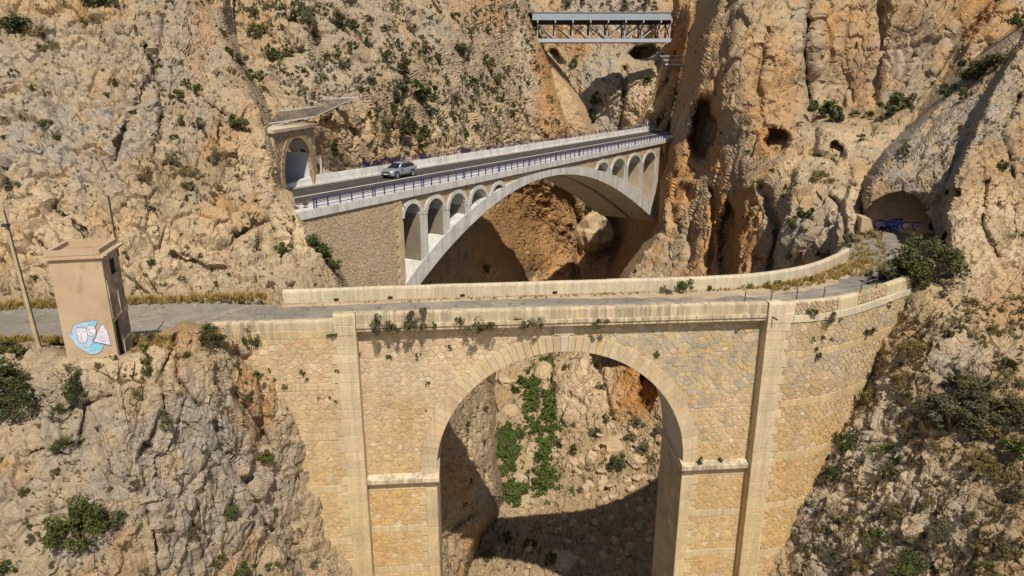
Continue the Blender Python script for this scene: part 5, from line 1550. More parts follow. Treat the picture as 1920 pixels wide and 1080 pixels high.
tbox(m, -0.06, TW + 0.02, -0.14, 0.10, pz0, pz1); tbox(m, -0.06, 0.14, 0.101, TD + 0.1, pz0, pz1); tbox(m, TW - 0.18, TW + 0.02, 0.101, TD + 0.1, pz0, pz1); tbox(m, 0.141, TW - 0.181, TD - 0.1, TD + 0.1, pz0, pz1)
m.build('roof_parapet', M['render'], TOW)
t = NT('roof_screed', 0.95, 0.1); t.color(t.ramp(t.noise(1.8, 8, 0.7), [(0.3, (0.30, 0.19, 0.10)), (0.7, (0.47, 0.33, 0.19))])); M['screed'] = t.m
m = MB(); tbox(m, 0.141, TW - 0.181, 0.101, TD - 0.101, ZC + 0.181, ZC + 0.21); m.build('roof_floor', M['screed'], TOW)
m = MB(); m.tube(tw(TW - 0.05, TD + 0.17, ZC - 0.5), tw(TW - 0.05, TD + 0.17, ZC + 2.55), 0.045, 5); m.build('roof_rod', M['dark_steel'], TOW)
m = MB(); tbox(m, -0.03, TW + 0.03, -0.035, -0.001, -1.2, 0.27); m.build('plinth', M['render'], TOW)
m = MB(); tbox(m, TW + 0.001, TW + 0.03, dv1 + 0.002, dv1 + 0.06, -0.3, 0.6); tbox(m, TW + 0.001, TW + 0.028, dv1 + 0.065, TD, 0.60, 0.66); m.build('pale_edging', M['white_concrete'], TOW)
def on_front(x, y, lift):
    """Point of the hut's front face seen at a survey position."""
    r = sight(110 + x / 9.82, 580 + y / 9.82)
    o = Vector((0, 0, CAM_Z))
    n = -TYD
    p0 = T0 + n * (lift + 0.036)
    k = (p0 - o).dot(n) / r.dot(n)
    return o + r * k
def paint_mat(name, c, v=0.12): 
    M[name] = plain(name, c, 0.85, 0.1, var=v, scale=5)
paint_mat('mural_blue', (0.34, 0.50, 0.62)); paint_mat('mural_aqua', (0.22, 0.47, 0.57)); paint_mat('mural_white', (0.63, 0.62, 0.63)); paint_mat('mural_lilac', (0.60, 0.565, 0.63)); paint_mat('mural_line', (0.24, 0.21, 0.38)); paint_mat('mural_halo', (0.46, 0.40, 0.42))
def mural(name, pts, mat, lift, close=True):
    V = [on_front(x, y, lift) for x, y in pts]
    MB().add(V, [tuple(range(len(V)))][0:1]).build(name, M[mat], TOW)
def stroke(name, pts, wd, mat, lift):
    m = MB()
    for (x0, y0), (x1, y1) in zip(pts[:-1], pts[1:]):
        L = math.hypot(x1 - x0, y1 - y0) + 1e-6
        nx, ny = -(y1 - y0) / L * wd / 2, (x1 - x0) / L * wd / 2
        ex, ey = (x1 - x0) / L * wd * 0.3, (y1 - y0) / L * wd * 0.3
        m.add([on_front(x0 + nx - ex, y0 + ny - ey, lift), on_front(x0 - nx - ex, y0 - ny - ey, lift), on_front(x1 - nx + ex, y1 - ny + ey, lift), on_front(x1 + nx + ex, y1 + ny + ey, lift)], [(3, 2, 1, 0)])
    m.build(name, M[mat], TOW)
def smooth_loop(pts, n=4):
    out = []
    N = len(pts)
    for i in range(N):
        p0, p1, p2, p3 = pts[i - 1], pts[i], pts[(i + 1) % N], pts[(i + 2) % N]
        for k in range(n):
            t = k / n
            out.append(tuple(0.5 * (2 * p1[q] + (p2[q] - p0[q]) * t + (2 * p0[q] - 5 * p1[q] + 4 * p2[q] - p3[q]) * t * t + (3 * p1[q] - p0[q] - 3 * p2[q] + p3[q]) * t ** 3) for q in (0, 1)))
    return out
BODY = [(165, 470), (205, 440), (255, 470), (240, 390), (262, 315), (330, 268), (450, 235), (590, 212), (718, 203), (690, 270), (668, 320), (690, 390), (680, 470), (625, 560), (640, 612), (812, 642), (800, 735), (730, 800), (600, 828), (480, 775), (400, 725), (330, 670), (280, 585), (215, 530)]
mural('mural_body', smooth_loop(BODY, 3)[::-1], 'mural_blue', 0.002)
mural('mural_shadow', smooth_loop([(600, 640), (640, 617), (808, 644), (798, 730), (720, 768), (560, 765), (590, 700)], 3)[::-1], 'mural_aqua', 0.004)
mural('mural_shadow', smooth_loop([(560, 250), (700, 212), (672, 310), (600, 285), (520, 300)], 3)[::-1], 'mural_aqua', 0.004)
FACE1 = [(320, 390), (345, 335), (420, 325), (495, 345), (530, 480), (515, 580), (440, 632), (375, 590), (335, 490)]
FACE2 = [(515, 360), (560, 298), (630, 300), (682, 370), (672, 450), (610, 492), (545, 480)]
TRI = [(797, 272), (832, 292), (905, 430), (958, 660), (800, 626), (645, 595), (700, 470)]
mural('mural_face', smooth_loop(FACE1, 3)[::-1], 'mural_white', 0.006)
mural('mural_face', smooth_loop(FACE2, 3)[::-1], 'mural_white', 0.006)
mural('mural_wing', TRI[::-1], 'mural_lilac', 0.006)
stroke('mural_outline', smooth_loop(FACE1, 3) + [FACE1[0]], 11, 'mural_line', 0.009)
stroke('mural_outline', smooth_loop(FACE2, 3) + [FACE2[0]], 10, 'mural_line', 0.009)
stroke('mural_outline', TRI + [TRI[0]], 9, 'mural_line', 0.009)
stroke('mural_outline', BODY[:9], 7, 'mural_line', 0.009)
stroke('mural_outline', [(470, 700), (590, 690), (650, 560), (690, 470)], 7, 'mural_line', 0.009)
for pts in ([(345, 410), (400, 400)], [(430, 415), (490, 420)], [(400, 440), (430, 520), (405, 560)], [(345, 470), (370, 520)], [(385, 590), (480, 590)], [(545, 360), (570, 440), (640, 440)], [(600, 350), (650, 350)], [(560, 400), (565, 360)], [(345, 345), (360, 330), (375, 350), (395, 328), (415, 350), (435, 330), (455, 350), (475, 335)], [(640, 625), (730, 620), (800, 650)], [(235, 490), (200, 470)], [(262, 480), (235, 455)], [(700, 520), (850, 530)], [(720, 560), (860, 590)], [(770, 410), (830, 420)]):
    stroke('mural_line', pts, 8, 'mural_line', 0.010)

# ------------------------------------------------------------------ pole, fence posts, litter
PB = at_y(72, 646, 33.2)
PT = at_y(3, 386, 33.3)
UP = thing('utility_pole', 'weathered wooden pole leaning left at the edge of the old road', 'pole', PB)
m = MB(); m.tube(PB - (PT - PB) * 0.06, PT, 0.125, 10, 0.09); m.build('shaft', M['pole_wood'], UP)
m = MB(); m.tube(PB + Vector((0.14, -0.06, 0)), PT + Vector((0.10, -0.05, -0.2)), 0.025, 5); m.build('earth_cable', M['dark_steel'], UP)
c1 = PB.lerp(PT, 0.87); m = MB(); m.box(tuple(c1 + Vector((0.02, -0.1, 0))), (0.3, 0.22, 0.16)); m.build('clamp', M['dark_steel'], UP)
FEN = thing('wire_fence', 'thin dark posts with wire along the right end of the near parapet', 'fence', wall_pt(30, 0, -0.4))
tops = []
for px, py in ((1396, 566), (1445, 566), (1493, 562.5), (1544, 559), (1613, 548.5), (1643, 540)):
    b = at_z(px, py, -0.05)
    e = b + Vector((RNG.uniform(-.03, .03), 0, 0.72))
    m = MB(); m.tube(b, e, 0.033, 5); m.build('post', M['dark_steel'], FEN)
    tops.append((b, e))
m = MB()
for (b0, e0), (b1, e1) in zip(tops[:-1], tops[1:]):
    for f in (0.9, 0.5): m.tube(b0.lerp(e0, f), b1.lerp(e1, f), 0.006, 4)
m.build('wire', M['galv'], FEN)
p, nrm, _ = MOUND.at(68, 748)
bm = bmesh.new(); bmesh.ops.create_icosphere(bm, subdivisions=3, radius=0.17)
for v in bm.verts:
    k = 1 + 0.5 * float(perlin(np.array([[v.co.x * 9, v.co.y * 9, v.co.z * 9]]))[0]); v.co = Vector((v.co.x * 0.75 * k, v.co.y * 0.75 * k, v.co.z * 1.5 * k + (0.12 if v.co.z > 0.1 else 0)))
me = bpy.data.meshes.new('litter_bag'); bm.to_mesh(me); bm.free()
o = link('litter_bag', me, plain('white_plastic', (0.75, 0.76, 0.80), 0.5), label='crumpled white plastic bag caught on the rock below the left bushes', cat='litter')
o.location = p + Vector((0, -0.25, 0.08))

# ------------------------------------------------------------------ rock tunnel on the old road: brick closing wall with graffiti
TB = thing('tunnel_mouth', 'dark arched tunnel mouth closed by a brick wall with blue graffiti', 'tunnel', at_y(1688, 452, 66.0))
t = NT('brick_wall', 0.95, 0.1)
br = t.n('ShaderNodeTexBrick')
br.inputs['Scale'].default_value = 1.0
br.inputs['Brick Width'].default_value = 0.55; br.inputs['Row Height'].default_value = 0.22; br.inputs['Mortar Size'].default_value = 0.025
br.inputs['Color1'].default_value = (0.36, 0.25, 0.165, 1); br.inputs['Color2'].default_value = (0.29, 0.20, 0.135, 1); br.inputs['Mortar'].default_value = (0.36, 0.30, 0.24, 1)
mp = t.n('ShaderNodeMapping'); mp.inputs['Rotation'].default_value = (math.pi / 2, 0, 0)
t.l(t.pos(), mp.inputs['Vector']); t.l(mp.outputs[0], br.inputs['Vector'])
t.color(t.mix(0.6, br.outputs['Color'], t.ramp(t.noise(1.2, 6), [(0.3, (0.7, 0.7, 0.7)), (0.7, (1.15, 1.15, 1.15))]), 'MULTIPLY')); M['brick'] = t.m
wall_pts = [(px, py) for px, py in TUNNEL_MOUTH]
cx, cy = 1688, 430
grow = [(cx + (x - cx) * 1.06, cy + (y - cy) * 1.06) for x, y in wall_pts]
back = [at_y(x, y, 67.0) for x, y in [(1605, 490)] + grow + [(1775, 490)]]
MB().add(back, [tuple(range(len(back)))[::-1]]).build('brick_wall', M['brick'], TB)
m = MB()
front = []
for x, y in wall_pts:
    P = SLOPE.at(x + (2 if x < cx else -2), y - 3)[0]
    front.append(at_y(cx + (x - cx) * 1.03, cy + (y - cy) * 1.03, P.y - 0.3))
bk2 = [at_y(cx + (x - cx) * 1.05, cy + (y - cy) * 1.05, 67.6) for x, y in wall_pts]
for a, b, c, d in zip(front[:-1], front[1:], bk2[1:], bk2[:-1]): m.add([a, b, c, d], [(0, 1, 2, 3)])
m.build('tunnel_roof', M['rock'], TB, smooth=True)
gp = lambda x, y, l: at_y(1620 + x / 12.8, 390 + y / 12.8, 67.0 - 0.02 - l)
paint_mat('graffiti_blue', (0.10, 0.15, 0.52)); paint_mat('graffiti_lilac', (0.34, 0.30, 0.56)); paint_mat('graffiti_pale', (0.44, 0.44, 0.66)); paint_mat('graffiti_line', (0.022, 0.025, 0.12))
def gshape(pts, mat, l):
    V = [gp(x, y, l) for x, y in smooth_loop(pts, 3)]
    MB().add(V, [tuple(range(len(V)))]).build('graffiti_letter', M[mat], TB)
def gline(pts, wd=26):
    m = MB()
    for (x0, y0), (x1, y1) in zip(pts[:-1], pts[1:]):
        L = math.hypot(x1 - x0, y1 - y0) + 1e-6
        nx, ny = -(y1 - y0) / L * wd / 2, (x1 - x0) / L * wd / 2
        m.add([gp(x0 + nx, y0 + ny, 0.03), gp(x0 - nx, y0 - ny, 0.03), gp(x1 - nx, y1 - ny, 0.03), gp(x1 + nx, y1 + ny, 0.03)], [(0, 1, 2, 3)])
    m.build('graffiti_line', M['graffiti_line'], TB)
for pts, mt in (([(245, 370), (330, 310), (440, 320), (520, 370), (520, 450), (450, 550), (370, 560), (330, 470)], 'graffiti_lilac'), ([(540, 340), (600, 320), (620, 400), (690, 520), (650, 590), (540, 560), (510, 480)], 'graffiti_blue'),
                ([(650, 310), (900, 265), (880, 360), (840, 400), (870, 560), (880, 640), (700, 660), (710, 540), (680, 430)], 'graffiti_blue'), ([(910, 380), (1000, 345), (1110, 360), (1060, 430), (960, 490), (910, 450)], 'graffiti_pale'),
                ([(1170, 370), (1280, 350), (1370, 400), (1360, 480), (1240, 545), (1170, 480)], 'graffiti_lilac'), ([(370, 470), (500, 460), (470, 545), (380, 560)], 'graffiti_blue')):
    gshape(pts, mt, 0.01)
for pts in ([(240, 360), (330, 300), (450, 310), (530, 370), (530, 460), (460, 560), (350, 570), (290, 500), (245, 400)], [(400, 430), (430, 440), (420, 490)], [(540, 330), (600, 310), (640, 370)], [(560, 440), (650, 480), (600, 540)], [(510, 560), (640, 600), (690, 540)],
            [(650, 300), (910, 255), (880, 370), (800, 400)], [(690, 350), (790, 350)], [(690, 440), (800, 430), (790, 500), (830, 520)], [(700, 540), (700, 660), (870, 640)], [(1110, 355), (980, 350), (900, 400), (910, 470), (980, 500)], [(1180, 360), (1180, 500), (1260, 540)], [(1200, 360), (1300, 350), (1370, 380)], [(1250, 430), (1330, 440)]):
    gline(pts)
m = MB(); m.add([at_y(1742, 418, 66.9), at_y(1756, 418, 66.9), at_y(1756, 432, 66.9), at_y(1742, 432, 66.9)], [(0, 3, 2, 1)]); m.build('dark_opening', M['dark_void'], TB)
t0 = [at_y(1612, 452, 64.2), at_y(1642, 452, 64.2), at_y(1633, 411, 64.2), at_y(1616, 408, 64.2)]
m = MB(); m.hexa(t0 + [p + Vector((0.4, 2.2, 0)) for p in t0]); m.build('side_pillar', M['render'], TB)

# cables and a lamp post on the left cliff
def cliff_line(sheet, pts, r, mat, lift=0.12):
    m = MB()
    P = []
    for (x0, y0), (x1, y1) in zip(pts[:-1], pts[1:]):
        for k in range(10):
            f = k / 10
            p, nn, _ = sheet.at(x0 + (x1 - x0) * f, y0 + (y1 - y0) * f)
            P.append(p + Vector((0, -lift, lift * 0.6)))
    for a, b in zip(P[:-1], P[1:]): m.tube(a, b, r, 4)
    return m
o = cliff_line(LEFT, [(0, 312), (40, 338), (75, 365), (130, 420), (165, 447)], 0.05, None).build('pipe', M['dark_steel']); o['label'] = 'thin dark pipe slanting down the left cliff towards the hut tower'; o['category'] = 'pipe'
p = LEFT.at(281, 412)[0]
lp = thing('marker_post', 'short dark marker post standing on the left cliff above the tower', 'post', p)
m = MB(); m.tube(p + Vector((0, -0.2, -0.3)), p + Vector((0, -0.2, 1.2)), 0.05, 5); m.build('shaft', M['dark_steel'], lp)
m = MB(); m.box(tuple(p + Vector((0, -0.25, 1.25))), (0.22, 0.14, 0.2)); m.build('head', M['dark_steel'], lp)
for nm, pts, lab in (('steel_bar', [(514, 40), (524, 32), (530, 22)], 'bent pale steel bar on the scrubby slope left of the gully'), ('steel_bar', [(503, 147), (512, 152), (522, 158)], 'pale steel bar fixed to the rock above the portal')):
    o = cliff_line(MIDDLE, pts, 0.09, None, 0.4).build(nm, M['galv']); o['label'] = lab; o['category'] = 'steel bar'

# ------------------------------------------------------------------ silver car on the new bridge
CS = 1.12
CARP = bp(22.2, 9.0, 1.965)
CAR = thing('silver_car', 'silver hatchback car driving left across the white arch bridge', 'car', CARP, math.atan2(-NU.y, -NU.x))
M['car_paint'] = plain('silver_car_paint', (0.36, 0.385, 0.43), 0.28, 0.5, metal=0.55, var=0.04)
M['car_glass'] = plain('tinted_car_glass', (0.012, 0.014, 0.018), 0.08, 0.6, var=0.05)
M['rubber'] = plain('black_rubber', (0.015, 0.015, 0.016), 0.8)
M['alloy'] = plain('alloy_wheel', (0.45, 0.46, 0.48), 0.35, 0.5, metal=0.6)
M['lamp_clear'] = plain('clear_lamp', (0.75, 0.77, 0.80), 0.15, 0.6)
M['lamp_red'] = plain('red_lamp', (0.35, 0.02, 0.015), 0.25, 0.5)
def loft(name, secs, mat, smooth=True):
    """secs: list of rings of equal point count (x, y, z), ends capped."""
    n = len(secs[0])
    V = [tuple(c * CS for c in p) for s in secs for p in s]
    F = []
    for i in range(len(secs) - 1):
        F += [(i * n + k, i * n + (k + 1) % n, (i + 1) * n + (k + 1) % n, (i + 1) * n + k) for k in range(n)]
    F += [tuple(range(n - 1, -1, -1)), tuple((len(secs) - 1) * n + k for k in range(n))]
    me = mesh_py(name, V, F, smooth)
    bm = bmesh.new(); bm.from_mesh(me); bmesh.ops.recalc_face_normals(bm, faces=bm.faces); bm.to_mesh(me); bm.free()
    return link(name, me, mat, CAR)
def ring(x, hw_b, hw_t, zb, zt, crown=0.03):
    return [(x, -hw_b * 0.92, zb), (x, -hw_b, zb + 0.10), (x, -(hw_b + hw_t) / 2 - 0.01, (zb + zt) * 0.52), (x, -hw_t, zt - 0.05), (x, -hw_t * 0.90, zt), (x, 0, zt + crown), (x, hw_t * 0.90, zt), (x, hw_t, zt - 0.05), (x, (hw_b + hw_t) / 2 + 0.01, (zb + zt) * 0.52), (x, hw_b, zb + 0.10), (x, hw_b * 0.92, zb)]
# x forward, car length 4.3
loft('body', [ring(2.14, 0.60, 0.58, 0.36, 0.70), ring(2.06, 0.78, 0.72, 0.28, 0.80), ring(1.85, 0.87, 0.80, 0.24, 0.90), ring(1.3, 0.90, 0.85, 0.22, 0.98), ring(0.9, 0.90, 0.86, 0.22, 1.02), ring(0.0, 0.90, 0.86, 0.22, 1.03), ring(-1.0, 0.90, 0.86, 0.23, 1.08), ring(-1.7, 0.90, 0.84, 0.26, 1.12), ring(-2.02, 0.86, 0.78, 0.34, 1.08), ring(-2.14, 0.76, 0.70, 0.42, 0.98)], M['car_paint'])
def cab(x, hw_b, hw_t, zb, zt):
    return [(x[0], -hw_b, zb), (x[1], -hw_t, zt - 0.05), (x[1], -hw_t * 0.88, zt), (x[1], 0, zt + 0.03), (x[1], hw_t * 0.88, zt), (x[1], hw_t, zt - 0.05), (x[0], hw_b, zb)]
loft('cabin', [cab((1.02, 0.28), 0.78, 0.60, 0.98, 1.50), cab((0.5, 0.05), 0.80, 0.63, 1.0, 1.57), cab((-0.5, -0.5), 0.81, 0.65, 1.02, 1.61), cab((-1.3, -1.2), 0.80, 0.62, 1.06, 1.57), cab((-1.95, -1.62), 0.72, 0.56, 1.06, 1.46)], M['car_paint'])
def panel(name, pts, mat, t=0.012):
    a, b, c = (Vector(pts[i]) for i in range(3))
    n = (b - a).cross(c - a).normalized()
    V = [(Vector(p) + n * t) * CS for p in pts] + [(Vector(p) - n * 0.02) * CS for p in pts]
    k = len(pts)
    F = [tuple(range(k)), tuple(range(2 * k - 1, k - 1, -1))] + [(i, k + i, k + (i + 1) % k, (i + 1) % k) for i in range(k)]
    return link(name, mesh_py(name, V, F), mat, CAR)
def side_y(x, z, sg):                       # cabin side between belt line and roof
    f = (z - 1.0) / 0.55
    return sg * (0.815 - 0.175 * f)
for sg in (1, -1):
    def S_(pts): 
        P = [(x, side_y(x, z, sg), z) for x, z in pts]
        return P if sg < 0 else P[::-1]
    panel('side_window', S_([(0.72, 1.05), (-0.12, 1.06), (-0.12, 1.49), (0.18, 1.48)]), M['car_glass'], 0.03)
    panel('side_window', S_([(-0.18, 1.06), (-0.98, 1.10), (-0.98, 1.50), (-0.18, 1.50)]), M['car_glass'], 0.03)
    panel('side_window', S_([(-1.04, 1.11), (-1.62, 1.22), (-1.42, 1.44), (-1.04, 1.49)]), M['car_glass'], 0.03)
    m = MB(); m.box((0.62 * CS, sg * 0.97 * CS, 1.06 * CS), (0.16 * CS, 0.22 * CS, 0.14 * CS)); link('mirror', mesh_py('mirror', m.V, m.F), M['car_paint'], CAR)
    m = MB(); m.box((-0.05 * CS, sg * 0.905 * CS, 0.30 * CS), (2.3 * CS, 0.05 * CS, 0.16 * CS)); link('sill', mesh_py('sill', m.V, m.F), M['rubber'], CAR)
    for x in (0.35, -0.55):
        m = MB(); m.box((x * CS - 0.2, sg * 0.895 * CS, 0.90 * CS), (0.2 * CS, 0.04 * CS, 0.035 * CS)); link('door_handle', mesh_py('door_handle', m.V, m.F), M['car_paint'], CAR)
    m = MB(); m.hexa([tuple(c * CS for c in p) for p in [(1.86, sg * 0.80 - 0.02, 0.72), (2.09, sg * 0.56, 0.70), (2.07, sg * 0.56, 0.83), (1.72, sg * 0.84, 0.88), (1.75, sg * 0.70, 0.72), (1.95, sg * 0.5, 0.70), (1.9, sg * 0.5, 0.84), (1.6, sg * 0.70, 0.89)]])
    link('headlight', mesh_py('headlight', m.V, m.F), M['lamp_clear'], CAR)
    m = MB(); m.box((-2.02 * CS, sg * 0.70 * CS, 0.98 * CS), (0.16 * CS, 0.28 * CS, 0.18 * CS)); link('tail_light', mesh_py('tail_light', m.V, m.F), M['lamp_red'], CAR)
    for x in (1.32, -1.30):
        w = MB(); w.tube((x * CS, sg * 0.66 * CS, 0.34 * CS), (x * CS, sg * 0.915 * CS, 0.34 * CS), 0.345 * CS, 20)
        wo_ = link('wheel', mesh_py('wheel', w.V, w.F, True), M['rubber'], CAR)
        for pz in wo_.data.polygons: pz.use_smooth = len(pz.vertices) == 4
        r = MB(); r.tube((x * CS, sg * 0.90 * CS, 0.34 * CS), (x * CS, sg * 0.925 * CS, 0.34 * CS), 0.09 * CS, 10)
        for k in range(5):
            a = 2 * math.pi * k / 5
            r.bar((x * CS, sg * 0.918 * CS, 0.34 * CS), ((x + 0.23 * math.cos(a)) * CS, sg * 0.918 * CS, (0.34 + 0.23 * math.sin(a)) * CS), 0.09 * CS, 0.03 * CS, Vector((0, 1, 0)))
        for k in range(16):
            a, b = 2 * math.pi * k / 16, 2 * math.pi * (k + 1) / 16
            r.bar(((x + 0.235 * math.cos(a)) * CS, sg * 0.915 * CS, (0.34 + 0.235 * math.sin(a)) * CS), ((x + 0.235 * math.cos(b)) * CS, sg * 0.915 * CS, (0.34 + 0.235 * math.sin(b)) * CS), 0.05 * CS, 0.03 * CS, Vector((0, 1, 0)))
        link('rim', mesh_py('rim', r.V, r.F), M['alloy'], wo_)
        m = MB(); m.tube((x * CS, sg * 0.60 * CS, 0.40 * CS), (x * CS, sg * 0.905 * CS, 0.40 * CS), 0.42 * CS, 18); link('wheel_arch', mesh_py('wheel_arch', m.V, m.F), M['rubber'], CAR)
panel('windscreen', [(0.96, -0.70, 1.04), (0.96, 0.70, 1.04), (0.34, 0.56, 1.48), (0.34, -0.56, 1.48)], M['car_glass'], 0.025)
panel('rear_window', [(-1.93, 0.62, 1.12), (-1.93, -0.62, 1.12), (-1.68, -0.50, 1.42), (-1.68, 0.50, 1.42)], M['car_glass'], 0.03)
m = MB(); m.box((2.10 * CS, 0, 0.66 * CS), (0.12 * CS, 0.9 * CS, 0.16 * CS)); link('grille', mesh_py('grille', m.V, m.F), M['rubber'], CAR)
m = MB(); m.box((2.08 * CS, 0, 0.38 * CS), (0.2 * CS, 1.3 * CS, 0.15 * CS)); link('bumper', mesh_py('bumper', m.V, m.F), M['rubber'], CAR)
m = MB(); m.box((2.175 * CS, 0, 0.50 * CS), (0.03 * CS, 0.5 * CS, 0.11 * CS)); link('number_plate', mesh_py('number_plate', m.V, m.F), M['lamp_clear'], CAR)
for sg in (-1, 1):
    m = MB(); m.bar(Vector((0.1, sg * 0.6, 1.59)) * CS, Vector((-1.3, sg * 0.6, 1.60)) * CS, 0.04 * CS, 0.04 * CS); link('roof_rail', mesh_py('roof_rail', m.V, m.F), M['rubber'], CAR)

# ------------------------------------------------------------------ vegetation
def leaf_mesh(name, n, seed, size, lumps, shape=(1, 1, 0.8), up=0.3, blade=False, spread=0.36):
    """Unit-wide plant: leaves gathered in clumps through the crown volume, plus a few stems."""
    r = np.random.default_rng(seed)
    c = r.normal(size=(lumps, 3)); c /= np.linalg.norm(c, axis=1, keepdims=True)
    c *= (r.random((lumps, 1)) ** 0.5) * 0.43
    c *= np.array(shape)
    c[:, 2] += 0.40 * shape[2]
    rad = r.uniform(0.45, 1.15, lumps) * spread * 0.5
    li = r.integers(0, lumps, n)
    d = r.normal(size=(n, 3)); d /= np.linalg.norm(d, axis=1, keepdims=True)
    P = c[li] + d * (rad[li] * (r.random(n) ** 0.33))[:, None] * np.array([1, 1, 0.85])
    P[:, 2] = np.maximum(P[:, 2], 0.02)
    nrm = d * 0.6 + r.normal(size=(n, 3)) * 0.6 + np.array([0, 0, up])
    nrm /= np.linalg.norm(nrm, axis=1, keepdims=True)
    a = np.cross(nrm, r.normal(size=(n, 3))); a /= np.linalg.norm(a, axis=1, keepdims=True) + 1e-9
    b = np.cross(nrm, a)
    s = size * r.uniform(0.6, 1.4, n)
    la = (s * (2.2 if blade else 1.25))[:, None] * a
    lb = (s * (0.42 if blade else 0.62))[:, None] * b
    V = np.stack([P - la * 0.5, P + lb * 0.5, P + la * 0.5, P - lb * 0.5], 1).reshape(-1, 3)
    ns = 12 if n > 200 else 0                                # bare twigs showing between and beyond the leaves
    if ns:
        az, el = r.random(ns) * 6.28, r.uniform(0.15, 1.4, ns)
        tp_ = np.stack([np.cos(az) * np.cos(el) * shape[0], np.sin(az) * np.cos(el) * shape[1], np.sin(el) * shape[2] * 1.2 + 0.05], 1) * r.uniform(0.4, 0.62, (ns, 1))
        sd_ = np.stack([-np.sin(az), np.cos(az), np.zeros(ns)], 1) * 0.011
        b0 = tp_ * 0.05
        V = np.concatenate([V, np.stack([b0 - sd_, b0 + sd_, tp_ + sd_ * 0.3, tp_ - sd_ * 0.3], 1).reshape(-1, 3)])
    F = np.arange(4 * (n + ns)).reshape(-1, 4)
    me = mesh_arrays(name, V, F, False)
    if ns: me.polygons.foreach_set('material_index', np.concatenate([np.zeros(n, np.int32), np.ones(ns, np.int32)]))
    at = me.attributes.new('shade', 'FLOAT', 'FACE')
    lump_sh = r.random(lumps)
    at.data.foreach_set('value', np.concatenate([np.clip(0.55 * lump_sh[li] + 0.45 * r.random(n), 0, 1), np.zeros(ns)]).astype(np.float32))
    return me
def tuft_mesh(name, n, seed, lean=0.5, wide=0.03):
    r = np.random.default_rng(seed)
    an = r.random(n) * 2 * np.pi
    rr = r.random(n) * 0.16
    base = np.stack([rr * np.cos(an), rr * np.sin(an), np.zeros(n)], 1)
    out = lean * (0.3 + r.random(n))
    an2 = an + r.normal(size=n) * 0.6
    L = r.uniform(0.55, 1.0, n)
    tip = base + np.stack([np.cos(an2) * out * L * 0.6, np.sin(an2) * out * L * 0.6, L * 0.8], 1)
    mid_ = (base + tip) / 2 + np.array([0, 0, 0.08])
    sd = np.stack([-np.sin(an2), np.cos(an2), np.zeros(n)], 1) * wide
    V = np.stack([base - sd, base + sd, mid_ + sd * 0.8, mid_ - sd * 0.8, tip], 1).reshape(-1, 3)
    k = np.arange(n)[:, None] * 5
    F = np.concatenate([k + np.array([[0, 1, 2, 3]]), k + np.array([[3, 2, 4, 4]])], 0)
    F4 = [tuple(f) if f[2] != f[3] else tuple(f[:3]) for f in F.tolist()]
    me = mesh_py(name, V, F4)
    at = me.attributes.new('shade', 'FLOAT', 'FACE')
    at.data.foreach_set('value', r.random(len(me.polygons)).astype(np.float32))
    return me
def palm_mesh(name, seed, fans=26):
    r = np.random.default_rng(seed)
    V, F, sh = [], [], []
    for f in range(fans):
        az, el = r.random() * 2 * np.pi, np.radians(r.uniform(5, 80))
        d = np.array([np.cos(az) * np.cos(el), np.sin(az) * np.cos(el), np.sin(el)])
        c = np.array([0, 0, 0.08]) + d * r.uniform(0.2, 0.34)
        sd = np.cross(d, [0, 0, 1.0]); sd /= np.linalg.norm(sd) + 1e-6
        for k in range(9):
            a = np.radians(-75 + 150 * k / 8)
            tip = c + (d * np.cos(a) + sd * np.sin(a)) * r.uniform(0.20, 0.28) + np.array([0, 0, -0.05 * abs(np.sin(a))])
            w = np.cross(tip - c, np.cross(d, sd)); w = w / (np.linalg.norm(w) + 1e-6) * 0.016
            b = len(V); V += [c - w * 0.4, c + w * 0.4, (c + tip) / 2 + w, tip, (c + tip) / 2 - w]
            F.append((b, b + 1, b + 2, b + 3, b + 4)); sh.append(r.random() * 0.5 + 0.5 * (k % 2))
    me = mesh_py(name, V, F)
    at = me.attributes.new('shade', 'FLOAT', 'FACE'); at.data.foreach_set('value', np.array(sh, np.float32))
    return me
KINDS = {}
def reg(kind, meshes, mat):
    for me in meshes:
        me.materials.append(M[mat]); me.materials.append(M['bark'])
    KINDS[kind] = meshes
reg('g', [leaf_mesh('shrub', 620, 100 + k, 0.085, 7 + k, (1, 1, 0.85)) for k in range(5)], 'leaf_green')
reg('k', [leaf_mesh('shrub', 760, 200 + k, 0.08, 9 + k, (1.05, 1, 0.75)) for k in range(4)], 'leaf_dark')
reg('o', [leaf_mesh('shrub', 560, 300 + k, 0.075, 8 + k, (1, 1, 0.8), blade=True) for k in range(4)], 'leaf_olive')
reg('d', [leaf_mesh('shrub', 460, 400 + k, 0.07, 8 + k, (1.1, 1, 0.6), blade=True) for k in range(4)], 'leaf_dry')
reg('p', [palm_mesh('shrub', 500 + k) for k in range(3)], 'leaf_green')
reg('w', [leaf_mesh('shrub', 240, 600 + k, 0.10, 5 + k, (1, 1, 1.0), blade=True, spread=0.42) for k in range(4)], 'leaf_green')
BIG = [leaf_mesh('foliage', 2600, 700 + k, 0.045, 22, (1, 1, 0.8), spread=0.30) for k in range(2)]
NAME = {'g': 'shrub', 'k': 'shrub', 'o': 'shrub', 'd': 'dry_shrub', 'p': 'fan_palm', 'w': 'weed'}
ADJ = {'g': 'green shrub', 'k': 'dark green shrub', 'o': 'grey olive shrub', 'd': 'dry brown shrub', 'p': 'spiky fan palm', 'w': 'small weed'}
CATS = {'g': 'shrub', 'k': 'shrub', 'o': 'shrub', 'd': 'shrub', 'p': 'palm', 'w': 'weed'}
n_plants = 0
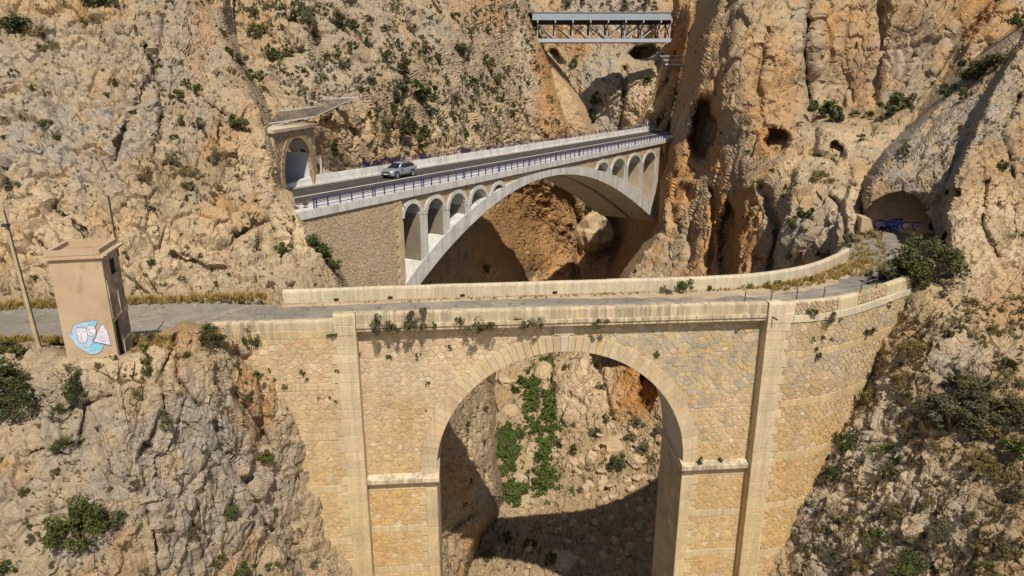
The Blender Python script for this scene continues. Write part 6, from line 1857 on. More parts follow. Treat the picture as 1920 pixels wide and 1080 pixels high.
def plant(P, width, kind, label, group=None, sink=0.10, squash=1.0):
    global n_plants
    me = RNG.choice(KINDS[kind])
    o = bpy.data.objects.new(NAME[kind], me); COL.objects.link(o)
    k = width * RNG.uniform(0.95, 1.1)
    o.scale = (k * RNG.uniform(0.8, 1.25), k * RNG.uniform(0.8, 1.25), k * squash * RNG.uniform(0.75, 1.15))
    o.rotation_euler = (RNG.uniform(-.15, .15), RNG.uniform(-.15, .15), RNG.uniform(0, 6.28))
    o.location = P - Vector((0, 0, sink * width))
    o['label'] = label; o['category'] = CATS[kind]
    if group: o['group'] = group
    n_plants += 1
    return o
def plant_at(sheet, px, py, w, kind, label, group=None):
    P, N, ok = SHEETS[sheet].at(px, py)
    return plant(P + N * 0.05 * w / px_per_m(P), w / px_per_m(P), kind, label, group)
ZONES = {
 'left': ('growing on the cliff behind the old road', 'shrubs on the left cliff', [
   (30, 60, 60, 'k'), (66, 68, 46, 'd'), (92, 98, 36, 'd'), (168, 44, 40, 'd'), (180, 14, 66, 'k'), (28, 145, 20, 'g'), (65, 172, 14, 'g'), (215, 160, 16, 'g'), (200, 178, 15, 'g'), (38, 218, 13, 'g'), (8, 258, 13, 'g'),
   (92, 243, 22, 'g'), (106, 260, 22, 'g'), (40, 372, 34, 'o'), (330, 190, 34, 'g'), (348, 168, 22, 'g'), (366, 188, 24, 'g'), (370, 250, 28, 'o'), (338, 238, 22, 'g'), (442, 246, 38, 'g'), (325, 268, 17, 'g'),
   (288, 328, 36, 'd'), (316, 314, 40, 'o'), (336, 328, 30, 'd'), (370, 338, 38, 'd'), (400, 312, 32, 'o'), (426, 302, 38, 'd'), (442, 292, 22, 'g'), (274, 350, 26, 'd'), (345, 388, 22, 'g'), (346, 364, 18, 'g'),
   (392, 388, 26, 'd'), (411, 348, 24, 'd'), (237, 392, 13, 'd'), (280, 404, 18, 'g'), (170, 444, 11, 'o'), (235, 478, 12, 'g'), (288, 500, 20, 'g'), (240, 488, 13, 'o'), (160, 432, 13, 'g'), (528, 484, 30, 'g'),
   (560, 396, 30, 'o'), (396, 510, 20, 'o'), (408, 533, 16, 'g'), (430, 523, 13, 'g'), (510, 540, 20, 'd'), (545, 534, 20, 'd'), (548, 416, 18, 'g'), (606, 492, 60, 'k'), (590, 470, 44, 'k'), (624, 508, 32, 'g'), (612, 448, 20, 'g'),
   (432, 104, 30, 'g'), (450, 122, 32, 'k'), (468, 148, 30, 'g'), (420, 70, 26, 'o'), (245, 170, 12, 'g'), (300, 130, 12, 'g'), (284, 262, 14, 'g'), (255, 195, 12, 'o'), (350, 460, 14, 'o'), (375, 480, 13, 'g'), (470, 415, 14, 'o'), (505, 330, 16, 'd'), (455, 375, 14, 'o'), (120, 500, 14, 'o'), (60, 520, 12, 'g'), (310, 540, 14, 'd'), (340, 525, 13, 'g')]),
 'middle': ('growing on the cliff above the white bridge', 'shrubs on the cliff above the white bridge', [
   (577, 48, 60, 'o'), (540, 34, 34, 'o'), (632, 58, 46, 'k'), (515, 118, 34, 'k'), (545, 106, 26, 'g'), (560, 104, 28, 'o'), (620, 116, 32, 'g'), (592, 86, 22, 'o'), (640, 136, 26, 'o'), (690, 84, 22, 'g'), (748, 140, 48, 'k'), (762, 178, 44, 'g'), (788, 190, 50, 'k'),
   (735, 184, 32, 'o'), (756, 245, 56, 'o'), (788, 256, 38, 'k'), (778, 276, 34, 'g'), (700, 156, 28, 'o'), (722, 116, 24, 'g'), (860, 106, 36, 'k'), (880, 156, 20, 'g'), (908, 126, 32, 'k'), (930, 156, 28, 'k'), (905, 170, 20, 'o'), (880, 206, 18, 'g'), (850, 186, 18, 'o'),
   (960, 220, 20, 'g'), (985, 224, 16, 'o'), (820, 116, 20, 'g'), (830, 156, 18, 'o'), (790, 96, 28, 'o'), (870, 256, 20, 'g'), (890, 246, 18, 'o'), (628, 272, 24, 'g'), (630, 292, 26, 'g'), (660, 60, 24, 'k'), (600, 130, 22, 'o'), (655, 100, 20, 'g'), (480, 70, 30, 'k'), (500, 160, 26, 'g'), (470, 28, 26, 'o'), (530, 60, 20, 'o'), (560, 140, 20, 'g'), (690, 40, 22, 'o'), (720, 60, 20, 'g'), (750, 90, 22, 'o'), (770, 60, 20, 'o'), (850, 40, 20, 'g'), (880, 70, 18, 'o'), (910, 60, 16, 'o'), (900, 200, 16, 'g'), (840, 220, 16, 'o'), (930, 190, 16, 'g'), (950, 130, 14, 'o'), (700, 210, 20, 'o'), (670, 175, 18, 'g'), (720, 240, 22, 'k'), (730, 210, 22, 'g')]),
 'end': ('in the gorge behind the truss bridge', 'bushes deep in the gorge', [(1115, 205, 40, 'g'), (1124, 190, 26, 'o'), (1110, 228, 30, 'g'), (1182, 95, 24, 'g'), (1180, 14, 28, 'o'), (1090, 8, 26, 'g'), (1140, 6, 22, 'o'), (1210, 12, 26, 'g'), (1215, 155, 26, 'k'), (1080, 130, 24, 'g'), (1060, 12, 22, 'o'), (1230, 20, 22, 'o')]),
 'right': ('growing on the big cliff right of the gorge', 'shrubs on the right cliff', [
   (1545, 222, 44, 'k'), (1570, 228, 44, 'k'), (1628, 220, 24, 'p'), (1602, 222, 22, 'p'), (1676, 222, 46, 'k'), (1700, 208, 44, 'k'), (1588, 82, 22, 'g'), (1606, 88, 14, 'g'), (1331, 134, 15, 'g'), (1510, 414, 44, 'k'), (1496, 432, 30, 'k'), (1490, 330, 22, 'd'), (1540, 348, 34, 'd'), (1556, 346, 24, 'd'),
   (1615, 268, 20, 'o'), (1485, 482, 18, 'g'), (1556, 484, 38, 'o'), (1530, 470, 24, 'o'), (1400, 285, 12, 'g'), (1412, 402, 14, 'g'), (1355, 255, 12, 'g'), (1500, 240, 14, 'o'), (1655, 175, 12, 'g'), (1520, 440, 18, 'o'), (1580, 470, 20, 'o'), (1280, 352, 18, 'o'), (1600, 345, 14, 'd'), (1450, 330, 12, 'g'), (1470, 372, 14, 'g')]),
 'slope': ('rooted on the rocky slope right of the old wall', 'scrub on the right slope', [
   (1780, 178, 44, 'k'), (1832, 142, 56, 'k'), (1866, 130, 40, 'k'), (1700, 290, 34, 'o'), (1620, 338, 13, 'g'), (1909, 56, 40, 'g'), (1851, 92, 36, 'o'), (1813, 184, 22, 'o'), (1875, 318, 24, 'g'), (1861, 460, 30, 'd'), (1912, 448, 32, 'd'), (1763, 556, 24, 'o'), (1821, 568, 30, 'k'), (1877, 586, 18, 'g'), (1863, 630, 34, 'd'),
   (1730, 636, 18, 'k'), (1712, 668, 46, 'd'), (1763, 651, 16, 'k'), (1891, 690, 24, 'g'), (1592, 842, 44, 'k'), (1563, 896, 40, 'k'), (1800, 776, 60, 'o'), (1770, 800, 56, 'o'), (1840, 806, 56, 'd'), (1863, 800, 48, 'o'), (1815, 750, 50, 'k'), (1908, 858, 50, 'g'), (1897, 728, 40, 'd'), (1641, 752, 40, 'd'), (1702, 722, 46, 'd'),
   (1658, 1024, 50, 'g'), (1508, 1034, 20, 'g'), (1638, 938, 24, 'g'), (1597, 978, 24, 'o'), (1819, 978, 34, 'o'), (1719, 1068, 56, 'k'), (1730, 1006, 20, 'g'), (1880, 896, 56, 'd'), (1835, 873, 46, 'd'), (1713, 874, 30, 'd'), (1660, 610, 26, 'd'), (1720, 600, 22, 'o'), (1740, 770, 40, 'o'), (1700, 800, 30, 'd'), (1760, 840, 30, 'd'), (1780, 720, 36, 'o'), (1850, 740, 40, 'o'), (1880, 770, 40, 'd'), (1920, 800, 40, 'o'), (1905, 930, 36, 'o'), (1860, 960, 34, 'd'), (1780, 1030, 34, 'o'), (1840, 1030, 34, 'd'), (1900, 1040, 40, 'o'), (1690, 690, 24, 'o'), (1640, 700, 24, 'd'), (1620, 800, 26, 'd'), (1600, 900, 22, 'd'), (1680, 900, 26, 'o'), (1560, 1040, 24, 'o'), (1620, 1060, 26, 'd'), (1780, 920, 26, 'o'), (1740, 940, 24, 'd'), (1545, 960, 20, 'o'), (1670, 580, 24, 'd'), (1700, 560, 22, 'd'), (1800, 620, 18, 'o')]),
 'mound': ('rooted on the rock shoulder below the hut tower', 'shrubs on the near rock shoulder', [
   (38, 678, 50, 'g'), (14, 664, 40, 'k'), (277, 682, 26, 'g'), (272, 664, 24, 'g'), (279, 700, 28, 'k'), (312, 796, 34, 'o'), (222, 716, 36, 'd'), (252, 742, 22, 'd'), (262, 714, 28, 'd'), (208, 742, 22, 'o'), (283, 640, 36, 'o'), (349, 672, 20, 'g'), (390, 720, 20, 'o'), (352, 794, 16, 'g'), (217, 978, 36, 'g'), (441, 968, 38, 'k'), (354, 1000, 38, 'o'), (363, 986, 24, 'd'), (63, 1016, 26, 'o'), (12, 1076, 44, 'k'), (403, 1060, 34, 'g'), (453, 1076, 40, 'k'), (504, 1066, 24, 'g'), (53, 930, 22, 'g'), (110, 893, 20, 'g'), (85, 905, 13, 'g'), (205, 920, 15, 'o'), (249, 916, 28, 'o'), (397, 894, 18, 'o'), (497, 862, 36, 'g'), (233, 1026, 26, 'd'), (145, 872, 18, 'o'), (53, 988, 18, 'g'), (82, 802, 14, 'd'), (9, 868, 18, 'g'), (217, 675, 14, 'g'), (189, 690, 22, 'd'), (470, 748, 22, 'g'), (482, 712, 28, 'g'), (408, 760, 14, 'o'), (330, 900, 13, 'o'), (290, 870, 12, 'g'), (160, 960, 18, 'o'), (100, 1060, 18, 'o'), (300, 1000, 16, 'o'), (270, 1070, 18, 'd'), (380, 850, 14, 'o'), (440, 850, 13, 'g'), (520, 960, 16, 'o'), (30, 790, 16, 'd'), (60, 850, 13, 'o'), (180, 800, 13, 'o'), (330, 740, 14, 'd'), (300, 640, 24, 'd'), (440, 690, 18, 'o'), (590, 1060, 20, 'o'), (560, 1000, 16, 'd'), (480, 930, 14, 'o')]),
 'side': ('on the canyon wall under the old arch', 'shrubs on the canyon wall under the arch', [(872, 800, 18, 'g'), (880, 820, 14, 'o'), (910, 770, 16, 'g'), (905, 830, 12, 'k'), (868, 950, 14, 'k'), (885, 905, 14, 'k'), (890, 700, 22, 'o'), (855, 740, 14, 'g')]),
 'under': ('on the rock under the white bridge', 'shrubs under the white bridge', [(1098, 390, 32, 'k'), (1092, 404, 24, 'g'), (918, 376, 20, 'o'), (905, 512, 22, 'g'), (1126, 728, 18, 'g'), (1128, 690, 12, 'k'), (1060, 690, 14, 'o'), (1110, 680, 12, 'o'), (1170, 700, 10, 'o'), (1140, 790, 24, 'o'), (1200, 800, 26, 'o'), (1180, 815, 22, 'g'), (1080, 800, 18, 'd')]),
 'floor': ('among the boulders on the canyon floor', 'scrub on the canyon floor', [(1076, 855, 30, 'g'), (1158, 885, 42, 'k'), (1120, 820, 26, 'o'), (1210, 850, 36, 'o'), (1225, 870, 30, 'd'), (1180, 830, 28, 'o'), (1050, 830, 24, 'o'), (1100, 900, 24, 'd'), (990, 1040, 30, 'g'), (950, 1020, 26, 'g'), (920, 1050, 30, 'o'), (1030, 1060, 26, 'g'), (965, 740, 24, 'k'), (975, 720, 20, 'k'), (1235, 820, 30, 'o')]),
}
SPECIAL = {('left', 606, 492): 'largest dark green shrub clump beside the masonry abutment of the white bridge', ('left', 590, 470): 'dark green shrub uphill of the clump beside the masonry abutment', ('left', 180, 14): 'big dark shrub hanging at the top edge above the left cliff',
           ('left', 442, 246): 'round green shrub on the cliff just left of the stone portal', ('left', 528, 484): 'round green shrub on the pale outcrop below the portal', ('left', 40, 372): 'grey olive shrub beside the thin pipe on the left cliff',
           ('middle', 577, 48): 'largest grey olive bush on the slope above the portal', ('middle', 756, 245): 'grey olive bush above the point where the blue far railing begins', ('middle', 630, 292): 'green shrub clinging to bare rock just right of the portal',
           ('right', 1545, 222): 'left half of the dark bush pair on the high right ledge', ('right', 1570, 228): 'right half of the dark bush pair on the high right ledge', ('right', 1676, 222): 'dark bush at the foot of the diagonal ridge', ('right', 1700, 208): 'dark bush leaning on the diagonal ridge', ('right', 1510, 414): 'dark round bush on the rock left of the old tunnel',
           ('right', 1628, 220): 'larger fan palm on the high right ledge', ('right', 1602, 222): 'smaller fan palm on the high right ledge', ('slope', 1592, 842): 'dark bush beside the fan palm against the curved wall', ('slope', 1563, 896): 'dark bush hanging over the edge of the curved wall', ('slope', 1658, 1024): 'round bright green shrub low on the right slope',
           ('mound', 441, 968): 'dark compact shrub near the lower right of the rock shoulder', ('mound', 312, 796): 'grey olive shrub on the bare slab below the hut tower', ('mound', 497, 862): 'green shrub at the edge of the rock shoulder against the old wall', ('end', 1115, 205): 'largest green bush in the gorge below the truss', ('under', 1098, 390): 'dark bush above the white boulder under the bridge', ('floor', 1158, 885): 'dark green bush among the boulders below the arch'}
ORD = ['leftmost', 'second from left', 'third from left', 'fourth from left', 'fifth from left', 'sixth from left', 'seventh from left', 'eighth from left', 'ninth from left', 'tenth from left', 'eleventh from left', 'twelfth from left', 'thirteenth from left', 'fourteenth from left', 'fifteenth from left', 'sixteenth from left', 'seventeenth from left', 'eighteenth from left', 'nineteenth from left', 'twentieth from left']
PLACE = {'left': 'left cliff', 'middle': 'cliff above white bridge', 'end': 'gorge wall behind truss', 'right': 'right cliff', 'slope': 'right slope', 'mound': 'rock shoulder below tower', 'side': 'canyon wall under arch', 'under': 'rock below white bridge', 'floor': 'canyon floor'}
for zn, (where, grp, items) in ZONES.items():
    bunch = {}
    for it in items:
        if (zn, it[0], it[1]) not in SPECIAL: bunch.setdefault((it[3], it[2] >= 30), []).append(it)
    labs = {}
    for (k, big), its in bunch.items():
        its = sorted(its, key=lambda q: q[1])
        nb = 1 if len(its) <= 8 else (2 if len(its) <= 18 else 3)
        for b_ in range(nb):
            part_ = sorted(its[len(its) * b_ // nb: len(its) * (b_ + 1) // nb])
            band = ('', ) if nb == 1 else (('upper ', 'lower ') if nb == 2 else ('upper ', 'middle of ', 'lower '))
            for r_, it in enumerate(part_):
                nm = ('large ' if big else 'small ') + ADJ[k] + 's'
                labs[it] = (ORD[r_] + ' of ' + nm if len(part_) > 1 else 'the only ' + nm[:-1]) + ', ' + (band[b_] if nb > 1 else '') + PLACE[zn]
    for it in items:
        px, py, w, k = it
        plant_at(zn, px, py, w * 1.15, k, SPECIAL.get((zn, px, py)) or labs[it], grp)

# larger plants with trunk or stems and crown
def big_bush(P, width, height, label, cat='bush', kind='k', n=1, trunk=True, name='bush', group=None):
    root = thing(name, label, cat, P, RNG.uniform(0, 6), group)
    me = BIG[RNG.randint(0, 1)].copy()
    me.materials.clear(); me.materials.append(M[{'k': 'leaf_dark', 'g': 'leaf_green', 'o': 'leaf_olive', 'd': 'leaf_dry'}[kind]]); me.materials.append(M['bark'])
    o = link('crown', me, None, root)
    o.scale = (width, width, height * 1.2)
    m = MB()
    for k in range(5):
        a = 2 * math.pi * k / 5 + RNG.uniform(-.4, .4)
        e = Vector((math.cos(a) * width * 0.28, math.sin(a) * width * 0.28, height * 0.6))
        mid_ = e * 0.5 + Vector((0, 0, height * 0.06))
        m.tube((0, 0, -0.2), mid_, width * 0.025, 6, width * 0.017); m.tube(mid_, e, width * 0.017, 5, width * 0.006)
    link('trunk', mesh_py('trunk', m.V, m.F), M['bark'], root)
    return root
def bb(sheet, px, py, w, h, label, kind, **kw):
    P = SHEETS[sheet].at(px, py)[0]; q = px_per_m(P)
    return big_bush(P - Vector((0, 0, 0.2)), 1.3 * w / q, 1.25 * h / q, label, kind=kind, **kw)
P = at_z(1722, 536, -1.0)
fig = thing('fig_tree', 'broad dark green fig tree in front of the old tunnel mouth', 'tree', P)
q = px_per_m(P)
fc = leaf_mesh('foliage', 6500, 777, 0.030, 46, (1, 0.8, 0.62), spread=0.24); fc.materials.append(M['leaf_dark']); fc.materials.append(M['bark'])
o = link('crown', fc, None, fig); o.scale = (178 / q, 165 / q, 172 / q)
m = MB()
for k in range(6):
    a = k * 1.05 + 0.3
    e = Vector((math.cos(a) * 1.4, math.sin(a) * 1.1, 1.9)); m.tube((0, 0, -0.3), e * 0.5 + Vector((0, 0, .3)), 0.14, 6, 0.09); m.tube(e * 0.5 + Vector((0, 0, .3)), e, 0.09, 5, 0.03)
link('trunk', mesh_py('trunk', m.V, m.F), M['bark'], fig)
bb('mound', 34, 736, 84, 60, 'large dark bush on the rock shoulder nearest the left edge', 'k')
bb('mound', 44, 772, 80, 56, 'dark bush below the largest one with the white bag beside it', 'k')
bb('mound', 144, 742, 62, 56, 'loose dark bush on the rock directly below the hut tower', 'k')
bb('mound', 150, 1006, 100, 84, 'spreading green bush with bare stems low on the rock shoulder', 'g')
bb('mound', 200, 990, 50, 50, 'loose small bush beside the spreading green bush', 'o')
bb('mound', 393, 634, 74, 34, 'wide dark bush at the left end of the near parapet', 'k')
bb('mound', 468, 652, 38, 44, 'bright green bush against the left wing wall', 'g')
bb('slope', 1790, 800, 90, 56, 'wide olive thicket in the middle of the right slope', 'o')
bb('slope', 1835, 780, 84, 56, 'wide olive thicket on the right slope next to the dry one', 'o')
for px, py, w, h, kd, lab in [(1745, 770, 70, 46, 'o', 'grey olive thicket at the left end of the big scrub patch on the right slope'), (1870, 810, 74, 44, 'd', 'dry brown thicket at the right end of the big scrub patch'), (1815, 730, 70, 44, 'o', 'grey olive thicket along the top of the big scrub patch'), (1905, 770, 70, 46, 'o', 'grey olive thicket cut by the right edge beside the scrub patch'),
        (1720, 665, 56, 34, 'd', 'dry brown thicket high on the right slope below the wall end'), (1850, 880, 60, 36, 'd', 'dry brown thicket below the big scrub patch'), (1770, 1000, 56, 36, 'o', 'grey olive thicket low on the right slope'), (1880, 1030, 60, 40, 'd', 'dry brown thicket near the bottom right corner'), (1690, 960, 50, 30, 'd', 'dry brown thicket above the round green shrub low on the slope')]:
    bb('slope', px, py, w * 0.8, h * 0.8, lab, kd)
bb('slope', 1720, 1074, 60, 44, 'dark bush cut by the bottom edge on the right slope', 'k')
plant_at('slope', 1668, 866, 92, 'p', 'large fan palm on the slope beside the curved wall')
plant_at('mound', 130, 842, 66, 'p', 'lower fan palm on the rock shoulder below the hut tower')
plant_at('mound', 120, 780, 54, 'p', 'upper fan palm on the rock shoulder below the hut tower')
plant_at('slope', 1858, 1074, 60, 'p', 'fan palm at the bottom right corner')
plant_at('slope', 1891, 696, 34, 'p', 'small fan palm near the right edge of the slope')
# weeds growing out of the viaduct
LEDGE = [(703, 622, 30, 'round grey green weed, first from the left on the parapet ledge'), (735, 618, 26, 'grey green weed, second from the left on the parapet ledge'), (788, 616, 36, 'biggest dark weed on the parapet ledge'), (770, 612, 16, 'low purple grey weed beside the biggest ledge weed'), (815, 612, 10, 'tiny green weed on the ledge right of the biggest one'), (862, 613, 16, 'small green weed on the middle of the parapet ledge'), (898, 619, 34, 'wide green weed left of the keystone on the ledge'), (918, 614, 24, 'green weed touching the wide one on the ledge'), (978, 615, 28, 'brownish weed on the ledge above the arch crown'), (1014, 611, 28, 'round weed on the ledge beside the keystone'), (1130, 612, 20, 'dark leafy weed on the ledge right of the keystone')]
def plane_pt(px, py, off):
    r = sight(px, py); o = Vector((0, 0, CAM_Z)); p0 = A0 + BN * off
    return o + r * ((p0 - o).dot(BN) / r.dot(BN))
for px, py, w, lab in LEDGE:
    P = plane_pt(px, py, -0.02)
    plant(P + Vector((0, 0, -0.05)), w * 1.65 / px_per_m(P), 'o' if w > 22 and px < 1100 else 'g', lab, 'weeds on the parapet ledge', sink=0.05)
WALLW = [(624, 628, 16), (730, 670, 11), (782, 664, 12), (843, 650, 13), (1233, 664, 14), (1313, 864, 16), (1350, 861, 13), (1383, 622, 10), (534, 725, 14), (505, 692, 10), (565, 695, 10), (575, 710, 9), (632, 695, 10), (622, 745, 8), (645, 748, 7), (598, 745, 7), (803, 718, 8), (800, 770, 6), (672, 665, 8), (515, 712, 8), (571, 700, 10), (629, 752, 7)]
for px, py, w in WALLW:
    off = OFF_WG if px < 640 else OFF_SP
    P = plane_pt(px, py, off + 0.05)
    if 1290 < px < 1370: P = plane_pt(px, py, OFF_SP + 0.2)
    plant(P, w * 1.25 / px_per_m(P), 'g', 'tiny green tuft rooted in a joint of the viaduct wall', 'tufts in the joints of the viaduct wall', sink=0.3)
def wing_s(px, py, off):
    best = None
    for s in np.linspace(26.6, 41, 290):
        z = 0
        p = wall_pt(s, 0, off)
        r = sight(px, py)
        # height where the sight line passes the wall line
        if abs(p.x / p.y - r.x / r.y) < (best[0] if best else 1e9): best = (abs(p.x / p.y - r.x / r.y), s, CAM_Z + r.z * p.y / r.y)
    return wall_pt(best[1], best[2], off)
for px, py, w, k, lab in [(1522, 590, 22, 'g', 'dark leafy weed on the rubble panel of the curved parapet'), (1556, 600, 26, 'o', 'pale grey weed on the coping of the curved parapet'), (1668, 574, 18, 'o', 'grey weed near the end of the curved parapet'), (1625, 626, 14, 'k', 'dark tuft high on the curved wall, left of a pair'), (1636, 622, 14, 'k', 'dark tuft high on the curved wall, right of a pair'), (1534, 668, 13, 'k', 'lower dark tuft above the first band of the curved wall'), (1532, 656, 10, 'k', 'upper dark tuft above the first band of the curved wall'), (1527, 636, 10, 'g', 'green tuft left of the row in the curved wall'), (1543, 634, 11, 'g', 'green tuft in the middle of the row in the curved wall'), (1560, 637, 9, 'g', 'green tuft right of the row in the curved wall'), (1576, 600, 9, 'd', 'brown tuft under the coping of the curved wall')]:
    P = wing_s(px, py, OFF_WG + 0.1)
    plant(P, w * 1.2 / px_per_m(P), k, lab, 'tufts on the curved wall', sink=0.15)
# roadside plants along the far parapet
for px, py, w, k, lab in [(665, 563, 26, 'd', 'brown bush at the foot of the far parapet'), (590, 563, 16, 'd', 'straw coloured weed left of the brown roadside bush'), (622, 563, 9, 'g', 'small green weed between the two roadside bushes'), (648, 563, 8, 'g', 'tiny green weed just left of the brown roadside bush'), (1285, 549, 30, 'g', 'green weed on the road verge, leftmost of the leafy ones'), (1240, 549, 28, 'o', 'olive weed on the verge left of the leafy green one'), (1330, 545, 18, 'k', 'narrow dark weed on the verge'), (1400, 541, 24, 'd', 'yellow weed on the verge beside the first fence post'), (1436, 540, 20, 'o', 'grey green weed on the verge in front of the parapet bend'), (1458, 538, 20, 'g', 'green weed on the verge in front of the parapet bend'), (1520, 528, 20, 'g', 'green weed on the inside of the bend'), (1640, 532, 34, 'o', 'grass clump at the foot of the curved parapet by the last fence posts'), (1655, 524, 26, 'g', 'green clump between the last fence post and the fig tree'), (1604, 455, 34, 'o', 'grey bush behind the stump of the far parapet'), (1588, 462, 26, 'o', 'grey bush above the end of the far parapet'), (1640, 445, 32, 'd', 'yellow dry bush left of the graffiti')]:
    P = at_z(px, py, ROAD_Z)
    plant(P, w * 1.15 / px_per_m(P), k, lab, 'roadside plants', sink=0.05)

# ground cover that nobody could count
TUFTS = {k: [tuft_mesh('tuft', 16, 900 + k_ * 7 + i, 0.7, 0.03) for i in range(3)] for k_, k in enumerate(('straw', 'dry', 'green'))}
def scatter(name, mat, spots, meshes, label=None):
    """spots: (point, size); all joined into one mesh."""
    Vs_, Fs_, Sh = [], [], []
    b = 0
    data = []
    for me in meshes:
        v = np.zeros(len(me.vertices) * 3, np.float32); me.vertices.foreach_get('co', v)
        f4 = [tuple(p.vertices) for p in me.polygons]
        sh = np.zeros(len(me.polygons), np.float32); me.attributes['shade'].data.foreach_get('value', sh)
        data.append((v.reshape(-1, 3), f4, sh))
    F = []
    for P, s in spots:
        v, f, sh = data[RNG.randrange(len(data))]
        a = RNG.random() * 6.28
        co, si = math.cos(a), math.sin(a)
        w = np.stack([v[:, 0] * co - v[:, 1] * si, v[:, 0] * si + v[:, 1] * co, v[:, 2]], 1) * s + np.array(P)
        Vs_.append(w); F += [tuple(i + b for i in q) for q in f]; Sh.append(np.clip(sh * 0.7 + RNG.random() * 0.3, 0, 1)); b += len(v)
    if not Vs_: return
    me = mesh_py(name, np.concatenate(Vs_).tolist(), F)
    at = me.attributes.new('shade', 'FLOAT', 'FACE'); at.data.foreach_set('value', np.concatenate(Sh))
    return link(name, me, M[mat], kind='stuff')
# grass along the foot of the left cliff and on the verges
spots = []
for _ in range(420):
    px = RNG.uniform(-60, 500)
    P = at_z(px, 578 - 0.035 * px + RNG.uniform(-6, 3), -0.95); spots.append((P, RNG.uniform(0.35, 0.75)))
for _ in range(170):
    px = RNG.uniform(-40, 120); spots.append((at_z(px, 640 + RNG.uniform(-5, 4), -0.9), RNG.uniform(0.25, 0.5)))
for _ in range(90):
    px = RNG.uniform(245, 330); P = MOUND.at(px, RNG.uniform(632, 660))[0]; spots.append((P, RNG.uniform(0.25, 0.5)))
for _ in range(330):
    s = RNG.uniform(F_END - 13, F_END); spots.append((far_pt(s, ROAD_Z + 0.03, RNG.uniform(0.1, 1.5)), RNG.uniform(0.25, 0.6)))
for _ in range(170):
    s = RNG.triangular(2, F_END - 10, F_END - 10); spots.append((far_pt(s, ROAD_Z + 0.03, RNG.uniform(0.08, 0.5)), RNG.uniform(0.12, 0.36)))
for _ in range(160):
    spots.append((at_z(RNG.uniform(1595, 1660), RNG.uniform(440, 520), ROAD_Z), RNG.uniform(0.3, 0.7)))
scatter('dry_grass', 'straw', spots, TUFTS['straw'])
def sheet_spots(sheet, boxes, size, ok_kind=None):
    sh = SHEETS[sheet]; out = []
    for x0, y0, x1, y1, n in boxes:
        for _ in range(n):
            px, py = RNG.uniform(x0, x1), RNG.uniform(y0, y1)
            P, N, ok = sh.at(px, py)
            if not ok or N.z < 0.05: continue
            if float(perlin(np.array([[px / 45.0, py / 45.0, 7.7]]))[0]) < -0.05: continue
            out.append((P - Vector((0, 0, 0.03)), RNG.uniform(*size) / px_per_m(P)))
    return out
small = [leaf_mesh('clump', 60, 950 + k, 0.20, 4, (1, 1, 0.7)) for k in range(4)]
sp_dry = sheet_spots('slope', [(1480, 560, 1920, 1080, 2300)], (7, 17)) + sheet_spots('mound', [(0, 640, 620, 1080, 500)], (5, 12)) + sheet_spots('left', [(0, 0, 640, 550, 420), (260, 290, 460, 350, 160)], (5, 12)) + sheet_spots('middle', [(420, 0, 820, 280, 800)], (5, 12)) + sheet_spots('right', [(1480, 180, 1720, 360, 120)], (5, 11)) + sheet_spots('floor', [(1040, 790, 1270, 900, 260), (900, 1000, 1110, 1080, 160), (930, 690, 1060, 940, 160)], (5, 12))
scatter('dry_scrub', 'leaf_dry', sp_dry, TUFTS['dry'] + small)
sp_gr = sheet_spots('slope', [(1480, 540, 1920, 1080, 900), (1640, 30, 1930, 400, 160)], (6, 14)) + sheet_spots('mound', [(0, 640, 620, 1080, 420)], (5, 12)) + sheet_spots('left', [(0, 0, 640, 550, 900)], (5, 11)) + sheet_spots('middle', [(420, 0, 1060, 280, 2200)], (5, 14)) + sheet_spots('end', [(1000, 0, 1260, 260, 260)], (5, 12)) + sheet_spots('right', [(1250, 0, 1900, 520, 500)], (4, 10)) + sheet_spots('under', [(1030, 660, 1200, 790, 60), (900, 330, 1200, 520, 60)], (4, 9)) + sheet_spots('side', [(820, 650, 940, 1060, 60)], (5, 10))
scatter('green_scrub', 'leaf_olive', sp_gr, small)
sp_dk = sheet_spots('middle', [(420, 0, 1000, 280, 900)], (6, 15)) + sheet_spots('left', [(0, 0, 640, 550, 160)], (5, 11)) + sheet_spots('mound', [(0, 660, 620, 1080, 150)], (5, 11)) + sheet_spots('slope', [(1500, 560, 1920, 1080, 170)], (6, 14))
scatter('dark_scrub', 'leaf_green', sp_dk, small)
# ivy in the canyon bed
spots = []
for poly, n in (([(985, 735), (1005, 690), (1035, 670), (1040, 720), (1030, 770), (1068, 785), (1050, 810), (1035, 850), (1030, 880), (1050, 920), (1020, 945), (1000, 900), (1010, 850), (985, 800)], 2200), ([(928, 815), (955, 805), (978, 815), (972, 845), (962, 870), (968, 890), (985, 915), (985, 945), (955, 955), (938, 945), (930, 880)], 1700)):
    xs, ys = [p[0] for p in poly], [p[1] for p in poly]
    while n > 0:
        px, py = RNG.uniform(min(xs), max(xs)), RNG.uniform(min(ys), max(ys))
        if in_poly(poly, np.array([px]), np.array([py]))[0]:
            if RNG.random() < 0.22: px += RNG.gauss(0, 11); py += RNG.gauss(0, 8)
            P = FLOOR.at(px, py)[0]; k_ = float(perlin(np.array([[px / 16.0, py / 16.0, 2.2]]))[0])
            if k_ > -0.10 + 0.22 * RNG.random(): spots.append((P + Vector((0, 0, RNG.uniform(-0.1, 0.2 + 1.6 * max(0, k_)))), RNG.uniform(8, 22) / px_per_m(P)))
        n -= 1
scatter('ground_creeper', 'leaf_olive', [(P_ + Vector((RNG.uniform(-1.5, 1.5), RNG.uniform(-2, 2), 0.1)), k_ * 0.9) for P_, k_ in spots[::7]], small)
scatter('ground_ivy', 'leaf_ivy', spots, [leaf_mesh('clump', 42, 980 + k, 0.22, 4, (1, 1, 0.5)) for k in range(4)])

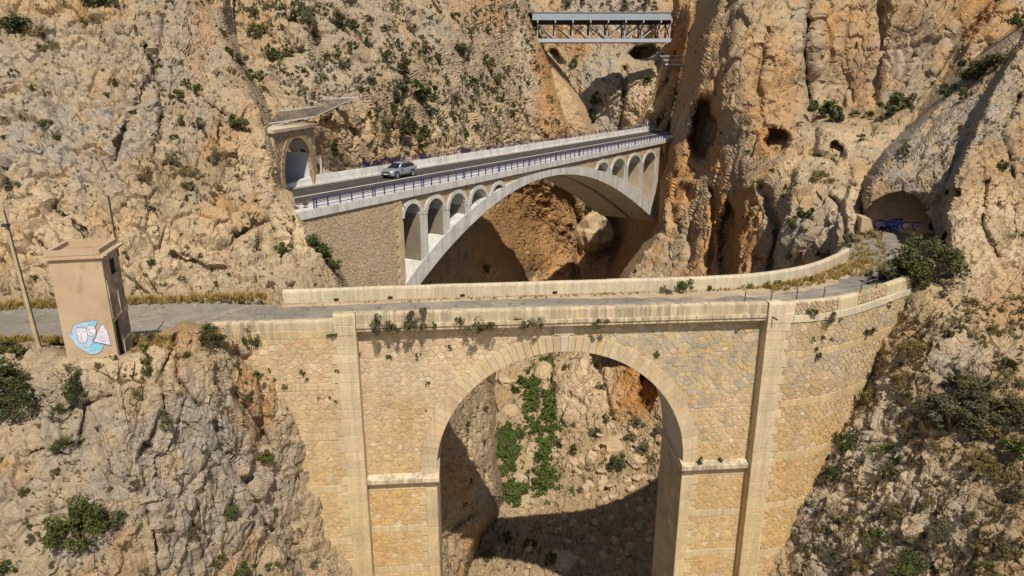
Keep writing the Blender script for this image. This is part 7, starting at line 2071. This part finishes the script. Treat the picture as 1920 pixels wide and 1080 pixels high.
# ------------------------------------------------------------------ boulders and stones
def boulder_mesh(seed, sub=3):
    sub = 2 if seed % 2 else 3
    bm = bmesh.new(); bmesh.ops.create_icosphere(bm, subdivisions=sub, radius=0.5)
    P = np.array([v.co[:] for v in bm.verts])
    f1, f2, r, o = cells(P * 1.6 + seed * 3.1, seed)
    d = 1 + 0.42 * (r[:, 0] - 0.5) + 0.9 * ((r - 0.5) * o).sum(1) + 0.34 * fbm(P * 1.7 + seed, 3, seed) + 0.12 * fbm(P * 5 + seed, 3, seed + 4, True)
    sc = np.random.default_rng(seed).uniform(0.75, 1.25, 3) * np.array([1, 1, 0.75])
    for v, k in zip(bm.verts, d): v.co = Vector((v.co.x * k * sc[0], v.co.y * k * sc[1], v.co.z * k * sc[2]))
    me = bpy.data.meshes.new('boulder'); bm.to_mesh(me); bm.free()
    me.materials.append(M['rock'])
    pa = me.attributes.new('pale', 'FLOAT', 'POINT'); pa.data.foreach_set('value', np.full(len(me.vertices), 0.75, np.float32))
    return me
BM_ = [boulder_mesh(k + 1) for k in range(7)]
def boulder(P, w, label, group=None, sz=(1, 1, 1)):
    o = bpy.data.objects.new('boulder', RNG.choice(BM_)); COL.objects.link(o)
    o.scale = (w * sz[0], w * sz[1], w * sz[2]); o.rotation_euler = (RNG.uniform(-.3, .3), RNG.uniform(-.3, .3), RNG.uniform(0, 6.28)); o.location = P
    o['label'] = label; o['category'] = 'boulder'
    if group: o['group'] = group
def b_at(sheet, px, py, w, label, group='boulders in the canyon', **kw):
    P = SHEETS[sheet].at(px, py)[0]; boulder(P + Vector((0, 0, 0.15 * w / px_per_m(P))), w * 1.1 / px_per_m(P), label, group, **kw)
b_at('under', 1103, 450, 40, 'big pale boulder wedged in the gorge under the white bridge', sz=(1, 1, 1.5))
b_at('floor', 1016, 702, 30, 'grey boulder at the head of the ivy under the arch crown', sz=(1, 1, 1.25))
b_at('floor', 990, 812, 15, 'upper pale boulder beside the canyon path'); b_at('floor', 998, 848, 20, 'round pale boulder beside the canyon path')
b_at('floor', 974, 908, 32, 'long pale boulder left of the canyon path', sz=(0.8, 1, 1.5)); b_at('floor', 998, 900, 16, 'pale boulder in the middle of the canyon path'); b_at('floor', 983, 938, 18, 'lowest sunlit boulder left of the canyon path')
b_at('floor', 1130, 905, 22, 'large pale boulder right of the scree centre'); b_at('floor', 1075, 875, 17, 'left of two pale boulders on the scree'); b_at('floor', 1090, 872, 17, 'right of two pale boulders on the scree'); b_at('floor', 1150, 845, 34, 'largest tan boulder high on the scree'); b_at('floor', 1110, 870, 28, 'tan boulder in the middle of the scree'); b_at('floor', 1195, 868, 20, 'pale boulder on the scree near the right pier')
b_at('floor', 948, 716, 30, 'tan rock hump above the canyon path', sz=(1.3, 1, 0.7)); b_at('floor', 955, 775, 30, 'broad pale rock step above the canyon path', sz=(1.3, 1, 0.5)); b_at('floor', 1050, 1060, 40, 'flat pale slab in the light patch below the arch', sz=(1.3, 1, 0.5))
for k in range(70):
    px, py = RNG.uniform(1035, 1265), RNG.uniform(800, 940)
    b_at('floor', px, py, RNG.uniform(6, 15), 'small loose boulder on the scree under the arch', 'loose boulders on the scree')
for k in range(60):
    px, py = RNG.uniform(960, 1240), RNG.uniform(930, 1080)
    b_at('floor', px, py, RNG.uniform(6, 16), 'loose boulder in the canyon bed near the bridge shadow', 'loose boulders in the canyon bed')
st = []
vs, fs, b = [], [], 0
tet = np.array([[1, 0, -.4], [-.5, .87, -.4], [-.5, -.87, -.4], [0.2, 0.1, .8], [-.3, .3, .6]]) * 0.5
tf = [(0, 1, 3), (1, 4, 3), (1, 2, 4), (2, 0, 3), (2, 3, 4), (0, 2, 1)]
for sheet, boxes in (('floor', [(940, 790, 1270, 1080, 2600)]), ('slope', [(1480, 560, 1920, 1080, 900)]), ('mound', [(0, 650, 600, 1080, 260)])):
    for x0, y0, x1, y1, n in boxes:
        for _ in range(n):
            P, N, ok = SHEETS[sheet].at(RNG.uniform(x0, x1), RNG.uniform(y0, y1))
            if not ok: continue
            k = RNG.uniform(2.5, 7) / px_per_m(P)
            R_ = NR.normal(size=(5, 3)) * 0.12
            a = RNG.random() * 6.28; co, si = math.cos(a), math.sin(a)
            w = (tet + R_) * k
            w = np.stack([w[:, 0] * co - w[:, 1] * si, w[:, 0] * si + w[:, 1] * co, w[:, 2]], 1) + np.array(P)
            vs += w.tolist(); fs += [tuple(i + b for i in f) for f in tf]; b += 5
me = mesh_py('loose_stones', vs, fs)
pa = me.attributes.new('pale', 'FLOAT', 'POINT'); pa.data.foreach_set('value', np.full(len(vs), 0.6, np.float32))
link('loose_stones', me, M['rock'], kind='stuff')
print('plants', n_plants)
